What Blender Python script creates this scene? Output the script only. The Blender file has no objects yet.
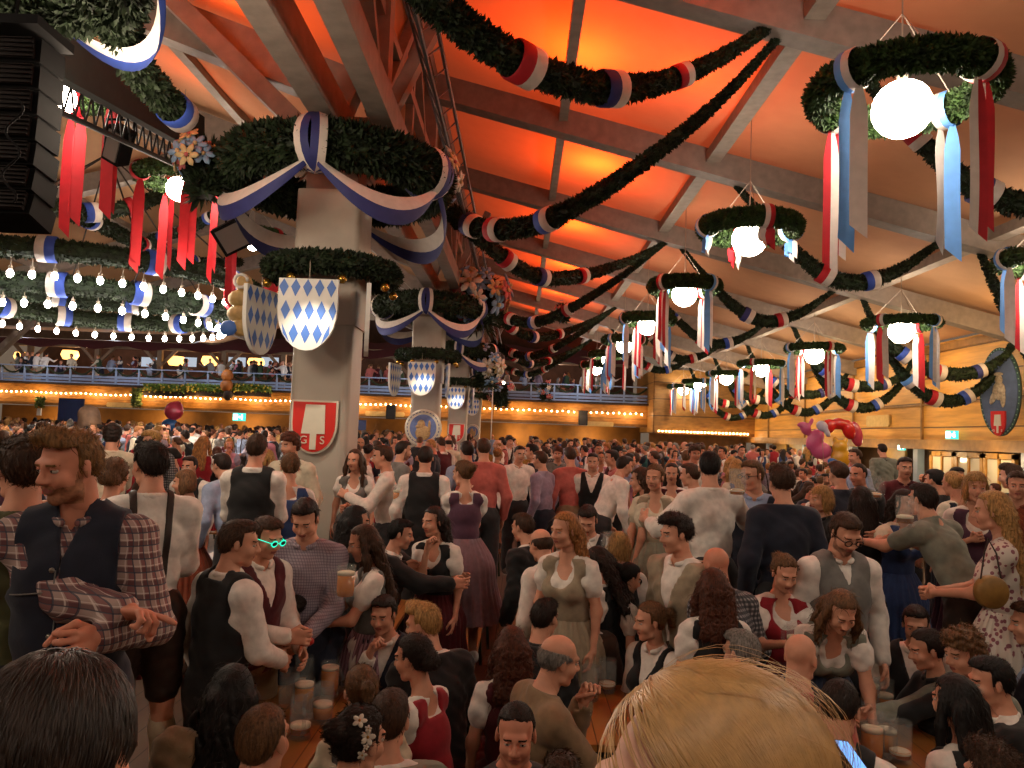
import bpy, bmesh, math, random
import numpy as np
from mathutils import Vector, Matrix, Euler

random.seed(11)
RNG = np.random.default_rng(5)
PI = math.pi
SC = bpy.context.scene
COL = SC.collection

# ------------------------------------------------------------------ camera
F_PX = 765.0
CAM = Vector((0, 0, 2.35))
R_CAM = (Matrix.Rotation(0.0125, 3, 'Z') @ Matrix.Rotation(PI/2 + math.radians(3.74), 3, 'X')
         @ Matrix.Rotation(math.radians(2.12), 3, 'Z'))
cam_data = bpy.data.cameras.new('camera')
cam_data.sensor_width = 36.0
cam_data.lens = F_PX/1024*36.0
cam_data.clip_start = 0.05
cam_data.clip_end = 200
cam = bpy.data.objects.new('camera', cam_data)
COL.objects.link(cam)
cam.matrix_world = Matrix.Translation(CAM) @ R_CAM.to_4x4()
SC.camera = cam


def at(px, py, d):
    """world point seen at pixel (px, py) at distance d along the hall (Y = d)"""
    v = R_CAM @ Vector(((px-512)/F_PX, -(py-384)/F_PX, -1))
    return CAM + v*(d/v.y)


# ------------------------------------------------------------------ world, exposure
w = bpy.data.worlds.new('world')
SC.world = w
w.use_nodes = True
bgn = w.node_tree.nodes['Background']
bgn.inputs[0].default_value = (1.0, 0.72, 0.5, 1)
bgn.inputs[1].default_value = 0.10
SC.view_settings.view_transform = 'Standard'
SC.view_settings.look = 'None'
SC.view_settings.gamma = 1
SC.view_settings.use_curve_mapping = False
SC.view_settings.exposure = 0.62


def lamp(kind, loc, energy, color, size=0.3, target=None, angle=60, blend=.8):
    l = bpy.data.lights.new('tent_or_fill_light', kind)
    l.energy = energy
    l.color = color
    if kind == 'AREA':
        l.size = size
    else:
        l.shadow_soft_size = size
    if kind == 'SPOT':
        l.spot_size = math.radians(angle)
        l.spot_blend = blend
    o = bpy.data.objects.new('tent_or_fill_light', l)
    COL.objects.link(o)
    o.location = loc
    if target is not None:
        dv = Vector(target)-Vector(loc)
        o.rotation_euler = dv.to_track_quat('-Z', 'Y').to_euler()
    return o


ORANGE = (1.0, 0.085, 0.008)
FRAMES = [4.3, 9.2, 14.1, 19.0, 23.9, 28.8, 33.7, 38.6]
# orange floodlights above the canvas shine through it onto the right aisle's roof
for i, (xx, yy, en) in enumerate([(1.3, 7.2, 520), (.9, 11.7, 480), (2.7, 11.4, 170), (2.2, 7.6, 150), (1.6, 16.3, 560), (1.5, 21.2, 520), (1.6, 26.2, 520), (1.6, 31.2, 520), (1.6, 36, 520)]):
    lamp('POINT', (xx, yy, 5.4+.25*(12.5-xx)+.85), en, ORANGE, .25)
for x, y, z, en in [(-3.3, 8.2, 7.75, 130), (-4.0, 7.0, 8.0, 190), (-5.6, 8.0, 8.6, 70), (-5.2, 11.5, 8.4, 40), (-9, 20, 9.8, 30)]:
    lamp('POINT', (x, y, z), en, (1.0, .12, .015), .25)

# ------------------------------------------------------------------ material helpers


def lin(hexs):
    hexs = hexs.lstrip('#')
    c = [int(hexs[i:i+2], 16)/255 for i in (0, 2, 4)]
    return tuple(((x+.055)/1.055)**2.4 if x > .04045 else x/12.92 for x in c)


MATS = {}


def mat(name, col, rough=.7, var=.12, scale=30, bump=0, metal=0, emit=0, stretch=None, spec=.4, trans=0, alpha=1, sheen=0):
    if name in MATS:
        return MATS[name]
    if isinstance(col, str):
        col = lin(col)
    m = bpy.data.materials.new(name)
    MATS[name] = m
    m.use_nodes = True
    nt = m.node_tree
    b = nt.nodes['Principled BSDF']
    b.inputs['Roughness'].default_value = rough
    b.inputs['Metallic'].default_value = metal
    b.inputs['Specular IOR Level'].default_value = spec
    b.inputs['Transmission Weight'].default_value = trans
    b.inputs['Alpha'].default_value = alpha
    b.inputs['Sheen Weight'].default_value = sheen
    b.inputs['Base Color'].default_value = (*col, 1)
    if emit:
        b.inputs['Emission Color'].default_value = (*col, 1)
        b.inputs['Emission Strength'].default_value = emit
        return m
    tc = nt.nodes.new('ShaderNodeTexCoord')
    mp = nt.nodes.new('ShaderNodeMapping')
    if stretch:
        mp.inputs['Scale'].default_value = stretch
    nz = nt.nodes.new('ShaderNodeTexNoise')
    nz.inputs['Scale'].default_value = scale
    nz.inputs['Detail'].default_value = 4
    nt.links.new(tc.outputs['Object'], mp.inputs[0])
    nt.links.new(mp.outputs[0], nz.inputs['Vector'])
    if var:
        mr = nt.nodes.new('ShaderNodeMapRange')
        mr.inputs[1].default_value = .3
        mr.inputs[2].default_value = .7
        mr.inputs[3].default_value = 1-var*1.6
        mr.inputs[4].default_value = 1+var
        mx = nt.nodes.new('ShaderNodeVectorMath')
        mx.operation = 'SCALE'
        mx.inputs[0].default_value = col
        nt.links.new(nz.outputs[0], mr.inputs[0])
        nt.links.new(mr.outputs[0], mx.inputs['Scale'])
        nt.links.new(mx.outputs[0], b.inputs['Base Color'])
    if bump:
        bp = nt.nodes.new('ShaderNodeBump')
        bp.inputs['Strength'].default_value = bump
        bp.inputs['Distance'].default_value = .01
        nt.links.new(nz.outputs[0], bp.inputs['Height'])
        nt.links.new(bp.outputs[0], b.inputs['Normal'])
    return m


def patt(name, func_cols, rough=.8):
    """checked / striped cloth: base colour, list of (axis, period, duty, colour, mix)"""
    if name in MATS:
        return MATS[name]
    base, lays = func_cols
    m = bpy.data.materials.new(name)
    MATS[name] = m
    m.use_nodes = True
    nt = m.node_tree
    b = nt.nodes['Principled BSDF']
    b.inputs['Roughness'].default_value = rough
    tc = nt.nodes.new('ShaderNodeTexCoord')
    sp = nt.nodes.new('ShaderNodeSeparateXYZ')
    nt.links.new(tc.outputs['Object'], sp.inputs[0])
    prev = None
    for ax, per, duty, col, fac in lays:
        if ax == 3:
            s0 = nt.nodes.new('ShaderNodeMath')
            s0.operation = 'ADD'
            nt.links.new(sp.outputs[0], s0.inputs[0])
            nt.links.new(sp.outputs[1], s0.inputs[1])
            src = s0.outputs[0]
        else:
            src = sp.outputs[ax]
        d = nt.nodes.new('ShaderNodeMath')
        d.operation = 'DIVIDE'
        nt.links.new(src, d.inputs[0])
        d.inputs[1].default_value = per
        fr = nt.nodes.new('ShaderNodeMath')
        fr.operation = 'FRACT'
        nt.links.new(d.outputs[0], fr.inputs[0])
        lt = nt.nodes.new('ShaderNodeMath')
        lt.operation = 'LESS_THAN'
        nt.links.new(fr.outputs[0], lt.inputs[0])
        lt.inputs[1].default_value = duty
        mu = nt.nodes.new('ShaderNodeMath')
        mu.operation = 'MULTIPLY'
        nt.links.new(lt.outputs[0], mu.inputs[0])
        mu.inputs[1].default_value = fac
        mx = nt.nodes.new('ShaderNodeMixRGB')
        nt.links.new(mu.outputs[0], mx.inputs[0])
        if prev is None:
            mx.inputs[1].default_value = (*lin(base), 1)
        else:
            nt.links.new(prev, mx.inputs[1])
        mx.inputs[2].default_value = (*lin(col), 1)
        prev = mx.outputs[0]
    nt.links.new(prev, b.inputs['Base Color'])
    return m


# ------------------------------------------------------------------ object helpers
def link(name, me, mats=(), parent=None, smooth=False):
    o = bpy.data.objects.new(name, me)
    COL.objects.link(o)
    if not isinstance(mats, (list, tuple)):
        mats = [mats]
    if len(me.materials) == 0:
        for m in mats:
            me.materials.append(m)
    if parent is not None:
        o.parent = parent
    if smooth and len(me.polygons):
        me.polygons.foreach_set('use_smooth', [True]*len(me.polygons))
    return o


def tag(o, label, cat, group=None, kind=None):
    if label:
        o['label'] = label
    if cat:
        o['category'] = cat
    if group:
        o['group'] = group
    if kind:
        o['kind'] = kind
    return o


def empty(name, loc=(0, 0, 0), rz=0):
    o = bpy.data.objects.new(name, None)
    COL.objects.link(o)
    o.empty_display_size = .1
    o.location = loc
    o.rotation_euler = (0, 0, rz)
    return o


class MB:
    """collects shapes into one mesh"""

    def __init__(s):
        s.v = []
        s.f = []
        s.m = []
        s.mi = 0

    def add(s, vs, fs, mi=None):
        n = len(s.v)
        s.v += [tuple(v) for v in vs]
        s.f += [tuple(n+i for i in f) for f in fs]
        s.m += [s.mi if mi is None else mi]*len(fs)
        return s

    def box(s, c, d, R=None, mi=None, bev=0):
        x, y, z = d[0]/2, d[1]/2, d[2]/2
        vs = [Vector((i*x, j*y, k*z)) for i in (-1, 1) for j in (-1, 1) for k in (-1, 1)]
        if R is not None:
            vs = [R @ v for v in vs]
        vs = [v+Vector(c) for v in vs]
        return s.add(vs, [(0, 1, 3, 2), (4, 6, 7, 5), (0, 4, 5, 1), (2, 3, 7, 6), (0, 2, 6, 4), (1, 5, 7, 3)], mi)

    def beam(s, a, b, wdt, hgt, up=(0, 0, 1), mi=None):
        a, b = Vector(a), Vector(b)
        d = b-a
        y = d.normalized()
        x = y.cross(Vector(up)).normalized()
        z = x.cross(y)
        R = Matrix((x, y, z)).transposed()
        return s.box((a+b)/2, (wdt, d.length, hgt), R, mi)

    def tube(s, pts, rad, n=8, mi=None, cap=True):
        pts = [Vector(p) for p in pts]
        if not hasattr(rad, '__len__'):
            rad = [rad]*len(pts)
        vs, fs = [], []
        up = Vector((0, 0, 1))
        x = None
        for i, p in enumerate(pts):
            t = (pts[min(i+1, len(pts)-1)]-pts[max(i-1, 0)]).normalized()
            if x is None:
                x = t.cross(up)
                if x.length < .01:
                    x = t.cross(Vector((1, 0, 0)))
            else:
                x = x-t*x.dot(t)
            x.normalize()
            z = x.cross(t)
            for k in range(n):
                a = 2*PI*k/n
                vs.append(p+(x*math.cos(a)+z*math.sin(a))*rad[i])
        for i in range(len(pts)-1):
            for k in range(n):
                k2 = (k+1) % n
                fs.append((i*n+k, i*n+k2, (i+1)*n+k2, (i+1)*n+k))
        if cap:
            fs.append(tuple(range(n))[::-1])
            fs.append(tuple((len(pts)-1)*n+k for k in range(n)))
        return s.add(vs, fs, mi)

    def lathe(s, prof, n=24, c=(0, 0, 0), mi=None, R=None):
        vs, fs = [], []
        c = Vector(c)
        for r, z in prof:
            for k in range(n):
                a = 2*PI*k/n
                v = Vector((r*math.cos(a), r*math.sin(a), z))
                if R is not None:
                    v = R @ v
                vs.append(v+c)
        for i in range(len(prof)-1):
            for k in range(n):
                k2 = (k+1) % n
                fs.append((i*n+k, i*n+k2, (i+1)*n+k2, (i+1)*n+k))
        return s.add(vs, fs, mi)

    def sphere(s, c, r, n=12, mi=None, R=None):
        if not hasattr(r, '__len__'):
            r = (r, r, r)
        vs, fs = [], []
        m = max(4, n//2)
        for i in range(m+1):
            t = PI*i/m
            for k in range(n):
                a = 2*PI*k/n
                v = Vector((r[0]*math.sin(t)*math.cos(a), r[1]*math.sin(t)*math.sin(a), r[2]*math.cos(t)))
                if R is not None:
                    v = R @ v
                vs.append(v+Vector(c))
        for i in range(m):
            for k in range(n):
                k2 = (k+1) % n
                fs.append((i*n+k, (i+1)*n+k, (i+1)*n+k2, i*n+k2))
        return s.add(vs, fs, mi)

    def prism(s, outline, t, M=None, mi=None):
        """outline: (x, z) list, thickness t along y, centred; M 4x4"""
        n = len(outline)
        vs = [Vector((x, -t/2, z)) for x, z in outline]+[Vector((x, t/2, z)) for x, z in outline]
        if M is not None:
            vs = [M @ v for v in vs]
        fs = [tuple(range(n)), tuple(range(2*n-1, n-1, -1))]
        for i in range(n):
            j = (i+1) % n
            fs.append((i, i+n, j+n, j))
        return s.add(vs, fs, mi)

    def build(s, name, mats, parent=None, smooth=False):
        me = bpy.data.meshes.new(name)
        me.from_pydata(s.v, [], s.f)
        if not isinstance(mats, (list, tuple)):
            mats = [mats]
        for m in mats:
            me.materials.append(m)
        me.polygons.foreach_set('material_index', s.m)
        if smooth:
            me.polygons.foreach_set('use_smooth', [True]*len(me.polygons))
        me.update()
        return link(name, me, (), parent)


def dup(root, loc=None, rz=None):
    r = root.copy()
    COL.objects.link(r)
    for ch in list(root.children):
        c = ch.copy()
        COL.objects.link(c)
        c.parent = r
        for g in list(ch.children):
            e = g.copy()
            COL.objects.link(e)
            e.parent = c
    if loc is not None:
        r.location = loc
    if rz is not None:
        r.rotation_euler.z = rz
    return r


# ------------------------------------------------------------------ signed-distance modeller
def cap(a, b, ra, rb=None):
    return ('c', np.array(a, np.float32), np.array(b, np.float32), ra, ra if rb is None else rb)


def ell(c, r, R=None):
    return ('e', np.array(c, np.float32), np.array(r, np.float32), None if R is None else np.array(R, np.float32))


def _bb(p):
    if p[0] == 'c':
        r = max(p[3], p[4])
        return np.minimum(p[1], p[2])-r, np.maximum(p[1], p[2])+r
    r = p[2].max() if p[3] is not None else p[2]
    return p[1]-r, p[1]+r


def _ev(p, X, Y, Z):
    if p[0] == 'c':
        a, b, ra, rb = p[1:]
        ab = b-a
        L = max(float(ab @ ab), 1e-9)
        px, py, pz = X-a[0], Y-a[1], Z-a[2]
        t = np.clip((px*ab[0]+py*ab[1]+pz*ab[2])/L, 0, 1)
        return np.sqrt((px-t*ab[0])**2+(py-t*ab[1])**2+(pz-t*ab[2])**2)-(ra+(rb-ra)*t)
    c, r, R = p[1:]
    px, py, pz = X-c[0], Y-c[1], Z-c[2]
    if R is not None:
        px, py, pz = (px*R[0, 0]+py*R[1, 0]+pz*R[2, 0], px*R[0, 1]+py*R[1, 1]+pz*R[2, 1], px*R[0, 2]+py*R[1, 2]+pz*R[2, 2])
    k0 = np.sqrt((px/r[0])**2+(py/r[1])**2+(pz/r[2])**2)
    k1 = np.sqrt((px/r[0]**2)**2+(py/r[1]**2)**2+(pz/r[2]**2)**2)+1e-6
    return k0*(k0-1)/k1


def sdf_mesh(adds, h, k=.03, subs=(), ksub=.01, clips=(), disp=None, pad=.0):
    """returns (verts Nx3, quads Mx4) of the smooth union"""
    bbs = [_bb(p) for p in adds]
    lo = np.min([b[0] for b in bbs], 0)-2.5*h-pad
    hi = np.max([b[1] for b in bbs], 0)+2.5*h+pad
    n = np.ceil((hi-lo)/h).astype(int)+1
    ax = [(lo[i]+h*np.arange(n[i])).astype(np.float32) for i in range(3)]
    F = np.full(n, 1.0, np.float32)

    def sub(bb, m):
        i0 = np.clip(np.floor((bb[0]-m-lo)/h).astype(int), 0, n)
        i1 = np.clip(np.ceil((bb[1]+m-lo)/h).astype(int)+1, 0, n)
        s = tuple(slice(i0[i], i1[i]) for i in range(3))
        return s, ax[0][s[0]][:, None, None], ax[1][s[1]][None, :, None], ax[2][s[2]][None, None, :]
    for p, bb in zip(adds, bbs):
        s, X, Y, Z = sub(bb, k+2*h)
        d = _ev(p, X, Y, Z)
        A = F[s]
        hh = np.maximum(k-np.abs(A-d), 0)/k
        F[s] = np.minimum(A, d)-hh*hh*k*.25
    for p in subs:
        s, X, Y, Z = sub(_bb(p), ksub+2*h)
        d = -_ev(p, X, Y, Z)
        A = F[s]
        hh = np.maximum(ksub-np.abs(A-d), 0)/ksub
        F[s] = np.maximum(A, d)+hh*hh*ksub*.25
    X, Y, Z = ax[0][:, None, None], ax[1][None, :, None], ax[2][None, None, :]
    if disp is not None:
        F = F+disp(X, Y, Z)
    for c in clips:
        F = np.maximum(F, c(X, Y, Z))
    F[0], F[-1] = 1, 1
    F[:, 0], F[:, -1] = 1, 1
    F[:, :, 0], F[:, :, -1] = 1, 1
    S = F < 0
    cnt = np.zeros(tuple(n-1), np.int8)
    offs = [(i, j, l) for i in (0, 1) for j in (0, 1) for l in (0, 1)]
    N0, N1, N2 = n-1
    for i, j, l in offs:
        cnt += S[i:i+N0, j:j+N1, l:l+N2]
    act = (cnt > 0) & (cnt < 8)
    idx = np.argwhere(act)
    if len(idx) == 0:
        return np.zeros((0, 3)), np.zeros((0, 4), int)
    V = np.stack([F[idx[:, 0]+i, idx[:, 1]+j, idx[:, 2]+l] for i, j, l in offs], 1)
    offa = np.array(offs, np.float32)
    acc = np.zeros((len(idx), 3), np.float32)
    c = np.zeros(len(idx), np.float32)
    for a in range(8):
        for b in range(a+1, 8):
            if abs(offa[a]-offa[b]).sum() == 1:
                m = (V[:, a] < 0) != (V[:, b] < 0)
                t = V[m, a]/(V[m, a]-V[m, b])
                acc[m] += offa[a]+(offa[b]-offa[a])*t[:, None]
                c[m] += 1
    verts = lo+h*(idx+acc/c[:, None])
    imap = np.full(tuple(n-1), -1, np.int32)
    imap[idx[:, 0], idx[:, 1], idx[:, 2]] = np.arange(len(idx))
    quads = []
    for axn in range(3):
        u, v = [(1, 2), (2, 0), (0, 1)][axn]
        s0 = [slice(1, -1)]*3
        s1 = [slice(1, -1)]*3
        s0[axn] = slice(0, -1)
        s1[axn] = slice(1, None)
        A, B = S[tuple(s0)], S[tuple(s1)]
        for flip, M in ((0, A & ~B), (1, ~A & B)):
            e = np.argwhere(M)
            if len(e) == 0:
                continue
            e = e+1
            e[:, axn] -= 1
            q = []
            for du, dv in ((0, 0), (-1, 0), (-1, -1), (0, -1)):
                g = e.copy()
                g[:, u] += du
                g[:, v] += dv
                q.append(imap[g[:, 0], g[:, 1], g[:, 2]])
            q = np.stack(q, 1)
            if flip:
                q = q[:, ::-1]
            quads.append(q)
    return verts, np.concatenate(quads)


def np_mesh(name, parts, mats):
    """parts: list of (verts, faces (n,3|4), matidx scalar or array)"""
    vs, lp, ls, mi = [], [], [], []
    off = 0
    for v, f, m in parts:
        if len(v) == 0:
            continue
        vs.append(v)
        f = np.asarray(f)
        lp.append((f+off).ravel())
        ls.append(np.full(len(f), f.shape[1]))
        mi.append(np.full(len(f), m) if np.isscalar(m) else m)
        off += len(v)
    vs = np.concatenate(vs).astype(np.float32)
    lp = np.concatenate(lp).astype(np.int32)
    ls = np.concatenate(ls)
    mi = np.concatenate(mi).astype(np.int32)
    me = bpy.data.meshes.new(name)
    me.vertices.add(len(vs))
    me.vertices.foreach_set('co', vs.ravel())
    me.loops.add(len(lp))
    me.loops.foreach_set('vertex_index', lp)
    me.polygons.add(len(ls))
    st = np.concatenate([[0], np.cumsum(ls)[:-1]]).astype(np.int32)
    me.polygons.foreach_set('loop_start', st)
    for m in mats:
        me.materials.append(m)
    me.polygons.foreach_set('material_index', mi)
    me.polygons.foreach_set('use_smooth', np.ones(len(ls), bool))
    me.update(calc_edges=True)
    return me
# ================================================================== PEOPLE
A3 = lambda *v: np.array(v, float)


def rotm(rx=0, ry=0, rz=0):
    return np.array(Matrix.Rotation(rz, 3, 'Z') @ Matrix.Rotation(ry, 3, 'Y') @ Matrix.Rotation(rx, 3, 'X'))


_heads = {}


def head_tpl(fem, h, mouth_open=False):
    key = (fem, h, mouth_open)
    if key in _heads:
        return _heads[key]
    s = -1
    A = [ell((0, -.012, .035), (.074, .093, .083)),
         ell((0, .022, -.030), (.060 if fem else .064, .068, .082)),
         ell((0, .055, -.098), (.020 if fem else .026, .022, .020)),
         cap((-.045, .015, -.085), (0, .058, -.100), .018, .018), cap((.045, .015, -.085), (0, .058, -.100), .018, .018),
         ell((-.036, .058, -.035), (.026, .026, .026)), ell((.036, .058, -.035), (.026, .026, .026)),
         cap((-.034, .078, .022), (.034, .078, .022), .013 if fem else .015),
         cap((0, -.025, -.03), (0, -.03, -.135), .050 if fem else .057),
         ]
    B = [cap((0, .088, .012), (0, .109, -.030), .0065, .0115), ell((-.012, .097, -.036), (.008, .010, .007)), ell((.012, .097, -.036), (.008, .010, .007))]
    C = [cap((-.015, .085, -.0605), (.015, .085, -.0605), .0042), cap((-.011, .084, -.0715), (.011, .084, -.0715), .0055)]
    ears = []
    for sx in (-1, 1):
        ears += [ell((sx*.077, -.008, -.008), (.008, .018, .031), rotm(.15, 0, sx*-.35))]
    subs = [ell((-.031, .104, .001), (.019, .020, .0125)), ell((.031, .104, .001), (.019, .020, .0125))]
    lids = [ell((-.031, .0735, .001), (.0155, .0155, .013)), ell((.031, .0735, .001), (.0155, .0155, .013))]
    if mouth_open:
        subs.append(ell((0, .100, -.067), (.012, .02, .006)))
    else:
        subs.append(cap((-.02, .095, -.0665), (.02, .095, -.0665), .0012))
    v, q = sdf_mesh(A+B+C+ears, h, k=.016, subs=subs, ksub=.012)
    if h < .006:
        pass
    c = v[q].mean(1)
    mi = np.zeros(len(q), int)
    x, y, z = np.abs(c[:, 0]), c[:, 1], c[:, 2]
    lipr = (x < .0225) & (y > .076) & (z < -.0575-x*.12) & (z > -.0775+x*.42)
    mi[lipr] = 1
    brow = (x > .012) & (x < .048) & (y > .06) & (z > .0165-.0*x) & (z < .0245 if h < .01 else z < .027)
    mi[brow] = 4
    jaw = (z < -.056-x*.0) & (y > -.005) & (z > -.125) & (z < .30*x-.071+np.abs(np.sin(x*900))*.002) & ~lipr | (y > .06) & (x < .03) & (z < -.079) & (z > -.125)
    stache = (x < .028) & (y > .07) & (z < -.0475) & (z > -.057-x*.5)
    sid = (x > .05) & (z < -.01) & (z > -.08) & (y > -.002) & (y < .018-.25*z)
    mi[(jaw | stache | sid) & ~lipr] = 5
    parts = [(v, q, mi)]
    # eyeballs and iris
    mb = MB()
    for sx in (-1, 1):
        mb.sphere((sx*.031, .0765, .000), (.0145, .0125, .0095), 10, 2)
        mb.sphere((sx*.031, .0845, .0005), (.0058, .0058, .0058), 8, 3)
    parts.append((np.array(mb.v), None, mb))
    out = []
    out.append((v, q, mi))
    ev = np.array(mb.v)
    ef = np.array(mb.f)
    out.append((ev, ef, np.array(mb.m)))
    # upper eyelid
    A2 = []
    for sx in (-1, 1):
        A2.append(cap((sx*.031-.013, .080, .0060), (sx*.031, .0885, .0085), .0035, .004))
        A2.append(cap((sx*.031+.013, .080, .0060), (sx*.031, .0885, .0085), .0035, .004))
    if h < .009:
        v2, q2 = sdf_mesh(A2, .0028, k=.003)
        out.append((v2, q2, np.zeros(len(q2), int)))
    _heads[key] = out
    return out


_hands = {}


def hand_tpl(kind, h, side):
    key = (kind, h, side)
    if key in _hands:
        return _hands[key]
    curl = {'relax': .45, 'grip': 1.15, 'flat': .12, 'point': .9}[kind]
    A = [cap((0, -.03, 0), (0, .012, 0), .024, .026), ell((-.018, .05, 0), (.024, .046, .0145)), ell((.018, .05, 0), (.024, .046, .0145)),
         ell((0, .035, -.003), (.034, .036, .016))]
    for i, (x, L) in enumerate(((-.032, .064), (-.011, .076), (.011, .080), (.032, .072))):
        # thumb is at +x, so the index finger is the one at x = .032
        c = curl*(1+.12*(3-i))
        if kind == 'point' and i == 3:
            c = .1
        p = A3(x, .088, 0)
        a = c*.6
        seg = (.42, .33, .25)
        r = (.0095, .0088, .0080, .0068)
        sp = (x/.032)*.08
        for j in range(3):
            d = A3(sp, math.cos(a), -math.sin(a))
            e = p+d*L*seg[j]
            A.append(cap(p, e, r[j], r[j+1]))
            p = e
            a += c
    # thumb from the side of the palm near its base
    t0, t1 = A3(.026, .018, -.006), A3(.052, .048, -.014-.01*curl)
    t2 = t1+A3(.010-.022*curl, .032, -.010-.018*curl)
    t3 = t2+A3(-.004-.020*curl, .024, -.006-.010*curl)
    A += [cap(t0, t1, .015, .0115), cap(t1, t2, .0108, .0098), cap(t2, t3, .0096, .0078)]
    v, q = sdf_mesh(A, h, k=.006)
    if side > 0:      # right hand: mirror so the thumb is at -x
        v = v*np.array([-1, 1, 1])
        q = q[:, ::-1]
    _hands[key] = (v, q)
    return _hands[key]


def strand_noise(X, Y, Z, f=1.0, amp=.003, seed=0):
    a = np.arctan2(X, -Y+.02)
    return amp*(np.sin(a*38*f+seed+6*np.sin(Z*30+seed))*.6+np.sin(a*71*f+4*np.sin(Z*47+seed*2)+1.3)*.4)


_hairs = {}


def hair_tpl(style, h):
    key = (style, h)
    if key in _hairs:
        return _hairs[key]
    A, subs, clips = [], [], []
    amp, k = .0035, .02
    disp = None
    cr = ell((0, -.014, .038), (.081, .101, .090))

    def face_clip(hl=.066, back=-.075, side=.012, burn=-.03):
        # hairline: nothing forward of the temples below the hairline, nothing under the nape
        def f(X, Y, Z):
            front = np.minimum((Y-side)*.9, (hl-Z)*.8-(np.abs(X)*.25))
            nape = (back-Z)+0*X
            ear = np.minimum(burn-Z, (Y+.035))+0*X
            return np.maximum(np.maximum(front, nape), ear)
        return f
    if style == 'short':
        A = [cr, ell((0, .03, .085), (.062, .062, .042)), ell((0, -.05, .01), (.074, .066, .08))]
        clips = [face_clip(.090, -.072, .018, -.012)]
    elif style == 'buzz':
        A = [ell((0, -.014, .037), (.077, .097, .087)), ell((0, -.05, .01), (.069, .060, .078))]
        clips = [face_clip(.092, -.07, .016, -.012)]
        amp = .001
    elif style == 'quiff':
        A = [cr, ell((.012, .045, .108), (.058, .058, .034), rotm(.15, .12, .2)), ell((-.03, .04, .09), (.04, .05, .035)),
             ell((0, -.05, .01), (.070, .062, .078))]
        clips = [face_clip(.092, -.068, .016, -.010)]
    elif style == 'tousled':
        A = [cr, ell((0, .02, .10), (.075, .075, .045)), ell((0, -.05, .03), (.084, .075, .085)), ell((.03, .07, .085), (.04, .03, .03))]
        clips = [face_clip(.080, -.080, .02, -.016)]
        amp = .006
    elif style == 'curlyshort':
        A = [ell((0, -.01, .055), (.095, .108, .098)), ell((0, .04, .10), (.065, .055, .045)), ell((0, -.05, .0), (.085, .07, .08))]
        clips = [face_clip(.066, -.085, .02, -.02)]
        amp = .0
        disp = lambda X, Y, Z: .007*(np.sin(X*150+3*np.sin(Z*90))*np.sin(Y*140+2*np.sin(X*70))+np.sin(Z*150+2*np.sin(Y*80)))
    elif style == 'fringe':      # bald crown with a band of hair round the sides
        A = [ell((0, -.022, .010), (.083, .092, .075))]
        clips = [face_clip(.03, -.072, -.0, -.012), lambda X, Y, Z: (Z-.045+.0*X)+0*Y]
        amp = .0015
    elif style in ('long', 'longwavy', 'longcurly', 'longback'):
        w = .010 if style == 'long' else .022
        L = {'long': -.36, 'longwavy': -.42, 'longcurly': -.30, 'longback': -.45}[style]
        A = [cr, ell((0, -.045, .0), (.082+w*.6, .075, .09))]
        for x in (-.06, -.03, 0, .03, .06):
            A.append(cap((x, -.075, -.02), (x*(1.25+w*8), -.105, L*(1-abs(x)*1.2)), .040+w*.4, .022+w*.6))
        if style != 'longback':
            for sx in (-1, 1):
                A += [cap((sx*.078, .0, .02), (sx*(.086+w), .012, -.10), .018+w*.3, .020+w*.3), cap((sx*(.086+w), .012, -.10), (sx*(.092+w), .03, L*.72), .022+w*.3, .012+w*.3)]
        clips = [lambda X, Y, Z: np.minimum(np.minimum(Y-.015, (.088-Z)*.8-np.abs(X)*.22), .070-np.abs(X)), lambda X, Y, Z: np.minimum(np.minimum(Y+.03, -.11-Z), .062-np.abs(X))]
        amp = .004
        if w > .011:
            s = 26 if style == 'longwavy' else 60
            disp = (lambda X, Y, Z: .005*np.clip((.06-Z)*8, 0, 1)*(np.sin(Z*60+4*np.sin(X*55)+3*np.sin(Y*45))+.7*np.sin(X*170+3*np.sin(Z*40)))) if s == 26 else (lambda X, Y, Z: .008*np.clip((.09-Z)*8, 0, 1)*(np.sin(X*130+3*np.sin(Z*80))*np.sin(Z*110+2*np.sin(Y*90))+.6*np.sin(Y*140+2*np.sin(Z*60))))
    elif style in ('bun', 'ponytail', 'updo', 'braid'):
        A = [cr, ell((0, -.045, .012), (.079, .068, .082))]
        clips = [face_clip(.088, -.062, .020, -.008)]
        B = []
        if style == 'bun':
            B = [ell((0, -.128, .045), (.046, .036, .042)), cap((0, -.09, .04), (0, -.12, .045), .03)]
        elif style == 'updo':
            B = [ell((0, -.105, -.02), (.062, .050, .055)), ell((.035, -.10, -.04), (.03, .03, .03)), ell((-.035, -.10, -.03), (.03, .03, .03))]
        elif style == 'braid':
            for i in range(7):
                B.append(ell((.008*(-1)**i, -.115-.006*i, .02-.035*i), (.024-.0015*i, .02, .024)))
        else:
            B = [cap((0, -.10, .05), (0, -.15, .03), .022, .028), cap((0, -.15, .03), (0, -.165, -.13), .030, .022), cap((0, -.165, -.13), (0, -.15, -.20), .022, .008)]
        A += B
        amp = .003
    elif style == 'bob':
        A = [cr, ell((0, -.04, -.02), (.094, .075, .10)), ell((.075, .0, -.05), (.024, .04, .075)), ell((-.075, .0, -.05), (.024, .04, .075))]
        clips = [lambda X, Y, Z: np.minimum(np.minimum(Y-.03, (.060-Z)*.8-np.abs(X)*.15), .070-np.abs(X)), lambda X, Y, Z: (-.12-Z)+0*X+0*Y]
    elif style == 'hat':
        A = [ell((0, -.015, .085), (.082, .1, .05)), ell((0, -.0, .07), (.13, .15, .012))]
        amp = 0
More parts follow.
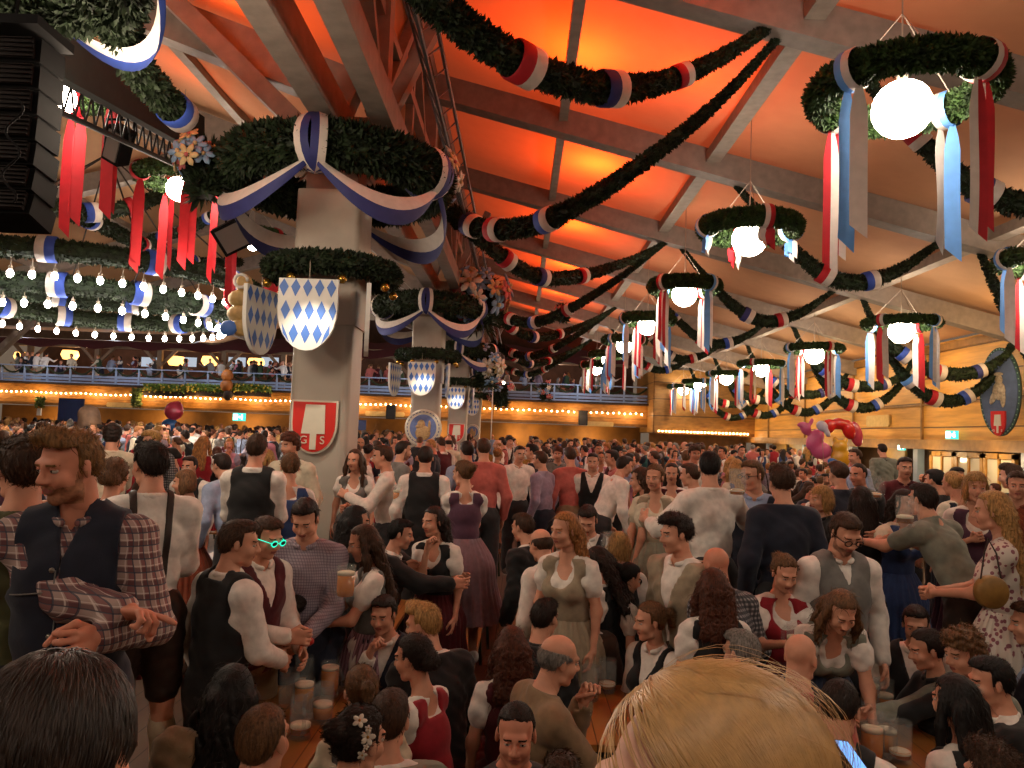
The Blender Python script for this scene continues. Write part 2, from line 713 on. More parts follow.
    if disp is None:
        sn = hash(style) % 7
        sn = {'short': 1, 'buzz': 2}.get(style, 3)
        disp = (lambda X, Y, Z: strand_noise(X, Y, Z, 1, amp, sn)) if amp and h < .02 else None
    v, q = sdf_mesh(A, h, k=k, clips=clips, disp=disp)
    _hairs[key] = (v, q)
    return v, q


def fuzz(st, v, q, n):
    """fine locks lying on the hair volume, so that it reads as hair and has a soft edge"""
    rg = np.random.default_rng(len(st)*7+n)
    f = q[rg.integers(0, len(q), n)]
    p = v[f].mean(1)
    nr = np.cross(v[f[:, 2]]-v[f[:, 0]], v[f[:, 3]]-v[f[:, 1]])
    nr /= np.linalg.norm(nr, axis=1)[:, None]+1e-9
    long_ = st.startswith('long') or st == 'bob'
    curl = st in ('longcurly', 'curlyshort', 'tousled', 'updo', 'longwavy')
    fl = np.tile(A3(0, -.5, -.85), (n, 1)) if not long_ else np.tile(A3(0, -.05, -1), (n, 1))
    top = p[:, 2] > .07
    if st in ('short', 'quiff', 'tousled', 'buzz', 'fringe', 'curlyshort'):
        fl[top] = A3(.55, -.75, .1)
    elif st in ('bun', 'ponytail', 'updo', 'braid'):
        fl[:] = A3(0, -1, .05)
    fl = fl+rg.normal(0, .16 if not curl else .5, (n, 3))
    fl -= nr*(fl*nr).sum(1)[:, None]
    fl /= np.linalg.norm(fl, axis=1)[:, None]+1e-9
    L = rg.uniform(.025, .06, n)*(1.5 if long_ else (.4 if st in ('buzz', 'fringe') else .65))
    w = rg.uniform(.0012, .0026, n)
    sd = np.cross(fl, nr)
    lift = rg.uniform(0, .006, n)*(1.2 if curl else (.3 if st in ('buzz', 'fringe', 'quiff', 'short') else .8))
    rows = []
    S = 5
    ph = rg.uniform(0, 6, n)
    ca = (.007 if st in ('longcurly', 'curlyshort') else .003) if curl else .0008
    for j in range(S+1):
        t = j/S
        c = p+nr*(.0012+lift*math.sin(PI*min(1, t*1.1)))[:, None]+fl*(L*t)[:, None]
        c = c+sd*(ca*np.sin(t*7+ph))[:, None]+nr*(ca*.8*np.cos(t*7+ph)-ca*.3)[:, None]
        ww = (w*(1-.75*t*t))[:, None]
        rows += [c-sd*ww, c+sd*ww]
    V = np.stack(rows, 1).reshape(-1, 3)
    o = np.arange(n)[:, None]*(2*(S+1))
    Q = np.concatenate([np.stack([o[:, 0]+2*j, o[:, 0]+2*j+1, o[:, 0]+2*j+3, o[:, 0]+2*j+2], 1) for j in range(S)])
    return V, Q


SKINS = {'fair': '#c98f74', 'rosy': '#c58268', 'tan': '#ab7355', 'pale': '#d3a087'}
HAIRS = {'dark brown': '#241610', 'brown': '#3f2717', 'light brown': '#65452a', 'blond': '#a67c48', 'black': '#120c0b', 'grey': '#77706a',
         'auburn': '#4e2614', 'ginger blond': '#9a6536', 'dark blond': '#7c5730'}


def skinm(n):
    return mat('skin_'+n, SKINS[n], .55, .07, 18, 0, spec=.35)


def stubble(hn, sn):
    a, b = lin(HAIRS[hn]), lin(SKINS[sn])
    return mat('stubble_'+hn+'_'+sn, tuple(x*.55+y*.45 for x, y in zip(a, b)), .7, .3, 60)


def hairm(n):
    return mat('hair_'+n, HAIRS[n], .62, .4, 22, .3, stretch=(5, 5, 1), spec=.3)


CLOTH = {'white': '#d8cfc6', 'cream': '#c9bda6', 'black': '#131214', 'charcoal': '#242326', 'navy': '#171b2b', 'grey': '#6d6a66', 'light blue': '#8f9cb8',
         'blue': '#2c416f', 'red': '#8d1320', 'maroon': '#4d1019', 'salmon': '#b05a52', 'pink': '#b9788a', 'green': '#33452c', 'olive': '#4b4a2c',
         'beige': '#94846e', 'brown': '#3a2417', 'purple': '#513043', 'lilac': '#8f7f93', 'tan': '#7c6247', 'grey-green': '#77796c', 'mauve': '#7a5f67',
         'sage': '#85806f', 'denim': '#3b4a66', 'rust': '#7e3a22', 'teal': '#2b5a5c', 'mustard': '#8c7434'}


def cloth(n):
    if n == 'plaid':
        return patt('cloth_plaid', ('#a08a83', [(3, .040, .42, '#6b1c26', .7), (2, .040, .42, '#4a1f2a', .7), (3, .020, .14, '#d8c8c0', .6), (2, .020, .14, '#d8c8c0', .6), (3, .04, .10, '#1b2238', .85), (2, .04, .10, '#1b2238', .85)]))
    if n == 'gingham':
        return patt('cloth_gingham', ('#cdbcc4', [(3, .012, .5, '#5a3c60', .55), (2, .012, .5, '#5a3c60', .55)]))
    if n == 'fine check':
        return patt('cloth_fine_check', ('#9b8e97', [(3, .016, .3, '#5e5064', .6), (2, .016, .3, '#5e5064', .6)]))
    if n == 'dark check':
        return patt('cloth_dark_check', ('#8f8a8a', [(3, .028, .55, '#23252c', .8), (2, .028, .55, '#23252c', .8)]))
    if n == 'yellow check':
        return patt('cloth_yellow_check', ('#b0a468', [(3, .014, .35, '#6b6a38', .6), (2, .014, .35, '#6b6a38', .6)]))
    if n == 'pink stripe':
        return patt('cloth_pink_stripe', ('#94707a', [(3, .03, .5, '#5c3440', .8)]))
    if n == 'floral':
        m = mat('cloth_floral', '#cabfb4', .8, .06, 20)
        if 'done' not in m:
            m['done'] = 1
            nt = m.node_tree
            b = nt.nodes['Principled BSDF']
            tc = nt.nodes.new('ShaderNodeTexCoord')
            vo = nt.nodes.new('ShaderNodeTexVoronoi')
            vo.inputs['Scale'].default_value = 30
            nt.links.new(tc.outputs['Object'], vo.inputs['Vector'])
            lt = nt.nodes.new('ShaderNodeMath')
            lt.operation = 'LESS_THAN'
            lt.inputs[1].default_value = .38
            nt.links.new(vo.outputs['Distance'], lt.inputs[0])
            mx = nt.nodes.new('ShaderNodeMixRGB')
            mx.inputs[1].default_value = (*lin('#cabfb4'), 1)
            mx.inputs[2].default_value = (*lin('#84505a'), 1)
            nt.links.new(lt.outputs[0], mx.inputs[0])
            nt.links.new(mx.outputs[0], b.inputs['Base Color'])
        return m
    return mat('cloth_'+n, CLOTH[n], .85, .10, 24, .25, sheen=.1)


def leather():
    return mat('lederhosen_leather', '#2b1a12', .6, .3, 14, .3)


ARMS = {   # wrist offset from the shoulder (outward, forward, up), hand kind
    'down': ((.07, .05, -.50), 'relax'), 'front': ((-.10, .34, -.27), 'grip'), 'frontlow': ((-.08, .28, -.38), 'relax'),
    'mug': ((-.05, .36, -.14), 'grip'), 'mouth': ((-.17, .20, .04), 'grip'), 'raise': ((.10, .25, .30), 'grip'),
    'side': ((.28, .30, -.02), 'grip'), 'table': ((-.05, .40, -.36), 'relax'), 'lap': ((-.08, .26, -.42), 'relax'), 'fold': ((-.22, .22, -.24), 'relax'),
    'hip': ((.10, .02, -.40), 'relax'), 'reach': ((-.02, .50, -.12), 'relax'), 'shoulder': ((.30, .34, .02), 'flat'), 'wave': ((.20, .12, .46), 'flat'),
    'lean': ((.02, .22, -.50), 'flat'), 'chin': ((-.15, .22, .02), 'grip'), 'behind': ((.05, -.10, -.48), 'relax')}


def joints(sp):
    fem = sp['sex'] == 'f'
    J = {'fem': fem}
    sit = sp.get('pose') == 's'
    lean, sidl = math.radians(sp.get('lean', 4)), math.radians(sp.get('side', 0))
    P = A3(0, 0, .56 if sit else .95)
    Rs = rotm(-lean, sidl, 0)
    pt = lambda x, y, z: P+Rs @ A3(x, y, z)
    J['P'], J['Rs'], J['pt'] = P, Rs, pt
    sw = .144 if fem else .170
    J['sw'] = sw
    sh = math.radians(sp.get('twist', 0))
    J['S'] = [pt(-sw*math.cos(sh), -sw*math.sin(sh), .465), pt(sw*math.cos(sh), sw*math.sin(sh), .465)]
    hy, hp, hr = [math.radians(a) for a in (sp.get('hy', 0), sp.get('hp', -5), sp.get('hr', 0))]
    Rh = rotm(0, 0, hy) @ rotm(hp-lean*.35, sidl*.4, 0) @ rotm(0, hr, 0)
    nb = pt(0, -.01, .53)
    hc = nb+(Rs*.6+np.eye(3)*.4) @ A3(0, .02, .10)+Rh @ A3(0, .025, .075)
    J['nb'], J['hc'], J['Rh'] = nb, hc, Rh
    J['hips'] = [P+A3(-.09, 0, -.04), P+A3(.09, 0, -.04)]
    if sit:
        J['kn'] = [A3(-.12, .42, .53), A3(.12, .42, .53)]
        J['an'] = [A3(-.12, .38, .09), A3(.12, .38, .09)]
    else:
        st = sp.get('stance', .1)
        J['kn'] = [A3(-st-.01, .03, .50), A3(st+.01, .02, .50)]
        J['an'] = [A3(-st-.02, -.02, .09), A3(st+.02, 0, .09)]
    el_, wr, hk, hn = [], [], [], []
    L1, L2 = (.265, .235) if fem else (.285, .25)
    for i, sx in enumerate((-1, 1)):
        a = sp.get('arms', ('down', 'down'))[i]
        if isinstance(a, str):
            off, kd = ARMS[a]
        else:
            off, kd = a
        S = J['S'][i]
        T = S+A3(sx*off[0], off[1], off[2])
        d = T-S
        L = np.linalg.norm(d)
        mx = (L1+L2)*.985
        if L > mx:
            T = S+d/L*mx
            d = T-S
            L = mx
        ca = (L1*L1+L*L-L2*L2)/(2*L1*L)
        ca = max(-1, min(1, ca))
        hint = A3(sx*.55, -.55, -.75) if off[2] < .25 else A3(sx*1, .1, -.35)
        u = d/L
        hint = hint-u*(hint @ u)
        hint /= np.linalg.norm(hint)
        E = S+u*L1*ca+hint*L1*math.sqrt(max(0, 1-ca*ca))
        el_.append(E)
        wr.append(T)
        hk.append(kd)
        n = A3(-sx, 0, -.15) if kd in ('relax', 'grip') else A3(0, .2, -1)
        hn.append(n)
    J['E'], J['W'], J['hk'], J['hn'] = el_, wr, hk, hn
    J['top'] = hc+A3(0, 0, .126)
    return J


def torso_prims(J, t):
    pt, R = J['pt'], J['Rs']
    S = J['S']
    if J['fem']:
        A = [ell(J['P'], (.158+t, .118+t, .125+t), R), ell(pt(0, .0, .17), (.118+t, .092+t, .13+t), R), ell(pt(0, .005, .33), (.138+t, .098+t, .14+t), R),
             ell(pt(-.062, .085, .335), (.058+t, .05+t, .056+t), R), ell(pt(.062, .085, .335), (.058+t, .05+t, .056+t), R),
             cap(S[0], S[1], .046+t), cap(pt(0, -.012, .535), S[0], .038+t, .045+t), cap(pt(0, -.012, .535), S[1], .038+t, .045+t)]
    else:
        A = [ell(J['P'], (.158+t, .118+t, .125+t), R), ell(pt(0, .008, .17), (.146+t, .110+t, .15+t), R), ell(pt(0, .008, .34), (.168+t, .115+t, .16+t), R),
             cap(S[0], S[1], .056+t), cap(pt(0, -.015, .545), S[0], .042+t, .052+t), cap(pt(0, -.015, .545), S[1], .042+t, .052+t)]
    return A


def arm_prims(J, t, i, upto=2.0):
    """upto: 1 = elbow, 2 = wrist"""
    f = .86 if J['fem'] else 1.0
    S, E, W = J['S'][i], J['E'][i], J['W'][i]
    out = []
    a = min(upto, 1)
    out.append(cap(S, S+(E-S)*a, .053*f+t, (.053+(.040-.053)*a)*f+t))
    if upto > 1:
        b = upto-1
        out.append(cap(E, E+(W-E)*b, .041*f+t, (.041+(.027-.041)*b)*f+t))
    return out


HS = .93      # head size


def body_mesh(sp, J, h):
    fem = J['fem']
    A = torso_prims(J, 0)
    nb, hc, Rh = J['nb'], J['hc'], J['Rh']
    A.append(cap(J['pt'](0, -.015, .46), hc+Rh @ A3(0, -.028, -.07), .055 if not fem else .046, .052 if not fem else .045))
    for i in (0, 1):
        A += arm_prims(J, 0, i)
        A.append(cap(J['hips'][i], J['kn'][i], .083, .055))
        A.append(cap(J['kn'][i], J['kn'][i]+(J['an'][i]-J['kn'][i])*.35+A3(0, -.015, 0), .052, .053))
        A.append(cap(J['kn'][i]+(J['an'][i]-J['kn'][i])*.35+A3(0, -.015, 0), J['an'][i], .053, .036))
        A.append(cap(J['an'][i], J['an'][i]+A3(0, .15, -.045), .036, .03))
    v, q = sdf_mesh(A, h*1.5, k=.035)
    parts = [(v, q, 0)]
    hh = .0045 if h <= .009 else (.0075 if h <= .015 else .013)
    for v2, q2, m2 in head_tpl(fem, hh, sp.get('open', False)):
        parts.append((v2*HS @ Rh.T+hc, q2, m2))
    for i in (0, 1):
        kd = J['hk'][i]
        hv, hq = hand_tpl(kd, .0035 if h <= .009 else (.0065 if h <= .015 else .012), (-1, 1)[i])
        Y = J['W'][i]-J['E'][i]
        Y /= np.linalg.norm(Y)
        n = sp.get('palm', (None, None))[i]
        n = J['hn'][i] if n is None else A3(*n)
        Z = -(n-Y*(n @ Y))
        Z /= np.linalg.norm(Z)
        X = np.cross(Y, Z)
        R = np.stack([X, Y, Z], 1)
        f = .92 if fem else 1.02
        parts.append((hv*f @ R.T+J['W'][i], hq, 0))
    return parts


def folds(amp, seed):
    def f(X, Y, Z):
        return amp*(np.sin(X*33+9*np.sin(Z*7+seed)+seed)*np.sin(Z*29+5*np.sin(Y*11+seed))+.6*np.sin((X+Y+Z)*57+seed))
    return f


def spf(J, fn):
    """clip in the spine frame: fn(u, v, w)"""
    P, R = J['P'], J['Rs']

    def f(X, Y, Z):
        x, y, z = X-P[0], Y-P[1], Z-P[2]
        return fn(x*R[0, 0]+y*R[1, 0]+z*R[2, 0], x*R[0, 1]+y*R[1, 1]+z*R[2, 1], x*R[0, 2]+y*R[1, 2]+z*R[2, 2])
    return f


def g_shirt(J, h, sleeve='long', t=.012, seed=1, vneck=.50, bottom=-.10, collar=True):
    A = torso_prims(J, t)
    up = {'long': 1.93, 'rolled': 1.45, 'short': .62, 'none': 0}[sleeve]
    if up:
        for i in (0, 1):
            A += arm_prims(J, t+(.010 if sleeve != 'long' else .006), i, up)
    pt = J['pt']
    pts = []
    subs = [cap(pt(0, .01, .555), J['hc']+J['Rh'] @ A3(0, -.02, -.06), .046 if J['fem'] else .054)]
    clips = [spf(J, lambda u, v, w: np.maximum(bottom-w, w-.565)),
             spf(J, lambda u, v, w: np.minimum(np.minimum(v-.0, (w-vneck)*.6-np.abs(u)), w-vneck))]
    v, q = sdf_mesh(A, h, k=.03, subs=subs, clips=clips, disp=folds(.0026, seed))
    parts = [(v, q, 0)]
    if collar:
        C = []
        r = .062 if not J['fem'] else .055
        prev = None
        for kk in range(13):
            a = math.radians(115+kk*310/12)
            p = pt(r*math.cos(a)*1.05, -.004+r*math.sin(a)*1.1+.008, .548-.022*max(0, math.sin(a)))
            if prev is not None:
                C.append(cap(prev, p, .015))
            prev = p
        cv, cq = sdf_mesh(C, max(h*.7, .006), k=.01, subs=[cap(pt(0, 0, .45), pt(0, .01, .62), r-.006)])
        parts.append((cv, cq, 0))
    return parts


def g_vest(J, h, t=.027, seed=2, vd=.30, bottom=-.11, back=.525, vs=.36):
    A = torso_prims(J, t)
    subs = []
    ax = J['sw']-.022
    clips = [spf(J, lambda u, v, w: np.maximum(bottom-w, w-.62)),
             spf(J, lambda u, v, w: np.minimum(w-.22, np.abs(u)-ax-np.maximum(0, .34-w)*.7)+0*v),
             spf(J, lambda u, v, w: np.minimum(v+.02, (w-vd)*vs-np.abs(u))),
             spf(J, lambda u, v, w: np.minimum(-v, np.minimum(w-back, .075-np.abs(u)))),
             spf(J, lambda u, v, w: -(np.abs(u)-.003)+0*w-np.maximum(0, -v)*50)]
    v, q = sdf_mesh(A, h, k=.03, subs=subs, clips=clips, disp=folds(.002, seed))
    return [(v, q, 0)]


def g_jacket(J, h, t=.03, seed=3, vd=.22):
    A = torso_prims(J, t)
    for i in (0, 1):
        A += arm_prims(J, t*1.0, i, 1.92)
    clips = [spf(J, lambda u, v, w: np.maximum(-.20-w, w-.55)),
             spf(J, lambda u, v, w: np.minimum(v, np.maximum(.02, (w-vd)*.33)-np.abs(u)))]
    subs = [cap(J['pt'](0, -.0, .50), J['pt'](0, .01, .66), .07)]
    v, q = sdf_mesh(A, h, k=.035, subs=subs, clips=clips, disp=folds(.005, seed))
    return [(v, q, 0)]


def g_straps(J, h, kind='back'):
    """suspenders: thin bands lying on the shirt"""
    out = torso_prims(J, .021)
    v, q = sdf_mesh(out, max(h*.8, .007), k=.03, clips=[
        spf(J, lambda u, v, w: np.abs(np.abs(u)-(.035+.14*np.clip(w-.02, 0, 1)*.42+.02))-.017+0*v),
        spf(J, lambda u, v, w: np.maximum(.0-w, w-.60)+0*v)])
    return [(v, q, 0)]


def g_trousers(J, h, length='long', t=.021):
    A = [ell(J['P']+A3(0, 0, -.01), (.160+t, .122+t, .13+t))]
    for i in (0, 1):
        K, H_, N = J['kn'][i], J['hips'][i], J['an'][i]
        if length == 'short':
            A.append(cap(H_, H_+(K-H_)*.86, .088+t, .068+t))
        else:
            A += [cap(H_, K, .085+t, .060+t), cap(K, N+(K-N)*.02, .060+t, .046+t)]
    zc = J['P'][2]+.10
    v, q = sdf_mesh(A, h, k=.03, clips=[lambda X, Y, Z: (Z-zc)+0*X+0*Y], disp=folds(.004, 5))
    return [(v, q, 0)]


def g_legs(J, h, what, i):
    A = []
    if 1:
        K, N = J['kn'][i], J['an'][i]
        if what == 'sock':
            m = K+(N-K)*.35+A3(0, -.015, 0)
            A += [cap(K+(N-K)*.22, m, .056, .061), cap(m, N, .060, .044), cap(N, N+A3(0, .12, -.04), .044, .036)]
        else:
            A += [cap(N+A3(0, -.03, -.02), N+A3(0, .17, -.045), .048, .036), cap(N+A3(0, -.04, -.045), N+A3(0, 0, -.045), .042, .042)]
    z0 = min(J['an'][0][2], J['an'][1][2])-.088
    v, q = sdf_mesh(A, max(h, .009), k=.02, clips=[lambda X, Y, Z: z0-Z+0*X+0*Y])
    return [(v, q, 0)]


def g_skirt(J, sp, L=.62, r0=.125, r1=.265, pleats=30, a0=0, a1=2*PI, grow=0, z0=.14, n=120, rows=14):
    P, pt = J['P'], J['pt']
    vs, fs = [], []
    full = a1-a0 > 6.2
    m = n if full else n+1
    for r in range(rows+1):
        t = r/rows
        base = (pt(0, 0, z0) if r == 0 else None)
        z = (pt(0, 0, z0)[2])*(1)-t*L
        rad = r0+(r1-r0)*(t**.8)+grow
        hipb = .038*math.exp(-((t-.28)/.2)**2)
        cx = pt(0, 0, z0)*(1-min(1, t*3))+A3(P[0], P[1], 0)*min(1, t*3)
        for k in range(m):
            a = a0+(a1-a0)*k/n
            am = .004+.014*t
            rr = rad+hipb+am*math.cos(a*pleats+.8*math.sin(3*a))+.012*t*math.sin(5*a+1)
            vs.append((cx[0]+rr*math.cos(a)*1.12, cx[1]+rr*math.sin(a)*(.92 if t < .3 else 1.0), z))
    for r in range(rows):
        for k in range(n if not full else m):
            k2 = (k+1) % m if full else k+1
            fs.append((r*m+k, (r+1)*m+k, (r+1)*m+k2, r*m+k2))
    return [(np.array(vs), np.array(fs), 0)]


def g_sitskirt(J, h, t=.03):
    A = [ell(J['P']+A3(0, 0, 0), (.165+t, .13+t, .13+t))]
    for i in (0, 1):
        A += [cap(J['hips'][i], J['kn'][i], .09+t, .075+t), cap(J['kn'][i], J['an'][i]+A3(0, 0, .14), .07+t, .09+t)]
    A += [cap((J['kn'][0]+J['kn'][1])/2, (J['hips'][0]+J['hips'][1])/2, .10, .12), cap((J['kn'][0]+J['kn'][1])/2, (J['an'][0]+J['an'][1])/2+A3(0, 0, .16), .09, .09)]
    v, q = sdf_mesh(A, h, k=.05, disp=folds(.006, 4))
    return [(v, q, 0)]


def g_blouse(J, h, t=.010, seed=3):
    A = torso_prims(J, t)
    for i in (0, 1):
        S, E = J['S'][i], J['E'][i]
        c = S+(E-S)*.30
        A += [cap(S, S+(E-S)*.45, .060, .060), ell(c, (.074, .074, .070)), cap(S+(E-S)*.52, S+(E-S)*.56, .045, .045)]
    pt = J['pt']
    subs = [cap(pt(0, -.01, .48), pt(0, .02, .66), .062), ell(pt(0, .10, .46), (.052, .10, .055))]
    v, q = sdf_mesh(A, h, k=.02, subs=subs, clips=[spf(J, lambda u, v, w: np.maximum(.02-w, w-.55))], disp=folds(.005, seed))
    return [(v, q, 0)]


def g_bodice(J, h, t=.022):
    A = torso_prims(J, t)
    subs = [ell(J['pt'](0, .115, .46), (.088, .10, .112))]
    for i, sx in enumerate((-1, 1)):
        o = J['pt'](sx*(J['sw']+.062), 0, .44)
        subs.append(cap(o+A3(0, 0, .09), o+A3(0, 0, -.05), .078))
    clips = [spf(J, lambda u, v, w: np.maximum(.09-w, w-.53)),
             spf(J, lambda u, v, w: np.minimum(np.minimum(-v, w-.43), .062-np.abs(u)))]
    v, q = sdf_mesh(A, h, k=.025, subs=subs, clips=clips)
    return [(v, q, 0)]


def add_part(root, name, parts, mats, label=None):
    if not isinstance(mats, (list, tuple)):
        mats = [mats]
    parts = [p for p in parts if len(p[0])]
    me = np_mesh(name, parts, mats)
    o = bpy.data.objects.new(name, me)
    COL.objects.link(o)
    o.parent = root
    for i, m in enumerate(mats):
        o.material_slots[i].link = 'OBJECT'
        o.material_slots[i].material = m
    if label:
        o['label'] = label
    return o


def lips():
    return mat('lips', '#96524a', .45, .05)


def person_parts(sp, J, root, h):
    sk = skinm(sp.get('skin', 'fair'))
    hm = hairm(sp['hc'])
    beard = stubble(sp['hc'], sp.get('skin', 'fair')) if sp.get('beard') else sk
    add_part(root, 'body', body_mesh(sp, J, h), [sk, lips(), mat('eye_white', '#b5a79c', .3, 0), mat('iris', '#1b120e', .2, 0), hm, beard])
    st = sp['hair']
    if st != 'bald':
        v, q = hair_tpl(st, .005 if h <= .009 else (.008 if h <= .015 else .014))
        hp = [(v*HS @ J['Rh'].T+J['hc'], q, 0)]
        if h <= .015:
            fv, fq = fuzz(st, v, q, sp.get('nfuzz', 900 if h > .009 else 2200))
            hp.append((fv*HS @ J['Rh'].T+J['hc'], fq, 0))
        add_part(root, 'hair', hp, hm)
    of = sp['outfit']      # (kind, colour, second colour, third)
    kind, c = of[0], of[1:]
    seed = sp.get('seed', 1)
    if kind in ('shirt', 'vest', 'braces', 'jacket', 'jumper', 'tee'):
        sl = sp.get('sleeve', {'tee': 'short', 'jacket': 'long'}.get(kind, 'long'))
        nmz = {'jumper': 'jumper', 'tee': 't_shirt'}.get(kind, 'shirt')
        add_part(root, nmz, g_shirt(J, h, sl, .012 if kind != 'jumper' else .022, seed, .50, bottom=-.05 if kind in ('vest', 'braces') else -.12, collar=kind not in ('tee',)), cloth(c[0]))
        if kind == 'vest':
            add_part(root, 'waistcoat', g_vest(J, h, vd=sp.get('vd', .30), vs=sp.get('vs', .36)), cloth(c[1]))
        if kind == 'braces':
            add_part(root, 'suspenders', g_straps(J, h), leather())
        if kind == 'jacket':
            add_part(root, 'jacket', g_jacket(J, h), cloth(c[1]))
        leg = c[-1] if len(c) > (2 if kind in ('vest', 'jacket') else 1) else 'charcoal'
        if leg == 'leder':
            add_part(root, 'lederhosen', g_trousers(J, max(h, .016), 'short'), leather())
            if h < .02 and not sp.get('nolegs'):
                for i in (0, 1):
                    add_part(root, 'sock', g_legs(J, h, 'sock', i), cloth('cream'))
        else:
            add_part(root, 'trousers', g_trousers(J, max(h, .022)), cloth(leg))
        if h < .02 and sp.get('pose') != 's':
            for i in (0, 1):
                add_part(root, 'shoe', g_legs(J, h, 'shoe', i), cloth('brown'))
    else:                # dirndl / dress
        if kind == 'dirndl':
            add_part(root, 'blouse', g_blouse(J, h, seed=seed), cloth(c[0]))
            add_part(root, 'bodice', g_bodice(J, h), cloth(c[1]))
        else:
            add_part(root, 'dress_top', g_shirt(J, h, sp.get('sleeve', 'short'), .014, seed, .46, .02, False), cloth(c[0]))
        sc = c[2] if kind == 'dirndl' else c[0]
        if sp.get('pose') == 's':
            add_part(root, 'skirt', g_sitskirt(J, max(h, .014)), cloth(sc))
        else:
            add_part(root, 'skirt', g_skirt(J, sp, L=sp.get('skl', .62), r1=sp.get('skr', .265), n=120 if h < .02 else 60, rows=14 if h < .02 else 6), cloth(sc))
            if kind == 'dirndl' and len(c) > 3 and h < .02:
                add_part(root, 'apron', g_skirt(J, sp, L=sp.get('skl', .62)*.9, r1=sp.get('skr', .265), a0=PI*.12, a1=PI*.88, grow=.018, n=50, pleats=44), cloth(c[3]))
            if h < .02:
                for i in (0, 1):
                    add_part(root, 'shoe', g_legs(J, h, 'shoe', i), cloth(sp.get('shoe', 'brown')))


PLACED = []


def hero(px, py, d, base, yaw, sex, outfit, hair, hc, label, h=None, **kw):
    """a person whose hair top is seen at (px, py) from d metres; base: b bench, f floor, s seated, or a height"""
    sp = dict(sex=sex, outfit=outfit, hair=hair, hc=hc, **kw)
    sp['pose'] = 's' if base == 's' else 'stand'
    J = joints(sp)
    T = at(px, py, d)
    zb = {'b': .45, 'f': 0.0, 's': 0.0}.get(base, base)
    s = (T.z-zb)/J['top'][2]
    warn = ''
    if s < .86 or s > 1.12:
        warn = ' <<<'
    s0 = s
    s = max(.84, min(1.14, s))
    if h is None:
        h = .008 if d < 3 else (.012 if d < 5 else (.014 if d < 7.2 else .018))
    print('person %-4.0f %-4.0f d=%.1f scale %.2f top %.2f%s %s' % (px, py, d, s0, T.z, warn, label[:40])) if warn else None
    r = empty('person')
    yw = math.radians(yaw)
    hx, hy_ = J['top'][0], J['top'][1]
    c, sn = math.cos(yw), math.sin(yw)
    r.location = (T.x-s*(c*hx-sn*hy_), T.y-s*(sn*hx+c*hy_), T.z-s*J['top'][2] if abs(s-s0) < .001 else T.z-s*J['top'][2])
    r.rotation_euler = (0, 0, yw)
    r.scale = (s, s, s)
    person_parts(sp, J, r, h)
    tag(r, label, 'person', kw.get('group'))
    PLACED.append((px, py, d, sp['pose'], s, r.location.copy()))
    r['_'] = 0
    del r['_']
    return r, J


def wpos(r, J, p):
    s = r.scale[0]
    a = r.rotation_euler.z
    x, y, z = [float(t)*s for t in p]
    return Vector((r.location.x+x*math.cos(a)-y*math.sin(a), r.location.y+x*math.sin(a)+y*math.cos(a), r.location.z+z))
# ================================================================== THE TENT
XW = 12.5            # right wall
XL = -31.0           # left wall
YB = 43.0            # back wall
YF = -9.0            # wall behind the photographer
XR = -1.9            # ridge of the right aisle, above the pillar row
XP = -2.35           # pillar row


def roof(x):
    if x >= XR:
        return 5.4+.25*(XW-x)
    if x >= -9:
        return 6.6+.36*(XP+.3-x) if x < XP+.3 else 6.6
    return max(9.1-.30*(-9-x), 6.7)


M_fab = mat('tent_fabric', '#b58a64', .85, .05, 3)
nt = M_fab.node_tree
tl = nt.nodes.new('ShaderNodeBsdfTranslucent')
tl.inputs[0].default_value = (*lin('#d8b08c'), 1)
ms = nt.nodes.new('ShaderNodeMixShader')
ms.inputs[0].default_value = .35
nt.links.new(nt.nodes['Principled BSDF'].outputs[0], ms.inputs[1])
nt.links.new(tl.outputs[0], ms.inputs[2])
nt.links.new(ms.outputs[0], nt.nodes['Material Output'].inputs[0])
M_wood = mat('painted_timber', '#83766c', .6, .12, 6, .1, stretch=(1, 1, 1))
M_woodl = mat('beam_timber', '#8d8074', .6, .12, 6, .1)


def planks(name, c1, c2, period, axis=2, rough=.5):
    if name in MATS:
        return MATS[name]
    m = mat(name, c1, rough, .18, 3, .05, stretch=(1, .25, 3))
    nt = m.node_tree
    b = nt.nodes['Principled BSDF']
    src = b.inputs['Base Color'].links[0].from_socket
    tc = nt.nodes.new('ShaderNodeTexCoord')
    sp = nt.nodes.new('ShaderNodeSeparateXYZ')
    nt.links.new(tc.outputs['Object'], sp.inputs[0])
    d = nt.nodes.new('ShaderNodeMath')
    d.operation = 'DIVIDE'
    d.inputs[1].default_value = period
    nt.links.new(sp.outputs[axis], d.inputs[0])
    fr = nt.nodes.new('ShaderNodeMath')
    fr.operation = 'FRACT'
    nt.links.new(d.outputs[0], fr.inputs[0])
    lt = nt.nodes.new('ShaderNodeMath')
    lt.operation = 'LESS_THAN'
    lt.inputs[1].default_value = .05
    nt.links.new(fr.outputs[0], lt.inputs[0])
    mx = nt.nodes.new('ShaderNodeMixRGB')
    nt.links.new(lt.outputs[0], mx.inputs[0])
    nt.links.new(src, mx.inputs[1])
    mx.inputs[2].default_value = (*lin(c2), 1)
    nt.links.new(mx.outputs[0], b.inputs['Base Color'])
    return m


M_pine = planks('pine_boards', '#c8913f', '#5b3c1c', .75)
M_pine2 = planks('back_wall_boards', '#93682f', '#4a3015', .9)
M_dark = mat('dark_timber', '#2a1d13', .7, .2, 8)


def struct(o):
    o['kind'] = 'structure'
    return o


struct(MB().box(((XW+XL)/2, (YB+YF)/2+3, -.05), (XW-XL+.4, YB-YF+14, .1)).build('floor', planks('floor_boards', '#4a3a2c', '#20160e', .2, 0, .7)))

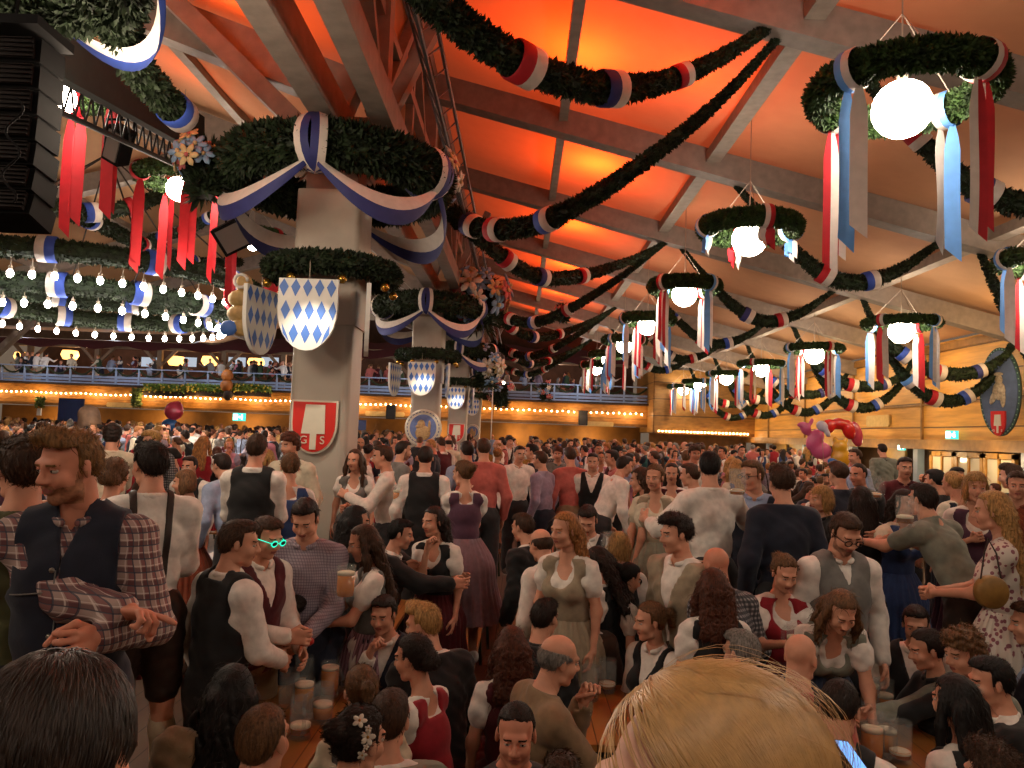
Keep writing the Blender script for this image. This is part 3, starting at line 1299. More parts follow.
# fabric roof, sagging a little between the rafters
yy = []
ys = [YF, -5.5, -.6]+FRAMES+[YB]
for a, b in zip(ys[:-1], ys[1:]):
    yy += [a+(b-a)*i/6 for i in range(6)]
yy.append(YB)
mb = MB()


def sagf(y):
    for a, b in zip(ys[:-1], ys[1:]):
        if a <= y <= b:
            t = (y-a)/(b-a)
            return .22*math.sin(PI*t)
    return 0


for xs in ([XR+(XW-XR)*i/16 for i in range(17)], [XP+.3-(9+XP+.3)*i/10 for i in range(11)], [-9-(-9-XL)*i/22 for i in range(23)]):
    n = len(xs)
    vs = []
    for y in yy:
        for i, x in enumerate(xs):
            z = roof(x) if not (x > XP and x < XR) else 6.6
            if i == 0 and x == XR:
                z = roof(XR)
            pur = abs(math.sin(PI*i/4)) if n == 17 else 1
            vs.append((x, y, z+.12-sagf(y)*(.35+.65*pur)*(0 if i in (0, n-1) else 1)+.10))
    fs = [(j*n+i, j*n+i+1, (j+1)*n+i+1, (j+1)*n+i) for j in range(len(yy)-1) for i in range(n-1)]
    mb.add(vs, fs)
# clerestory fabric above the pillar row
mb.box((XR-.15, (YB+YF)/2, 8.0), (.05, YB-YF, 2.6))
struct(mb.build('ceiling', M_fab, smooth=True))

# rafters and purlins of the two roofs: one timber frame per pillar bay
for fy in [-5.5, -.6]+FRAMES:
    r = struct(MB().beam((XR, fy, roof(XR)-.15), (XW+.1, fy, roof(XW)-.17), .34, .46).build('rafter_right', M_wood))
    mb = MB().beam((XP+.2, fy, 6.45), (-9, fy, 8.95), .30, .50)
    mb.beam((-9, fy, 8.95), (-17, fy, 6.55), .30, .44).beam((-17, fy, 6.55), (XL, fy, 6.55), .3, .4)
    struct(mb.build('rafter_left', M_wood))
mb = MB()
for x in (3.4, 8.6, .6):
    mb.beam((x, YF, roof(x)-.06), (x, YB, roof(x)-.06), .16 if x < 1 else .26, .20)
for x in (-5, -9, -12, -15.5):
    mb.beam((x, YF, roof(x)-.05), (x, YB, roof(x)-.05), .14, .16)
struct(mb.build('purlins', M_woodl))
# twin girder at pillar-head height, with the ridge chord and its lattice
struct(MB().beam((-2.35, YF, 6.05), (-2.35, YB, 6.05), .26, .42).build('girder_beam_inner', M_wood))
struct(MB().beam((-1.72, YF, 6.05), (-1.72, YB, 6.05), .24, .36).build('girder_beam_outer', M_wood))
mb = MB()
mb.beam((XR, YF, 8.95), (XR, YB, 8.95), .22, .26)
mb.beam((XR, YF, 7.5), (XR, YB, 7.5), .14, .16)
for a, b in zip(ys[:-1], ys[1:]):
    mb.beam((XR, a, 6.2), (XR, a, 8.9), .26, .28, up=(0, 1, 0))
    m_ = (a+b)/2
    mb.beam((XR, a, 6.3), (XR, m_, 8.8), .12, .16, up=(1, 0, 0))
    mb.beam((XR, m_, 8.8), (XR, b, 6.3), .12, .16, up=(1, 0, 0))
    mb.beam((XR, m_, 6.3), (XR, m_, 8.8), .12, .14, up=(0, 1, 0))
struct(mb.build('ridge_lattice', M_wood))
# aluminium lighting truss slung under the ridge
mb = MB()
for x, z in ((-1.25, 6.5), (-1.0, 6.5), (-1.12, 6.25)):
    mb.tube([(x, YF, z), (x, YB, z)], .025, 6)
for i in range(int((YB-YF)/.5)):
    y = YF+i*.5
    mb.tube([(-1.25, y, 6.5), (-1.12, y+.25, 6.25), (-1.0, y+.5, 6.5)], .012, 4)
tr = mb.build('lighting_truss', mat('dull_steel', '#6a6a6c', .4, .1, 20, metal=.6))
tag(tr, 'long silver lattice lighting truss running under the ridge behind the pillars', 'truss')

M_paint = mat('pillar_paint', '#a39a8e', .55, .05, 2.5)
# knee braces at the first pillars, left side, and the pillars themselves
PIL = [9.2, 19.0, 28.8, 38.6]


def rrect(wx, wy, r, n=5):
    out = []
    for cx, cy, a0 in ((wx/2-r, wy/2-r, 0), (-wx/2+r, wy/2-r, 90), (-wx/2+r, -wy/2+r, 180), (wx/2-r, -wy/2+r, 270)):
        for i in range(n+1):
            a = math.radians(a0+90*i/n)
            out.append((cx+r*math.cos(a), cy+r*math.sin(a)))
    return out


def column_mesh(mb, secs):
    n = len(secs[0][0])
    vs, fs = [], []
    for o, z in secs:
        vs += [(x, y, z) for x, y in o]
    for i in range(len(secs)-1):
        for k in range(n):
            k2 = (k+1) % n
            fs.append((i*n+k, i*n+k2, (i+1)*n+k2, (i+1)*n+k))
    fs.append(tuple((len(secs)-1)*n+k for k in range(n)))
    fs.append(tuple(range(n))[::-1])
    return mb.add(vs, fs)


PN = ['nearest grey painted pillar bearing the red spade shield with letters', 'second grey pillar with round white and blue lion emblem', 'third grey pillar back along the row with a small red shield', 'farthest grey pillar of the row with a small round emblem']
M_shadow = mat('timber_dark', '#4d3d33', .7, .1, 5)
for i, py_ in enumerate(PIL):
    p = empty('pillar', (XP, py_, 0))
    tag(p, PN[i], 'pillar', 'pillars down the middle of the tent')
    column_mesh(MB(), [(rrect(.70, .70, .10), 0), (rrect(.70, .70, .10), 3.55)]).build('shaft', M_paint, p)
    column_mesh(MB(), [(rrect(.76, .76, .06), 3.55), (rrect(.76, .76, .06), 5.15)]).build('upper_casing', mat('casing_paint', '#a99c8e', .6, .08, 3), p)
    MB().box((0, 0, 5.5), (.62, .5, .7)).box((0, 0, 5.95), (.95, .62, .22)).build('head_block', M_wood, p)
for py_ in PIL:
    mb = MB()
    mb.beam((XP-.2, py_-.1, 5.75), (-5.0, py_-.35, 8.0), .22, .34, up=(0, 1, 0))
    mb.beam((XP, py_+.4, 5.6), (XP, py_+2.2, 6.0), .16, .2, up=(1, 0, 0))
    mb.beam((XP+.3, py_, 5.6), (XR+.9, py_, 7.9), .16, .2, up=(0, 1, 0))
    struct(mb.build('knee_brace', M_wood))

for i, fy in enumerate((26.5,)):
    x = -19.0
    mb = MB().box((x, fy, 3.3), (.3, .3, 6.6)).beam((x-2.2, fy, 4.4), (x, fy, 6.6), .2, .28, up=(0, 1, 0)).beam((x, fy, 3.9), (x+2.6, fy, 6.6), .2, .28, up=(0, 1, 0))
    struct(mb.build('timber_post', M_wood))
# ------------------------------------------------------------------ right wall
mb = MB()
mb.box((XW+.06, (YB+YF)/2, 4.1), (.12, YB-YF, 2.9))
struct(mb.build('wall_right', M_pine))
mb = MB()
mb.box((XW-.06, (YB+YF)/2, 2.5), (.2, YB-YF, .30))
mb.box((XW-.03, (YB+YF)/2, 3.72), (.06, YB-YF, .05))
mb.box((XW-.03, (YB+YF)/2, 5.38), (.14, YB-YF, .2))
struct(mb.build('trim_1', mat('wall_beam', '#8a6434', .5, .15, 5)))
mb = MB()
for y in [4.3, 9.2, 14.1, 19, 23.9, 28.8, 33.7, 38.6]:
    mb.box((XW-.02, y, 4.0), (.10, .07, 2.8))
struct(mb.build('trim_2', mat('wall_post', '#8a6434', .5, .15, 5)))
# lower part: glazed doors, panelled bays and dark openings
M_frame = mat('door_frame', '#a8782f', .45, .1, 6)
M_glass = mat('door_glass', '#c9c0a6', .12, .0, 2, spec=.6)
struct(MB().box((XW+.5, (YB+YF)/2, 1.2), (.1, YB-YF, 2.4)).build('wall_recess', mat('recess', '#5c4020', .7, .2, 2)))
mb = MB()
for y in [4.3, 9.2, 14.1, 19, 24.2, 28.9, 33.7, 38.6]:
    mb.box((XW+.02, y, 1.2), (.22, .26, 2.4))
struct(mb.build('wall_posts', mat('steel_post', '#8b9aa6', .4, .05, 4)))
n_ = 1
for y in (20.1, 21.45, 22.8, 12.2, 13.6):
    mb = MB()
    for s in (-1, 1):
        mb.box((0, s*.60, 1.15), (.1, .12, 2.3))
    mb.box((0, 0, 2.24), (.1, 1.32, .14)).box((0, 0, 1.0), (.1, 1.1, .12)).box((0, 0, .2), (.1, 1.1, .4)).box((0, 0, 1.2), (.1, .07, 2.2))
    d = struct(mb.build('door_%d' % n_, M_frame))
    d.location = (XW, y, 0)
    MB().box((.01, 0, 1.55), (.02, 1.1, 1.2)).build('door_glass', M_glass, d)
    MB().box((-.08, .1, 1.05), (.04, .03, .2)).build('door_handle', mat('brass', '#b08a45', .3, 0, metal=.9), d)
    n_ += 1
for y in (30.0, 32.2, 35.0, 37.2, 26.0):
    o = struct(MB().box((XW+.1, y, 1.2), (.08, 1.7, 2.3)).build('panel_bay', mat('bay_panel', '#9d7a3c', .5, .1, 3)))
for y in (23.6, 22.3, 32, 37):
    pass
# ------------------------------------------------------------------ back wall, right piece (nearer) and balcony
X1 = 7.15
YN = 41.0
mb = MB()
mb.box(((X1+XW)/2, YN, 4.4), (XW-X1, .12, 3.4))
mb.box((X1, (YN+YB+4)/2, 4.4), (.12, YB+4-YN, 3.4))
struct(mb.build('wall_back', M_pine2))
struct(MB().box(((X1+XW)/2, YN-.02, 2.75), (XW-X1, .1, .15)).box(((X1+XW)/2, YN+1.5, 1.3), (XW-X1, .1, 2.8)).build('trim_3', mat('dark_amber', '#6b4418', .6, .2, 3)))
# the serving front below the balcony
fas = MB()
fas.box(((X1+XL)/2, YB, 3.65), (X1-XL, .25, 1.15))
struct(fas.build('wall_front', planks('fascia_boards', '#a87433', '#5b3a16', .38)))
struct(MB().box(((X1+XL)/2, YB-.15, 3.08), (X1-XL, .12, .14)).box(((X1+XL)/2, YB-.15, 4.22), (X1-XL, .16, .10)).build('trim_4', mat('fascia_trim', '#6e4a22', .6, .15, 4)))
struct(MB().box(((X1+XL)/2, YB+2.5, 1.5), (X1-XL, .1, 3.0)).build('wall_serving', mat('serving_wall', '#8a5c26', .7, .3, .8)))
struct(MB().box(((X1+XL)/2, YB+3, 4.25), (X1-XL, 7, .1)).build('balcony_floor', M_dark))
struct(MB().box(((X1+XL)/2, YB+6, 6.6), (X1-XL, .1, 5.5)).build('wall_balcony', mat('balcony_wall', '#4a3226', .8, .2, 2)))
mb = MB()
mb.box(((X1+XL)/2, YB+1.6, 6.75), (X1-XL, .3, .5))
struct(mb.build('balcony_beam', mat('balcony_timber', '#7c6248', .6, .15, 4)))
struct(MB().box((XL-.05, (YB+YF)/2, 3.2), (.1, YB-YF, 6.6)).build('wall_left', M_pine2))
struct(MB().box((-3, YF, 4.5), (XW-XL, .1, 9)).build('wall_rear', M_pine2))
# red cloth canopy over the balcony
vs, fs = [], []
N = 60
for j in range(4):
    for i in range(N+1):
        x = XL+(X1-XL)*i/N
        vs.append((x, YB+.6+j*1.6, 7.0+(.55 if j in (1, 2) else 0)-.12*math.cos(i*PI/2.5)-.9*(j == 0)*.6))
for j in range(3):
    for i in range(N):
        fs.append((j*(N+1)+i, j*(N+1)+i+1, (j+1)*(N+1)+i+1, (j+1)*(N+1)+i))
tag(MB().add(vs, fs).build('canopy', mat('dark_red_cloth', '#4c1119', .9, .1, 3), smooth=True), 'dark red cloth canopy spread over the far balcony', 'canopy')

# balcony railing: one thing per bay
M_rail = mat('rail_paint', '#8fa0bd', .5, .08, 6)
M_railgar = None
bayw = 1.3
nb = int((X1-XL)/bayw)


def leafy(mb, path, rads, dens, leaf=.05, seed=0, mi=0, core=.72, jit=.6, ncore=8):
    """fir garland: a core tube bristling with small leaves"""
    rg = np.random.default_rng(seed)
    P = np.array([list(p) for p in path], float)
    Rr = np.array(rads, float) if hasattr(rads, '__len__') else np.full(len(P), rads)
    mb.tube([Vector(p) for p in P], list(Rr*core), ncore, mi)
    seg = np.linalg.norm(np.diff(P, axis=0), axis=1)
    L = np.concatenate([[0], np.cumsum(seg)])
    n = int(L[-1]*dens*1.25)
    t = rg.random(n)*L[-1]
    i = np.clip(np.searchsorted(L, t)-1, 0, len(P)-2)
    f = (t-L[i])/seg[i]
    c = P[i]+(P[i+1]-P[i])*f[:, None]
    r = Rr[i]+(Rr[i+1]-Rr[i])*f
    tg = (P[i+1]-P[i])/seg[i][:, None]
    d = rg.normal(size=(n, 3))
    d -= tg*(d*tg).sum(1)[:, None]
    d /= np.linalg.norm(d, axis=1)[:, None]
    base = c+d*(r*core*.85)[:, None]
    dirn = d+tg*rg.normal(0, .7, (n, 1))+rg.normal(0, .35, (n, 3))
    dirn /= np.linalg.norm(dirn, axis=1)[:, None]
    ln = (r*(1-core*.85)*.8+leaf*.35)*rg.uniform(.45, 1.2, n)
    leaf = leaf*.8
    side = np.cross(dirn, rg.normal(size=(n, 3)))
    side /= np.linalg.norm(side, axis=1)[:, None]
    tip = base+dirn*ln[:, None]
    mid = base+dirn*(ln*.5)[:, None]
    wd = leaf*.35*rg.uniform(.6, 1.2, n)
    a, b = mid+side*wd[:, None], mid-side*wd[:, None]
    V = np.stack([base, a, tip, b], 1).reshape(-1, 3)
    o = len(mb.v)
    mb.v += [tuple(v) for v in V.tolist()]
    mb.f += [(o+4*k, o+4*k+1, o+4*k+2, o+4*k+3) for k in range(n)]
    mb.m += [mi]*n
    return mb


M_fir = mat('fir_green', '#1f2d16', .7, .5, 9)
M_firb = mat('fir_bright', '#334a20', .7, .5, 9)
MR = {'w': mat('ribbon_white', '#c9bfb6', .8, .06, 10), 'r': mat('ribbon_red', '#a3121e', .7, .08, 10), 'b': mat('ribbon_blue', '#2f4aa0', .7, .08, 10),
      'd': mat('ribbon_deep_blue', '#2b2f66', .7, .08, 10), 'l': mat('ribbon_light_blue', '#5b8fd0', .7, .06, 10)}


def band(path, rads, f, c1, c2, parent, wdt=.16):
    """ribbon wrapped round a garland at the fraction f: two colours side by side"""
    P = [Vector(p) for p in path]
    L = [0]
    for a, b in zip(P[:-1], P[1:]):
        L.append(L[-1]+(b-a).length)
    s = f*L[-1]
    i = max(k for k in range(len(L)-1) if L[k] <= s)
    t = (s-L[i])/(L[i+1]-L[i])
    c = P[i].lerp(P[i+1], t)
    r = (rads[i]+(rads[i+1]-rads[i])*t if hasattr(rads, '__len__') else rads)
    tg = (P[i+1]-P[i]).normalized()
    q = tg.to_track_quat('Z', 'X').to_matrix()
    mb = MB()
    rr = r*1.0+.015
    ww = wdt*r/.2 if r > .12 else wdt*.7
    mb.lathe([(rr*.9, -ww), (rr, -ww*.9), (rr, 0)], 20, c, 0, q)
    mb.lathe([(rr, 0), (rr, ww*.9), (rr*.9, ww)], 20, c, 1, q)
    return mb.build('ribbon_band', [MR[c1], MR[c2]], parent, True)


for i in range(nb):
    x0 = X1-.1-(i+1)*bayw
    r = empty('balcony_railing', (x0, YB-.2, 4.27))
    tag(r, 'blue grey wooden balcony railing bay hung with a green swag', 'railing', 'railing bays along the far balcony')
    mb = MB()
    for z in (.95,):
        mb.box((bayw/2, 0, z), (bayw, .10, .06))
    mb.build('top_rail', M_rail, r)
    mb = MB()
    for z in (.06, .26, .44):
        mb.box((bayw/2, 0, z), (bayw, .04, .13))
    mb.build('boards', M_rail, r)
    MB().box((0, -.03, .48), (.09, .09, .98)).build('post', M_rail, r)
    pth = [(.05+(bayw-.1)*t, -.08, .88-.34*4*t*(1-t)) for t in [k/8 for k in range(9)]]
    leafy(MB(), pth, .065, 90, .05, i).build('swag', M_fir, r)
# balcony posts with braces
for i, x in enumerate([-29, -25, -21.3, -17.5, -14.0, -10.3, -6.6, -2.9, .8, 4.5]):
    mb = MB().box((0, 0, 1.2), (.26, .26, 2.5))
    for s in (-1, 1):
        mb.beam((s*.05, 0, 1.3), (s*1.0, 0, 2.3), .16, .16, up=(0, 1, 0))
    o = mb.build('balcony_post', mat('balcony_timber', '#7c6248', .6, .15, 4))
    o.location = (x, YB+1.6, 4.3)
    tag(o, 'timber balcony post with two slanting braces', 'post', 'posts on the far balcony')

# string lights along the back fascia and nearer piece
M_bulb = mat('warm_bulb', (1.0, .62, .28), emit=26)
M_bulb.cycles.emission_sampling = 'NONE'


def string_lights(a, b, n, label, wav=.05):
    r = empty('string_lights', a)
    tag(r, label, 'string lights')
    A, B = Vector((0, 0, 0)), Vector(b)-Vector(a)
    MB().tube([A.lerp(B, i/60)+Vector((0, 0, -wav*abs(math.sin(i*.5)))) for i in range(61)], .01, 5).build('cable', M_dark, r)
    proto = MB().sphere((0, 0, 0), .042, 8).build('bulb', M_bulb, r, True)
    for i in range(n):
        o = proto if i == 0 else proto.copy()
        if i:
            COL.objects.link(o)
            o.parent = r
        p = A.lerp(B, (i+.5)/n)
        o.location = p+Vector((0, -.03, -.05-wav*abs(math.sin((i+.5)/n*30))))
    return r


string_lights((-30.5, YB-.28, 3.80), (-2.9, YB-.28, 3.80), 98, 'string of warm bulbs along the wooden front, left of the nearest pillar')
string_lights((-2.5, YB-.28, 3.80), (6.9, YB-.28, 3.80), 30, 'string of warm bulbs along the wooden front, right of the nearest pillar')
string_lights((7.3, YN-.12, 2.86), (12.2, YN-.12, 2.86), 26, 'dense string of bulbs low on the far right wall', .01)
for x in np.arange(-30, 7, 3):
    lamp('POINT', (x, YB-.8, 3.65), 30, (1, .6, .25), .15)
for x in (8, 9.5, 11, 12):
    lamp('POINT', (x, YN-.3, 2.6), 7, (1, .6, .28), .1)
for x in (-27, -21, -16, -11, -5, 0, 4):
    lamp('POINT', (x, YB+1.3, 2.2), 90, (1, .66, .3), .3)
for x in (-26, -19, -13, -5, 2):
    lamp('POINT', (x, YB+2.5, 5.9), 110, (1, .66, .45), .3)
# lit amber paper lampshades on the balcony
M_amber = mat('amber_shade', (1.0, .50, .13), emit=2.2)
for i, (px, py_) in enumerate([(176, 361), (210, 361), (256, 363), (23, 357), (70, 355)]):
    c = at(px, py_, YB+2.2)
    o = MB().lathe([(.0, -.28), (.36, -.26), (.50, 0), (.42, .26), (.0, .30)], 18).build('balcony_lamp', M_amber, smooth=True)
    o.location = c
    tag(o, 'glowing amber drum lampshade over the far balcony', 'lamp', 'amber lampshades over the balcony')
# pale lit windows at the back of the balcony
for i, px in enumerate((150, 188, 237, 270)):
    c = at(px, 362, YB+5.85)
    struct(MB().box(c, (1.1, .06, .6)).build('window_%d' % (i+1), mat('window_light', '#9fb4c9', emit=.5)))
for x in (-27, -22, -17, -12, -7, 3):  # added cool fill in front of the rail, to brighten the railing
    lamp('POINT', (x, YB-2.2, 5.9), 75, (.85, .9, 1.0), .2)
# added point lights without fixtures brighten the right wall and the door bays
for y in (12, 17, 22, 27, 32, 37):
    lamp('POINT', (10.9, y+.3, 4.75), 85, (1, .70, .36), .15)
for y in (20, 23, 26.5, 31, 36):
    lamp('POINT', (XW-.7, y, 2.15), 26, (1, .72, .38), .15)
# plaque boards on fascia
M_plq = mat('plaque_cream', '#c3a468', .6, .08, 8)
for px, py_, d, ww, hh, lb, rot in [(600, 424, YB-.2, 1.5, .26, 'long cream name board on the wooden front under the balcony', 0), (120, 405, YB-.2, 1.5, .26, 'long cream name board on the wooden front at the far left', 0),
                                    (385, 414, YB-.2, 2.2, .26, 'long cream name board between the first two pillars', 0)]:
    o = MB().prism([(-ww/2, -hh/2+.05), (-ww/2+.05, -hh/2), (ww/2-.05, -hh/2), (ww/2, -hh/2+.05), (ww/2, hh/2-.05), (ww/2-.05, hh/2), (-ww/2+.05, hh/2), (-ww/2, hh/2-.05)], .05).build('name_board', M_plq)
    o.location = at(px, py_, d)
    tag(o, lb, 'sign')
for py_, sc_, lb in ((420, 1, 'cream name board on the right wooden wall above the balloons'),):
    c = at(879, 421, 26.8)
    o = MB().prism([(-.85, -.14), (-.78, -.2), (.78, -.2), (.85, -.14), (.85, .14), (.78, .2), (-.78, .2), (-.85, .14)], .05).build('name_board', M_plq)
    o.location = (XW-.05, c.y, c.z)
    o.rotation_euler.z = PI/2
    tag(o, lb, 'sign')

# exit signs
M_exit = mat('exit_green', (.04, .62, .5), emit=.9)
M_exw = mat('exit_white', (.8, 1, .95), emit=2.2)


def exit_sign(loc, rz, sc, label):
    e = empty('exit_sign', loc, rz)
    tag(e, label, 'exit sign')
    MB().box((0, .03*sc, 0), (.6*sc, .05*sc, .36*sc)).build('light_box', M_exit, e)
    mb = MB()
    mb.box((-.16*sc, -.006, 0), (.20*sc, .03, .27*sc)).box((.14*sc, -.006, -.03*sc), (.07*sc, .03, .15*sc)).box((.14*sc, -.006, .10*sc), (.06*sc, .03, .06*sc))
    mb.prism([(-.05*sc, .0), (.05*sc, .06*sc), (.05*sc, -.06*sc)], .03)
    mb.build('pictogram', M_exw, e)
    return e


e = at(954, 435, 21.8)
exit_sign((XW-.30, e.y, e.z), -PI/2+.35, .66, 'large lit green exit sign on the beam above the glazed doors')
e = at(888, 447, 25)
exit_sign((XW-.12, e.y, e.z), -PI/2+.35, .5, 'small green exit sign in the opening left of the glazed doors')
exit_sign(at(239, 417, YB-.3), 0, 1.2, 'green exit sign on the far wall left of the nearest pillar')

# street-style lamps on the fascia, small dark speakers on fascia
for px, py_, lb in ((391, 412, 'small dark loudspeaker on the front between the first two pillars'), (583, 418, 'small dark loudspeaker on the front left of the far corner')):
    e = empty('wall_speaker', at(px, py_, YB-.35))
    MB().box((0, 0, 0), (.5, .3, .8)).build('cabinet', mat('speaker_black', '#17171a', .6, .1, 30), e)
    MB().box((0, -.16, -.1), (.36, .02, .5)).build('grille', mat('speaker_grille', '#2c2c30', .8, .2, 80), e)
    tag(e, lb, 'speaker')
# ================================================================== DECORATION


def catm(pts, n=10):
    P = [Vector(p) for p in pts]
    P = [P[0]*2-P[1]]+P+[P[-1]*2-P[-2]]
    out = []
    for i in range(1, len(P)-2):
        for k in range(n):
            t = k/n
            a, b, c, d = P[i-1:i+3]
            out.append(.5*((2*b)+(c-a)*t+(2*a-5*b+4*c-d)*t*t+(3*b-a-3*c+d)*t**3))
    out.append(P[-2])
    return out


def garland(pts, r0, r1, bands, label, group=None, dens=None, seed=0, leaf=.07, shape=None):
    path = catm(pts, 8)
    n = len(path)
    base = path[0].copy()
    path = [p-base for p in path]
    if shape:
        rads = [shape(i/(n-1)) for i in range(n)]
    else:
        rads = [r0+(r1-r0)*i/(n-1) for i in range(n)]
    e = empty('fir_garland', base)
    tag(e, label, 'garland', group)
    leafy(MB(), path, rads, dens or 900, leaf, seed).build('greenery', M_fir, e)
    for f, c1, c2 in bands:
        band(path, rads, f, c1, c2, e)
    return e


ORD = ['first', 'second', 'third', 'fourth', 'fifth', 'sixth', 'seventh', 'eighth']
thick = lambda t: .065+.135*max(0, math.sin(PI*min(1, t/.62*.5+.22)))**1.0 if t < .62 else .065+.135*max(0, 1-(t-.5)/.45)
bell = lambda t: .06+.12*math.sin(PI*t)**1.3
# garlands fanning from the roof purlin (Q) down to the ridge line, two to each pillar frame
Qs = [9.2, 19.0, 28.8, 38.6]
g1 = [at(398, -40, 6.3), at(455, 20, 7.0), at(535, 70, 7.7), at(600, 88, 8.3), at(655, 84, 8.7), at(720, 58, 9.0), at(797, 8, 9.25)]
garland(g1, .2, .08, [(.29, 'r', 'w'), (.50, 'd', 'w'), (.68, 'r', 'w')], 'thick fir garland across the top of the picture with red, blue and red ribbon bands', seed=1, dens=1100,
        shape=lambda t: .20 if t < .5 else max(.055, .20-.29*(t-.5)))
g2 = [at(452, 212, 13.9), at(480, 228, 13.4), at(530, 226, 12.4), at(590, 198, 11.3), at(660, 150, 10.4), at(722, 98, 9.7), at(782, 34, 9.25)]
garland(g2, .2, .08, [(.09, 'd', 'w'), (.19, 'r', 'w'), (.38, 'b', 'w')], 'long fir garland falling from the top centre beam to the ridge left of the lamps', seed=2, dens=1000,
        shape=lambda t: .20 if t < .35 else max(.05, .20-.25*(t-.35)))
k_ = 3
for q in (19.0, 28.8, 38.6):
    nm = {19.0: 'second', 28.8: 'third', 38.6: 'farthest'}[q]
    Q = Vector((3.5, q, roof(3.5)-.35))
    for s in (-1, 1):
        yy0 = q+s*4.9
        R = Vector((-1.35, yy0, 6.35))
        M1 = R.lerp(Q, .28)+Vector((0, 0, -.95))
        M2 = R.lerp(Q, .50)+Vector((0, 0, -1.0))
        M3 = R.lerp(Q, .78)+Vector((0, 0, -.55))
        garland([R, M1, M2, M3, Q], .17, .06, [(.2, 'r', 'w'), (.34, 'b' if s > 0 else 'd', 'w'), (.52, 'r', 'w')],
                '%s fir garland of the pair slung from the %s purlin point to the ridge' % ('nearer' if s < 0 else 'farther', nm), seed=k_, dens=700,
                shape=lambda t: .18 if t < .45 else max(.05, .18-.24*(t-.45)))
        k_ += 1
# right half: shallow swags from purlin towards the wall on every frame
for i, fy in enumerate([9.2, 14.1, 19.0, 23.9, 28.8, 33.7]):
    a, b = Vector((3.9, fy+.1, roof(3.9)-.35)), Vector((7.75, fy+.1, roof(7.75)-.35))
    m = (a+b)/2+Vector((.1, 0, -1.3))
    garland([a, a.lerp(m, .55)+Vector((0, 0, -.25)), m, b.lerp(m, .5)+Vector((0, 0, -.22)), b], .15, .15, [(.28, 'b' if i % 2 == 1 else 'r', 'w'), (.5, 'r' if i % 2 else 'd', 'w'), (.68, 'b' if i % 2 else 'r', 'w')],
            'shallow fir swag under the right roof, %s along from the camera' % ORD[i], seed=20+i, dens=800, shape=bell)
for i, fy in enumerate([9.2, 14.1, 19.0, 23.9, 28.8, 33.7, 38.6]):
    a = Vector((8.45, fy+.1, roof(8.45)-.3))
    b = Vector((XW-.1, fy+.1, 5.25))
    garland([a, a+Vector((.5, -.0, -.95)), Vector((10.0, fy, 4.35)), Vector((11.0, fy, 4.25)), Vector((11.8, fy, 4.6)), b], .15, .15, [(.35, 'b', 'w'), (.52, 'r', 'w'), (.72, 'd', 'w')],
            'fir garland looping from roof to right wall, %s along from the camera' % ORD[i], seed=40+i, dens=800, shape=lambda t: .06+.14*math.sin(PI*min(1, max(0, t*1.05)))**1.3)
    a2 = Vector((9.6, fy+.5, 4.5)) if i else Vector((9.6, fy+.5, 5))
    garland([Vector((9.1, fy+.6, 5.3)), Vector((9.6, fy+.6, 4.4)), Vector((10.3, fy+.6, 3.75)), Vector((11.1, fy+.6, 3.62)), Vector((11.9, fy+.5, 4.2)), Vector((XW-.08, fy+.4, 5.2))], .15, .15,
            [(.30, 'l', 'w'), (.45, 'r', 'w'), (.62, 'b', 'w')], 'lower fir loop lit from below beside the right wall, %s along from the camera' % ORD[i], seed=60+i, dens=800, shape=lambda t: .06+.13*math.sin(PI*t)**1.2)

# ------------------------------------------------------------------ lamp wreaths
M_globe = mat('lamp_globe', (1.0, .86, .70), emit=32)
M_cord = mat('lamp_cord', '#9a8a7a', .6, 0)


def ribbon_mesh(x, y, z0, L, wdt, ang, seed, cut=.06, side=1):
    """a hanging strip, slightly turned and wavy, with an oblique cut end; two colours side by side"""
    rg = random.Random(seed)
    n = 10
    c, s = math.cos(ang), math.sin(ang)
    vs, fs, mi = [], [], []
    tw = rg.uniform(-.5, .5)
    ph = rg.uniform(0, 6)
    for k in range(n+1):
        t = k/n
        wv = .025*math.sin(t*5+ph)*t
        cc, ss = math.cos(ang+tw*t), math.sin(ang+tw*t)
        ww = wdt*(.35+.65*min(1, t*6))
        for j, u in enumerate((-.5, 0, .0, .5)):
            zz = z0-L*t-(cut*u*2*side if k == n else 0)
            vs.append((x+cc*ww*u-ss*wv, y+ss*ww*u+cc*wv, zz))
    m = len(vs)
    for k in range(n):
        fs.append((k*4, k*4+1, k*4+5, k*4+4))
        mi.append(0)
        fs.append((k*4+2, k*4+3, k*4+7, k*4+6))
        mi.append(1)
    return vs, fs, mi


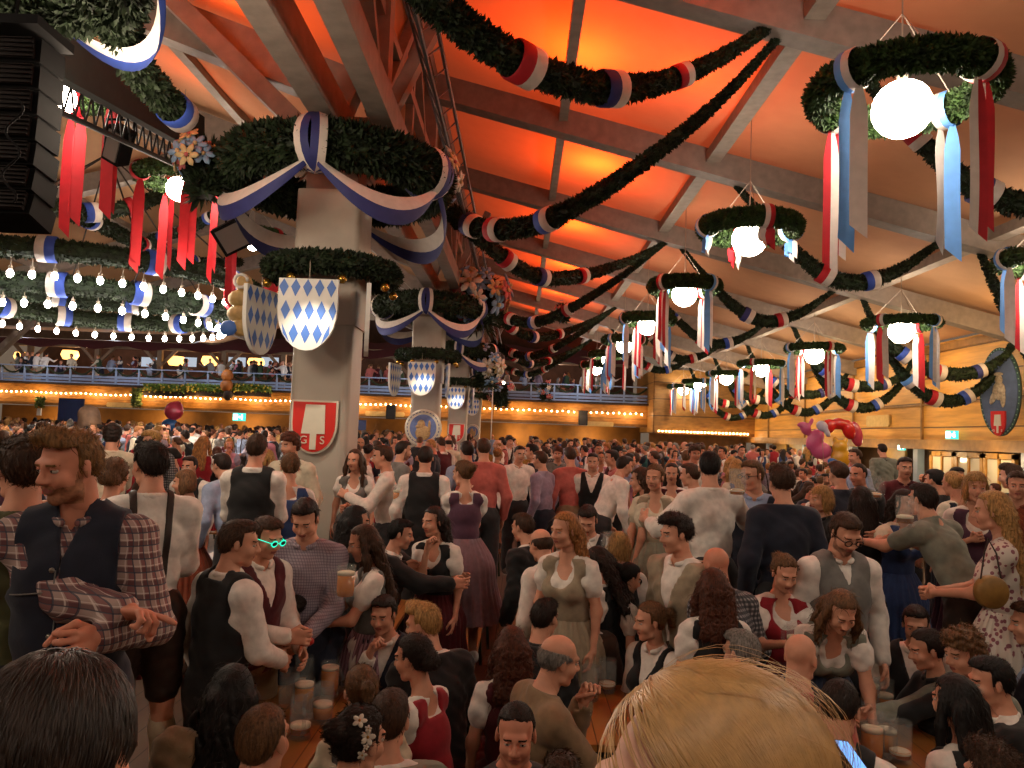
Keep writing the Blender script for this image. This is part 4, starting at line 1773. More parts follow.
def lamp_wreath(X, Y, Z, scheme, label, rim=.72, tube=.17, globe=.275, dens=2600, rot=0, L=1.25, group=None, top=None, ntie=4):
    e = empty('lamp_wreath', (X, Y, Z))
    tag(e, label, 'hanging lamp', group)
    path = [(rim*math.cos(a), rim*math.sin(a), .18) for a in [2*PI*k/40 for k in range(41)]]
    leafy(MB(), path, tube, dens, .075, abs(int(Y*10)+int(X*3))).build('fir_ring', M_firb, e)
    MB().sphere((0, 0, 0), globe, 24).build('globe', M_globe, e, True)
    mb = MB().tube([(0, 0, globe*.9), (0, 0, globe*1.25)], .05, 10)
    mb.tube([(0, 0, globe*1.2), (0, 0, (top or roof(X)+.05)-Z)], .008, 5)
    for k in range(3):
        a = 2*PI*k/3+.4
        mb.tube([(rim*math.cos(a), rim*math.sin(a), .2), (0, 0, .95)], .006, 4)
    mb.build('cord', M_cord, e)
    for i in range(ntie):
        c1, c2 = scheme[i % len(scheme)]
        a = rot+2*PI*i/ntie
        x, y = rim*math.cos(a), rim*math.sin(a)
        # the band wrapped round the ring
        q = Vector((-math.sin(a), math.cos(a), 0)).to_track_quat('Z', 'X').to_matrix()
        mb = MB()
        rr = tube+.02
        mb.lathe([(rr*.96, -.075), (rr, -.06), (rr, 0)], 18, (x, y, .18), 0, q)
        mb.lathe([(rr, 0), (rr, .06), (rr*.96, .075)], 18, (x, y, .18), 1, q)
        mb.build('ribbon_wrap', [MR[c1], MR[c2]], e, True)
        for j in range(2):
            sd = int(Y*7+i*13+j)
            xx = x+(.06*(j-.5)*2)*(-math.sin(a))
            yy_ = y+(.06*(j-.5)*2)*math.cos(a)
            vs, fs, mi = ribbon_mesh(xx, yy_, .02, L*(1-.18*((sd*7) % 5)/5), .15, random.Random(sd).uniform(-.5, .5), sd, .07)
            mb = MB()
            mb.v, mb.f = vs, fs
            mb.m = [0 if (j == 0) else 1]*len(fs) if i % 2 == 0 else mi
            mb.build('ribbon_tail', [MR[c1], MR[c2]], e, True)
    return e


SCH = [('b', 'w'), ('r', 'w')]
SCL = [('l', 'w'), ('r', 'w')]
ROWA = [7.2, 12.1, 16.95, 21.9, 26.8, 31.7, 36.6]
for i, y in enumerate(ROWA):
    lab = ['largest hanging lamp at top right, a fir ring round a glowing globe', 'second lamp of the inner row, fir ring with short ribbon ends', 'third lamp of the inner row with long red and white tails',
           'fourth lamp of the inner row with pale blue and white tails', 'fifth lamp of the inner row, back along the hall', 'sixth lamp of the inner row, small and low', 'last and smallest lamp of the inner row near the balcony'][i]
    lamp_wreath(3.56, y, 5.6, [('l', 'w'), ('w', 'r'), ('l', 'w'), ('r', 'w')] if i != 1 else [('w', 'r'), ('l', 'w')], lab, dens=2600 if i < 3 else 900, rot=[-2.6, -1.5, -.9, .3, .8, 1.4, 2][i],
                L=[1.45, .3, 1.35, 1.25, 1.25, 1.3, 1.2][i], rim=.74 if i == 0 else .68, group=None)
for i, y in enumerate([17.2, 22.3, 27.2, 31.8, 36.5, 40.2]):
    lab = ['nearest lamp of the outer row, wide fir ring with white, red and blue tails', 'second lamp of the outer row, above the balloons', 'third lamp of the outer row', 'fourth lamp of the outer row', 'fifth lamp of the outer row', 'last lamp of the outer row by the far corner'][i]
    lamp_wreath(8.5, y, 4.98, SCL if i % 2 else [('r', 'w'), ('l', 'w')], lab, dens=900, rot=[.6, .2, .9, .4, 0, .7][i], L=1.3, rim=.74, tube=.12)
# lamps behind the photographer carry on the rows
for x, y in ((3.56, 2.3), (3.56, -2.6), (-5.6, 2.6), (-5.6, -2.6), (8.5, 12.3), (8.5, 7.4), (8.5, 2.5), (-.6, -1.5)):
    lamp_wreath(x, y, 5.3, SCL, 'hanging lamp in the rows above and behind the camera', dens=300, group='hanging lamps outside the photograph')
# lamps on the left side of the nave
for i, (px, py_, d, zz) in enumerate([(57, 97, 8.8, 0), (179, 189, 12.8, 0), (253, 245, 17, 0)]):
    c = at(px, py_, d)
    lab = ['left lamp with red tails half hidden by the loudspeaker tower', 'left lamp with four red tails below the black truss', 'small bare lamp with red tails right of the ring chandelier'][i]
    lamp_wreath(c.x, c.y, c.z, [('r', 'r')], lab, rim=.62, tube=.15, globe=.21 if i < 2 else .13, dens=900, rot=.2+i*.5, L=1.5, top=c.z+2.6)

# ------------------------------------------------------------------ pillar dressing
M_gold = mat('gold_ball', '#b08a3c', .25, .05, 10, metal=.9)
M_bw = mat('shield_white', '#dcdcd6', .5, .03, 10)
M_bb = mat('shield_blue', '#4673c4', .5, .05, 10)
M_paper = [mat('paper_pink', '#b5605e', .8, .1, 20), mat('paper_white', '#c2bdae', .8, .1, 20), mat('paper_blue', '#7b97b5', .8, .1, 20), mat('paper_cream', '#bfa679', .8, .1, 20)]


def swag_cloth(path_top, drop, wdt, parent, name, c1='w', c2='d'):
    """two-colour cloth hanging in a crescent between two knots; the lower edge bellies out"""
    n = len(path_top)
    vs, fs, mi = [], [], []
    for i, p in enumerate(path_top):
        t = i/(n-1)
        s = math.sin(PI*t)
        w_ = wdt*(.22+.78*s)
        o = Vector((p[0], p[1], 0)).normalized()
        z = p[2]-drop*(s**.9)
        for j, u in enumerate((0, .25, .5, .5, .75, 1.0)):
            vs.append(Vector((p[0], p[1], z))+o*(.05*math.sin(PI*u)+.06*s*u)+Vector((0, 0, -w_*u)))
    for i in range(n-1):
        for j in range(5):
            if j == 2:
                continue
            fs.append((i*6+j, i*6+j+1, (i+1)*6+j+1, (i+1)*6+j))
            mi.append(0 if j < 2 else 1)
    mb = MB()
    mb.v, mb.f, mb.m = [tuple(v) for v in vs], fs, mi
    return mb.build(name, [MR[c1], MR[c2]], parent, True)


def shield_outline(wd, hg, n=14):
    pts = [(-wd/2, hg/2), (wd/2, hg/2)]
    # straight sides then round bottom
    s = hg*.42
    pts = [(wd/2, hg/2)]
    for k in range(n+1):
        a = -PI*k/n
        pts.append((wd/2*math.cos(a), hg/2-s+(hg-s)*math.sin(a)))
    pts.append((-wd/2, hg/2))
    return pts[::-1]


def lozenge_shield(parent_xyz, rz, wd, hg, label, group=None):
    e = empty('lozenge_shield', parent_xyz, rz)
    tag(e, label, 'shield', group)
    MB().prism(shield_outline(wd, hg), .05).build('board', M_bw, e)
    # blue lozenges clipped to the shield outline, on both faces
    mb = MB()
    cw, ch = wd/5, hg/3.05
    s = hg*.42
    for r in range(-1, 9):
        for c in range(-1, 6):
            cx = -wd/2+cw*(c+.5)+(cw*.5 if False else 0)
            cz = hg/2-ch*.36-r*ch*.99+(ch*.0)
            if r > 3:
                continue
            cx += (cw*.18 if r % 2 else -cw*.05)
            poly = [(cx, cz+ch*.42), (cx+cw*.40, cz), (cx, cz-ch*.42), (cx-cw*.40, cz)]
            ok = True
            P2 = []
            for x, z in poly:
                x = max(-wd/2+.005, min(wd/2-.005, x))
                z = min(hg/2-.005, z)
                zl = hg/2-s
                if z < zl:
                    k = (z-zl)/(hg-s)
                    lim = wd/2*math.sqrt(max(0, 1-k*k))-.008
                    if k < -.985:
                        z = zl-.985*(hg-s)
                        lim = wd/2*.17
                    x = max(-lim, min(lim, x))
                P2.append((x, z))
            a = sum(P2[i][0]*P2[(i+1) % 4][1]-P2[(i+1) % 4][0]*P2[i][1] for i in range(4))
            if abs(a) < cw*ch*.10:
                continue
            for y in (-.028, .028):
                mb.add([(x, y, z) for x, z in (P2 if y > 0 else P2[::-1])], [(0, 1, 2, 3)])
    mb.build('blue_lozenges', M_bb, e)
    MB().tube([(0, 0, hg/2), (0, 0, hg/2+.22)], .006, 5).build('hanging_wire', M_cord, e)
    return e


def flower(mb, c, r, mi, R):
    for k in range(6):
        a = 2*PI*k/6
        o = R @ Vector((math.cos(a)*r*.6, math.sin(a)*r*.6, 0))
        q = R @ Matrix.Rotation(a, 3, 'Z')
        mb.sphere(Vector(c)+o, (r*.5, r*.3, r*.12), 6, mi, q)
    mb.sphere(Vector(c)+R @ Vector((0, 0, r*.12)), r*.2, 6, 3 if mi != 3 else 0)


def bouquet(loc, r, label, seed=0, n=22):
    rg = random.Random(seed)
    e = empty('paper_flower_bouquet', loc)
    tag(e, label, 'flowers')
    for k in range(n):
        v = Vector((rg.gauss(0, 1), rg.gauss(0, 1)-.6, rg.gauss(0, .9)+.3)).normalized()
        c = v*r*rg.uniform(.55, 1.1)
        mb = MB()
        flower(mb, c, r*rg.uniform(.20, .34), rg.choice([0, 1, 1, 2, 2, 3]), v.to_track_quat('Z', 'Y').to_matrix())
        mb.build('paper_flower', M_paper, e, True)
    path = [(0, 0, -r*.8), (0, 0, r*.6)]
    leafy(MB(), [(r*.1, 0, -r*.9), (0, 0, -.2*r), (0, .1*r, r*.5)], r*.75, 420/max(r, .3), .09, seed, core=.35).build('greenery', M_fir, e)
    return e


WR = ['largest fir ring high round the nearest pillar, hung with white and blue cloth', 'fir ring with cloth swags high round the second pillar', 'small fir ring with swags high round the third pillar', 'small fir ring with swags high round the farthest pillar']
WL = ['fir collar low round the nearest pillar above the lozenge shields', 'fir collar round the second pillar', 'fir collar round the third pillar', 'fir collar round the farthest pillar']
for i, py_ in enumerate(PIL):
    R1 = 1.17
    zc = 5.40
    e = empty('pillar_wreath', (XP, py_, zc))
    tag(e, WR[i], 'wreath')
    path = [(R1*math.cos(a), R1*math.sin(a), 0) for a in [2*PI*k/56 for k in range(57)]]
    leafy(MB(), path, .30, 2200 if i == 0 else 900, .09, 90+i, ncore=12).build('fir_ring', M_fir, e)
    kn = [-PI/2+.04, -.25, PI/2, PI+.1]
    for j in range(4):
        a0, a1 = kn[j], kn[(j+1) % 4]
        if a1 < a0:
            a1 += 2*PI
        top = [((R1+.12)*math.cos(a0+(a1-a0)*k/20), (R1+.12)*math.sin(a0+(a1-a0)*k/20), -.15) for k in range(21)]
        swag_cloth(top, .34, .34, e, 'cloth_swag')
        # crossing ribbons tied over the ring at each knot
        a = kn[j]
        q = Vector((-math.sin(a), math.cos(a), 0)).to_track_quat('Z', 'X').to_matrix()
        c = Vector((R1*math.cos(a), R1*math.sin(a), 0))
        for s in (-1, 1):
            mb = MB()
            q2 = q @ Matrix.Rotation(s*.32, 3, 'X')
            mb.lathe([(.31, -.085), (.325, -.0)], 20, c, 0, q2)
            mb.lathe([(.325, 0), (.31, .085)], 20, c, 1, q2)
            mb.build('ribbon_wrap', [MR['d'], MR['w']] if s > 0 else [MR['w'], MR['d']], e, True)
    for k in range(4):
        a = PI/4+k*PI/2
        MB().tube([(.35*math.cos(a), .35*math.sin(a), .4), (R1*math.cos(a), R1*math.sin(a), .1)], .015, 5).build('hanging_rod', M_cord, e)
    e = empty('pillar_collar', (XP, py_, 4.22))
    tag(e, WL[i], 'wreath')
    path = [(.70*math.cos(a), .70*math.sin(a), 0) for a in [2*PI*k/40 for k in range(41)]]
    leafy(MB(), path, .16, 1500 if i == 0 else 700, .07, 190+i).build('fir_ring', M_fir, e)
    for k in range(8):
        a = PI/8+k*PI/4
        MB().sphere((.70*math.cos(a)*1.08, .70*math.sin(a)*1.08, -.2), .055, 12).build('gold_ball', M_gold, e, True)
    nm = ['nearest', 'second', 'third', 'farthest'][i]
    for k, (dx, dy, rz, side) in enumerate([(0, -.84, 0, 'front'), (.54, -.42, PI/2+.2, 'right'), (-.80, -.15, PI/2-.25, 'left'), (0, .84, 0, 'rear')]):
        if k == 3 or (i == 3 and k):
            continue
        hg = .80
        lozenge_shield((XP+dx-.04*(k == 0), py_+dy, 3.58), rz, .66, hg, 'white and blue lozenge shield hanging on the %s side of the %s pillar' % (side, nm))
# flowers on the wreaths
bouquet(at(204, 165, 8.7), .42, 'paper flower spray at the left edge of the nearest pillar ring', 1, 16)
bouquet(at(428, 174, 9.9), .42, 'pale paper flower spray at the right edge of the nearest pillar ring', 2, 14)
bouquet(at(478, 296, 19.2), .95, 'largest paper flower bouquet, beside the second pillar', 3, 26)
bouquet(at(486, 366, 28.6), .9, 'paper flower bouquet beside the third pillar', 4, 22)
bouquet(at(500, 392, 38.2), .8, 'farthest paper flower bouquet, pink and cream, over the crowd', 5, 14)
bouquet(at(545, 390, 39), .55, 'pink paper flower cluster right of the farthest pillar', 6, 10)
bouquet(at(563, 311, 25), .35, 'pink paper flower bunch on a garland, centre of the hall', 7, 8)

# ------------------------------------------------------------------ spade shield on the nearest pillar
M_sred = mat('shield_red', '#c3241c', .4, .04, 10)
M_swh = mat('shield_cream', '#c9c2b0', .45, .03, 10)


def text_mesh(s, size, parent, m, loc, depth=.006, name='lettering', font_w=0):
    cu = bpy.data.curves.new(name, 'FONT')
    cu.body = s
    cu.size = size
    cu.extrude = depth
    cu.align_x = 'CENTER'
    cu.align_y = 'CENTER'
    cu.offset = font_w
    o = bpy.data.objects.new(name, cu)
    COL.objects.link(o)
    dg = bpy.context.evaluated_depsgraph_get()
    me = bpy.data.meshes.new_from_object(o.evaluated_get(dg))
    bpy.data.objects.remove(o)
    me.materials.clear()
    me.materials.append(m)
    me.transform(Matrix.Rotation(PI/2, 4, 'X'))
    o = bpy.data.objects.new(name, me)
    COL.objects.link(o)
    o.parent = parent
    o.location = loc
    return o


def spade_shield(loc, sc, label, rz=0):
    e = empty('spade_shield', loc, rz)
    tag(e, label, 'sign')
    wd, hg = .52*sc, .60*sc
    MB().prism(shield_outline(wd, hg), .05).build('shield_rim', M_swh, e)
    MB().prism(shield_outline(wd*.92, hg*.93), .012, Matrix.Translation((0, -.03, 0))).build('shield_field', M_sred, e)
    mb = MB()
    t = Matrix.Translation((0, -.042, 0))
    mb.prism([(-.135*sc, -.075*sc), (-.095*sc, .25*sc), (.12*sc, .25*sc), (.13*sc, -.075*sc), (.035*sc, -.075*sc), (.035*sc, -.25*sc), (-.035*sc, -.25*sc), (-.035*sc, -.075*sc)][::-1], .014, t)
    mb.build('spade', M_swh, e)
    text_mesh('G', .125*sc, e, M_swh, (-.105*sc, -.047, -.148*sc))
    text_mesh('S', .125*sc, e, M_swh, (.105*sc, -.047, -.148*sc))
    return e


p = at(313, 427, PIL[0]-.40)
spade_shield((XP+.0-.02, PIL[0]-.385, p.z), 1.03, 'red shield with white spade and letters on the nearest pillar')
spade_shield((XP, PIL[2]-.385, at(461, 433, PIL[2]).z), 1.15, 'small red spade shield on the third pillar')


def round_emblem(loc, sc, label, c='#5f6f9f'):
    e = empty('round_emblem', loc)
    tag(e, label, 'sign')
    R = Matrix.Rotation(PI/2, 3, 'X')
    MB().lathe([(0, .03), (.34*sc, .03), (.36*sc, .01), (.36*sc, -.02), (0, -.02)], 36, (0, 0, 0), 0, R).build('disc', M_swh, e, True)
    MB().lathe([(0, .036), (.26*sc, .036), (.26*sc, .02)], 36, (0, -.006, 0), 0, R).build('field', mat('emblem_blue', c, .5, .1, 20), e)
    mb = MB()
    mb.sphere((-.04*sc, -.045, .06*sc), (.08*sc, .02, .10*sc), 12)
    mb.sphere((.0*sc, -.045, -.10*sc), (.15*sc, .02, .15*sc), 12)
    mb.sphere((-.10*sc, -.045, .02*sc), (.05*sc, .02, .035*sc), 10)
    mb.sphere((.12*sc, -.045, .03*sc), (.03*sc, .02, .12*sc), 10)
    mb.build('heraldic_figure', mat('emblem_cream', '#a8875c', .6, .2, 30), e, True)
    mb = MB()
    for k in range(28):
        a = 2*PI*k/28
        mb.box((.31*sc*math.cos(a), -.035, .31*sc*math.sin(a)), (.015*sc, .01, .045*sc), Matrix.Rotation(-a, 3, 'Y'))
    mb.build('ring_lettering_strokes', mat('emblem_text', '#3b4a7a', .5, 0), e)
    return e


round_emblem((XP, PIL[1]-.385, at(426, 428, PIL[1]).z), 1.25, 'round white and blue emblem with a tan figure on the second pillar')
round_emblem((XP, PIL[3]-.385, at(480, 432, PIL[3]).z), 1.05, 'small round emblem on the farthest pillar')
# gold pretzel-like ornament left of the nearest pillar
e = empty('cream_ornament', at(243, 302, 11.5))
tag(e, 'cream scrolled ornament hanging left of the lozenge shields', 'ornament')
mb = MB()
for zz, rr in ((.28, .13), (.05, .24), (-.18, .24), (-.38, .16)):
    mb.sphere((0, 0, zz), (rr, .12, .15), 14)
mb.build('scroll_body', mat('ornament_cream', '#b79b63', .5, .15, 12), e, True)
MB().tube([(.1*math.cos(a), -.13, .3+.1*math.sin(a)) for a in [k*.5 for k in range(12)]], .025, 6).build('scroll', M_bw, e, True)
MB().sphere((-.16, -.1, -.42), (.14, .06, .12), 10).build('blue_boss', M_bb, e, True)
# added spots with no fixtures, brightening the pillars and their signs
for i, py_ in enumerate(PIL[:3]):
    lamp('SPOT', (XP+.05, py_-1.5, 4.1), 60, (1, .86, .68), .03, (XP, py_-.35, 2.2), 60, .8)

# ------------------------------------------------------------------ ring chandelier
CX, CY, CZ = -10.3, 18.2, 5.62
ch = empty('ring_chandelier', (CX, CY, CZ))
tag(ch, 'huge double ring chandelier of fir wreaths and hanging white bulbs', 'chandelier')
M_chb = mat('chandelier_bulb', (1.0, .93, .86), emit=34)
M_chb.cycles.emission_sampling = 'NONE'
bulb0 = None
for (R1, z, nbulb, drop) in ((3.66, 0, 58, .52), (2.9, -.56, 40, .42)):
    path = [(R1*math.cos(a), R1*math.sin(a), z) for a in [2*PI*k/80 for k in range(81)]]
    leafy(MB(), path, .245, 700, .08, int(R1*10), core=.8, ncore=12).build('fir_ring', M_fir, ch)
    for k in range(12):
        f = (k+.5)/12
        band(path, .25, f, 'w' if k % 2 else 'b', 'b' if k % 2 else 'w', ch, .14)
    for k in range(nbulb):
        a = 2*PI*(k+.3)/nbulb
        p = (R1*math.cos(a), R1*math.sin(a), z-drop)
        if bulb0 is None:
            bulb0 = MB().sphere((0, 0, 0), (.062, .062, .085), 10).build('bulb', M_chb, ch, True)
            MB().tube([(0, 0, drop-.2), (0, 0, .09)], .012, 4).tube([(0, 0, .15), (0, 0, .07)], .035, 6).build('bulb_wire', M_cord, bulb0)
            o = bulb0
        else:
            o = bulb0.copy()
            COL.objects.link(o)
            o.parent = ch
            wr_ = bulb0.children[0].copy()
            COL.objects.link(wr_)
            wr_.parent = o
        o.location = p
mb = MB()
for k in range(6):
    a = k*PI/3+.2
    mb.tube([(3.66*math.cos(a), 3.66*math.sin(a), .1), (0, 0, 3.2)], .02, 5)
    mb.tube([(2.9*math.cos(a), 2.9*math.sin(a), -.5), (3.66*math.cos(a), 3.66*math.sin(a), 0)], .02, 5)
mb.build('suspension', M_dark, ch)
for k in range(6):
    a = k*PI/3
    lamp('POINT', (CX+2.6*math.cos(a), CY+2.6*math.sin(a), CZ-2.3), 90, (1, .84, .68), .25)
# added fill lights over the left nave and the people near the camera
for x, y in ((-9, -2), (-6.5, 3.5), (-5.5, 12), (-3.3, 5.5)):
    lamp('POINT', (x, y, 4.5), 120, (1, .8, .6), .5)
# garlands of the left nave with blue/white bands
for i, (pl, lb) in enumerate([([(62, 210, 13), (100, 212, 13.5), (150, 200, 14), (200, 168, 14.5)], 'fir garland behind the left lamp tails'),
                              ([(50, 205, 12), (95, 222, 14), (150, 248, 17), (200, 262, 20), (240, 262, 22)], 'long left garland sinking behind the red tails'),
                              ([(150, 240, 22), (190, 228, 21), (230, 205, 20)], 'short left garland below the black truss')]):
    garland([at(*p) for p in pl], .17, .15, [(.18, 'b', 'w'), (.45, 'r', 'w'), (.75, 'b', 'w')], lb, seed=300+i, dens=500, leaf=.08)
garland([at(62, -30, 5.2), at(112, 15, 5.6), at(132, 60, 6.2), at(160, 95, 6.8), at(184, 118, 7.3)], .2, .15, [(.93, 'b', 'w')], 'thick fir garland running down from the top left corner', seed=310, dens=1300)
# top-left ring with red and white cloth
c = at(26, -36, 5.0)
e = empty('ceiling_wreath', c)
tag(e, 'dark fir ring cut by the top left corner, draped in red, blue and white cloth', 'wreath')
R1 = .62
path = [(R1*math.cos(a), R1*math.sin(a), 0) for a in [2*PI*k/40 for k in range(41)]]
leafy(MB(), path, .20, 1600, .07, 401).build('fir_ring', M_fir, e)
for a0, a1, cc in ((-PI*.95, -PI*.45, ('w', 'b')), (-PI*.45, PI*.08, ('w', 'r')), (PI*.08, PI*.6, ('w', 'b')), (PI*.6, PI*1.05, ('w', 'r'))):
    top = [((R1+.2)*math.cos(a0+(a1-a0)*k/16), (R1+.2)*math.sin(a0+(a1-a0)*k/16), .05) for k in range(17)]
    swag_cloth(top, .24, .17, e, 'cloth_swag', *cc)

# ------------------------------------------------------------------ loudspeaker line array, top left
M_spk = mat('array_black', '#0b090a', .85, .2, 20, spec=.15)
M_grl = mat('array_grille', '#1a1210', .8, .35, 5, .2, stretch=(1, 1, 9), spec=.15)
e = empty('line_array', (0, 0, 0))
tag(e, 'tall black hanging loudspeaker tower at the left edge', 'speaker')
d0 = 4.6
x1 = at(12, 120, d0).x
for k in range(7):
    zt = at(20, 20+k*26, d0).z
    zb = at(20, 20+(k+1)*26, d0).z
    ang = -.02*k*k*.4
    hgt = zt-zb
    cx = x1-.55-.01*k
    cab = MB()
    cab.box((0, .1, 0), (1.1, .26, hgt*.95))
    o = cab.build('cabinet', M_spk, e)
    o.location = (cx, d0+.25+.02*k, (zt+zb)/2)
    o.rotation_euler = (ang, 0, 0)
    g = MB()
    for s in (-1, 1):
        g.beam((s*.52, -.05, 0), (s*.06, -.08, 0), .02, hgt*.8, up=(0, 0, 1))
    for q_ in range(5):
        g.box((0, -.075, hgt*(-.36+.18*q_)), (1.04, .02, .006))
    g.build('grille', M_grl, o)
mb = MB()
mb.box((x1-.5, d0+.25, at(20, 14, d0).z), (1.15, .4, .06))
mb.tube([(x1-.2, d0+.25, at(20, 30, d0).z), (x1-.2, d0+.25, 8.2)], .012, 5)
mb.build('rigging_frame', M_spk, e)
MB().tube([(x1+.03+.05*math.sin(a*1.7), d0-.02, at(55, 100+a*12, d0).z) for a in [k*.35 for k in range(26)]], .008, 5).build('cable', M_spk, e)

# black-covered truss running into the hall
a, b = at(48, 42, 6.2), at(200, 136, 10.0)
e = empty('covered_truss', a)
tag(e, 'black cloth covered lighting truss slanting from the loudspeaker to the pillar ring', 'truss')
B = b-a
MB().beam((0, 0, 0), B, .12, .50).build('black_cover', mat('black_molton', '#1d2220', .95, .1, 10), e)
mb = MB()
off = Vector((-.28, 0, -.42))
off2 = Vector((-.28, 0, -.12))
mb.tube([off, B+off], .03, 6).tube([off2, B+off2], .03, 6)
for k in range(18):
    mb.tube([off+B*(k/18), off2+B*((k+.5)/18)], .012, 4).tube([off2+B*((k+.5)/18), off+B*((k+1)/18)], .012, 4)
mb.build('lattice', mat('truss_steel', '#232221', .6, .1, 10, metal=.2), e)
# moving-head lights below the truss
for i, (px, py_, lb) in enumerate(((119, 145, 'black stage light clamped under the covered truss'), (236, 235, 'square black stage light beside the nearest pillar'), )):
    c = at(px, py_, 8.6 if i == 0 else 11)
    e = empty('stage_light', c)
    tag(e, lb, 'stage light')
    R = Euler((.5, .5*(1-2*i), 0)).to_matrix()
    MB().box((0, 0, 0), (.22 if i == 0 else .55, .2, .42), R).build('lamp_housing', M_spk, e)
    MB().box(R @ Vector((0, -.11, 0)), (.16 if i == 0 else .45, .02, .34), R).build('lens', mat('lens_grey', '#6a6460', .2, 0), e)
    MB().tube([(-.16, 0, 0), (-.16, 0, .3), (.16, 0, .3), (.16, 0, 0)], .018, 6).tube([(0, 0, .3), (0, 0, .5)], .02, 6).build('yoke', M_spk, e)

# ------------------------------------------------------------------ oval sign on the right wall
c = at(1011, 392, 19.3)
e = empty('oval_sign', (XW-.45, 19.35, c.z), -PI/2*.72)
tag(e, 'tall blue oval sign with painted figure and red spade shield, right edge', 'sign')


def oval(a, b, n=40):
    return [(a*math.cos(2*PI*k/n), b*math.sin(2*PI*k/n)) for k in range(n)]


MB().prism(oval(.52, 1.12), .06).build('rim', mat('oval_rim', '#2f4a48', .5, .1, 10), e)
MB().prism(oval(.46, 1.04), .03, Matrix.Translation((0, -.04, 0))).build('field', mat('oval_blue', '#4b5a78', .5, .12, 6), e)
mb = MB()
for k in range(44):
    a = 2*PI*k/44
    mb.sphere((.49*math.cos(a), -.035, 1.08*math.sin(a)), .017, 6)
mb.build('pearl_beads', mat('bead_green', '#7fa38c', .5, 0), e)
mb = MB()
mb.sphere((0, -.06, .30), (.10, .03, .12), 12)
mb.sphere((.0, -.06, .02), (.17, .03, .24), 12)
mb.sphere((-.13, -.06, -.12), (.08, .03, .22), 12, R=Matrix.Rotation(.4, 3, 'Y'))
mb.sphere((.10, -.06, -.16), (.07, .03, .25), 12)
mb.sphere((-.02, -.06, .44), (.13, .03, .05), 12)
mb.build('painted_figure', mat('oval_figure', '#a89a86', .6, .3, 14), e, True)
MB().prism([(-.06*math.cos(a)*1.6, .85+.05*math.sin(a)) for a in [2*PI*k/16 for k in range(16)]], .02, Matrix.Translation((0, -.06, 0))).build('top_crest', mat('oval_crest', '#7c7466', .6, .1), e)
MB().prism([(x, z-.80) for x, z in shield_outline(.36, .62)], .06, Matrix.Translation((0, -.08, 0))).build('small_shield', M_sred, e)
MB().prism([(-.09, -.86), (-.07, -.58), (.08, -.58), (.09, -.86), (.025, -.86), (.025, -1.04), (-.02, -1.04), (-.02, -.86)][::-1], .02, Matrix.Translation((0, -.12, 0))).build('spade', M_swh, e)
text_mesh('G', .08, e, M_swh, (-.10, -.115, -.98))
text_mesh('S', .08, e, M_swh, (.10, -.115, -.98))

# ------------------------------------------------------------------ balloons
bal = {'red': mat('foil_red', '#c01f1b', .25, .05, 5, spec=.8), 'pink': mat('foil_pink', '#c8578c', .25, .05, 5, spec=.8), 'yellow': mat('foil_yellow', '#c8921f', .25, .05, 5, spec=.8),
       'white': mat('foil_white', '#b9b4c9', .25, .05, 5, spec=.8), 'blue': mat('foil_blue', '#2f66a8', .25, .05, 5, spec=.8), 'rose': mat('foil_rose', '#b23a50', .25, .05, 5, spec=.8)}


def balloon(px, py_, d, shape, col, label, R=(0, 0, 0)):
    c = at(px, py_, d)
    e = empty('foil_balloon', c)
    tag(e, label, 'balloon', None)
    A = [ell(p, r, rotm(0, a, 0)) for p, r, a in shape]
    v, q = sdf_mesh(A, .03, k=.05)
    me = np_mesh('envelope', [(v, q, 0)], [bal[col]])
    link('envelope', me, (), e)
    zlo = float(v[:, 2].min())
    MB().tube([(0, 0, zlo), (.05, .02, zlo-.5), (.0, 0, zlo-1.0)], .006, 4).build('string', M_cord, e)
    return e


DB = 19.5
balloon(815, 440, DB, [((0, 0, 0), (.20, .14, .30), .5), ((-.24, 0, .28), (.13, .1, .17), -.4), ((-.36, 0, .38), (.10, .07, .06), -.3), ((.16, 0, -.26), (.26, .14, .22), 0), ((-.1, 0, .46), (.05, .05, .1), .3)], 'pink', 'pink animal shaped foil balloon, leftmost of the bunch')
balloon(822, 426, DB-.25, [((0, 0, 0), (.15, .10, .13), .6), ((.13, 0, -.16), (.07, .06, .13), -.5)], 'white', 'white and blue foil balloon in front of the pink one')
balloon(838, 430, DB+.1, [((-.25, 0, .08), (.17, .14, .20), .5), ((.02, 0, .16), (.20, .14, .15), 0), ((.27, 0, .02), (.16, .14, .26), -.3)], 'red', 'red arched foil balloon on top of the bunch')
balloon(840, 447, DB-.15, [((0, 0, 0), (.19, .15, .18), 0), ((.02, 0, -.27), (.24, .16, .25), 0), ((-.13, 0, .18), (.06, .05, .07), 0), ((.14, 0, .17), (.06, .05, .07), 0)], 'yellow', 'yellow round-eared foil balloon below the red arch')
balloon(856, 434, DB+.2, [((0, 0, 0), (.16, .12, .33), -.25)], 'rose', 'rose coloured oval foil balloon, rightmost of the bunch')
balloon(834, 463, DB-.35, [((0, 0, 0), (.17, .12, .10), .5)], 'blue', 'small blue foil balloon low in the bunch')
balloon(174, 411, 30, [((0, 0, 0), (.36, .3, .36), 0), ((.1, 0, .2), (.2, .2, .2), 0)], 'rose', 'round red and pink foil balloon far back on the left')
balloon(170, 425, 30, [((0, 0, 0), (.33, .25, .26), 0)], 'blue', 'blue foil balloon under the red one, far back on the left')
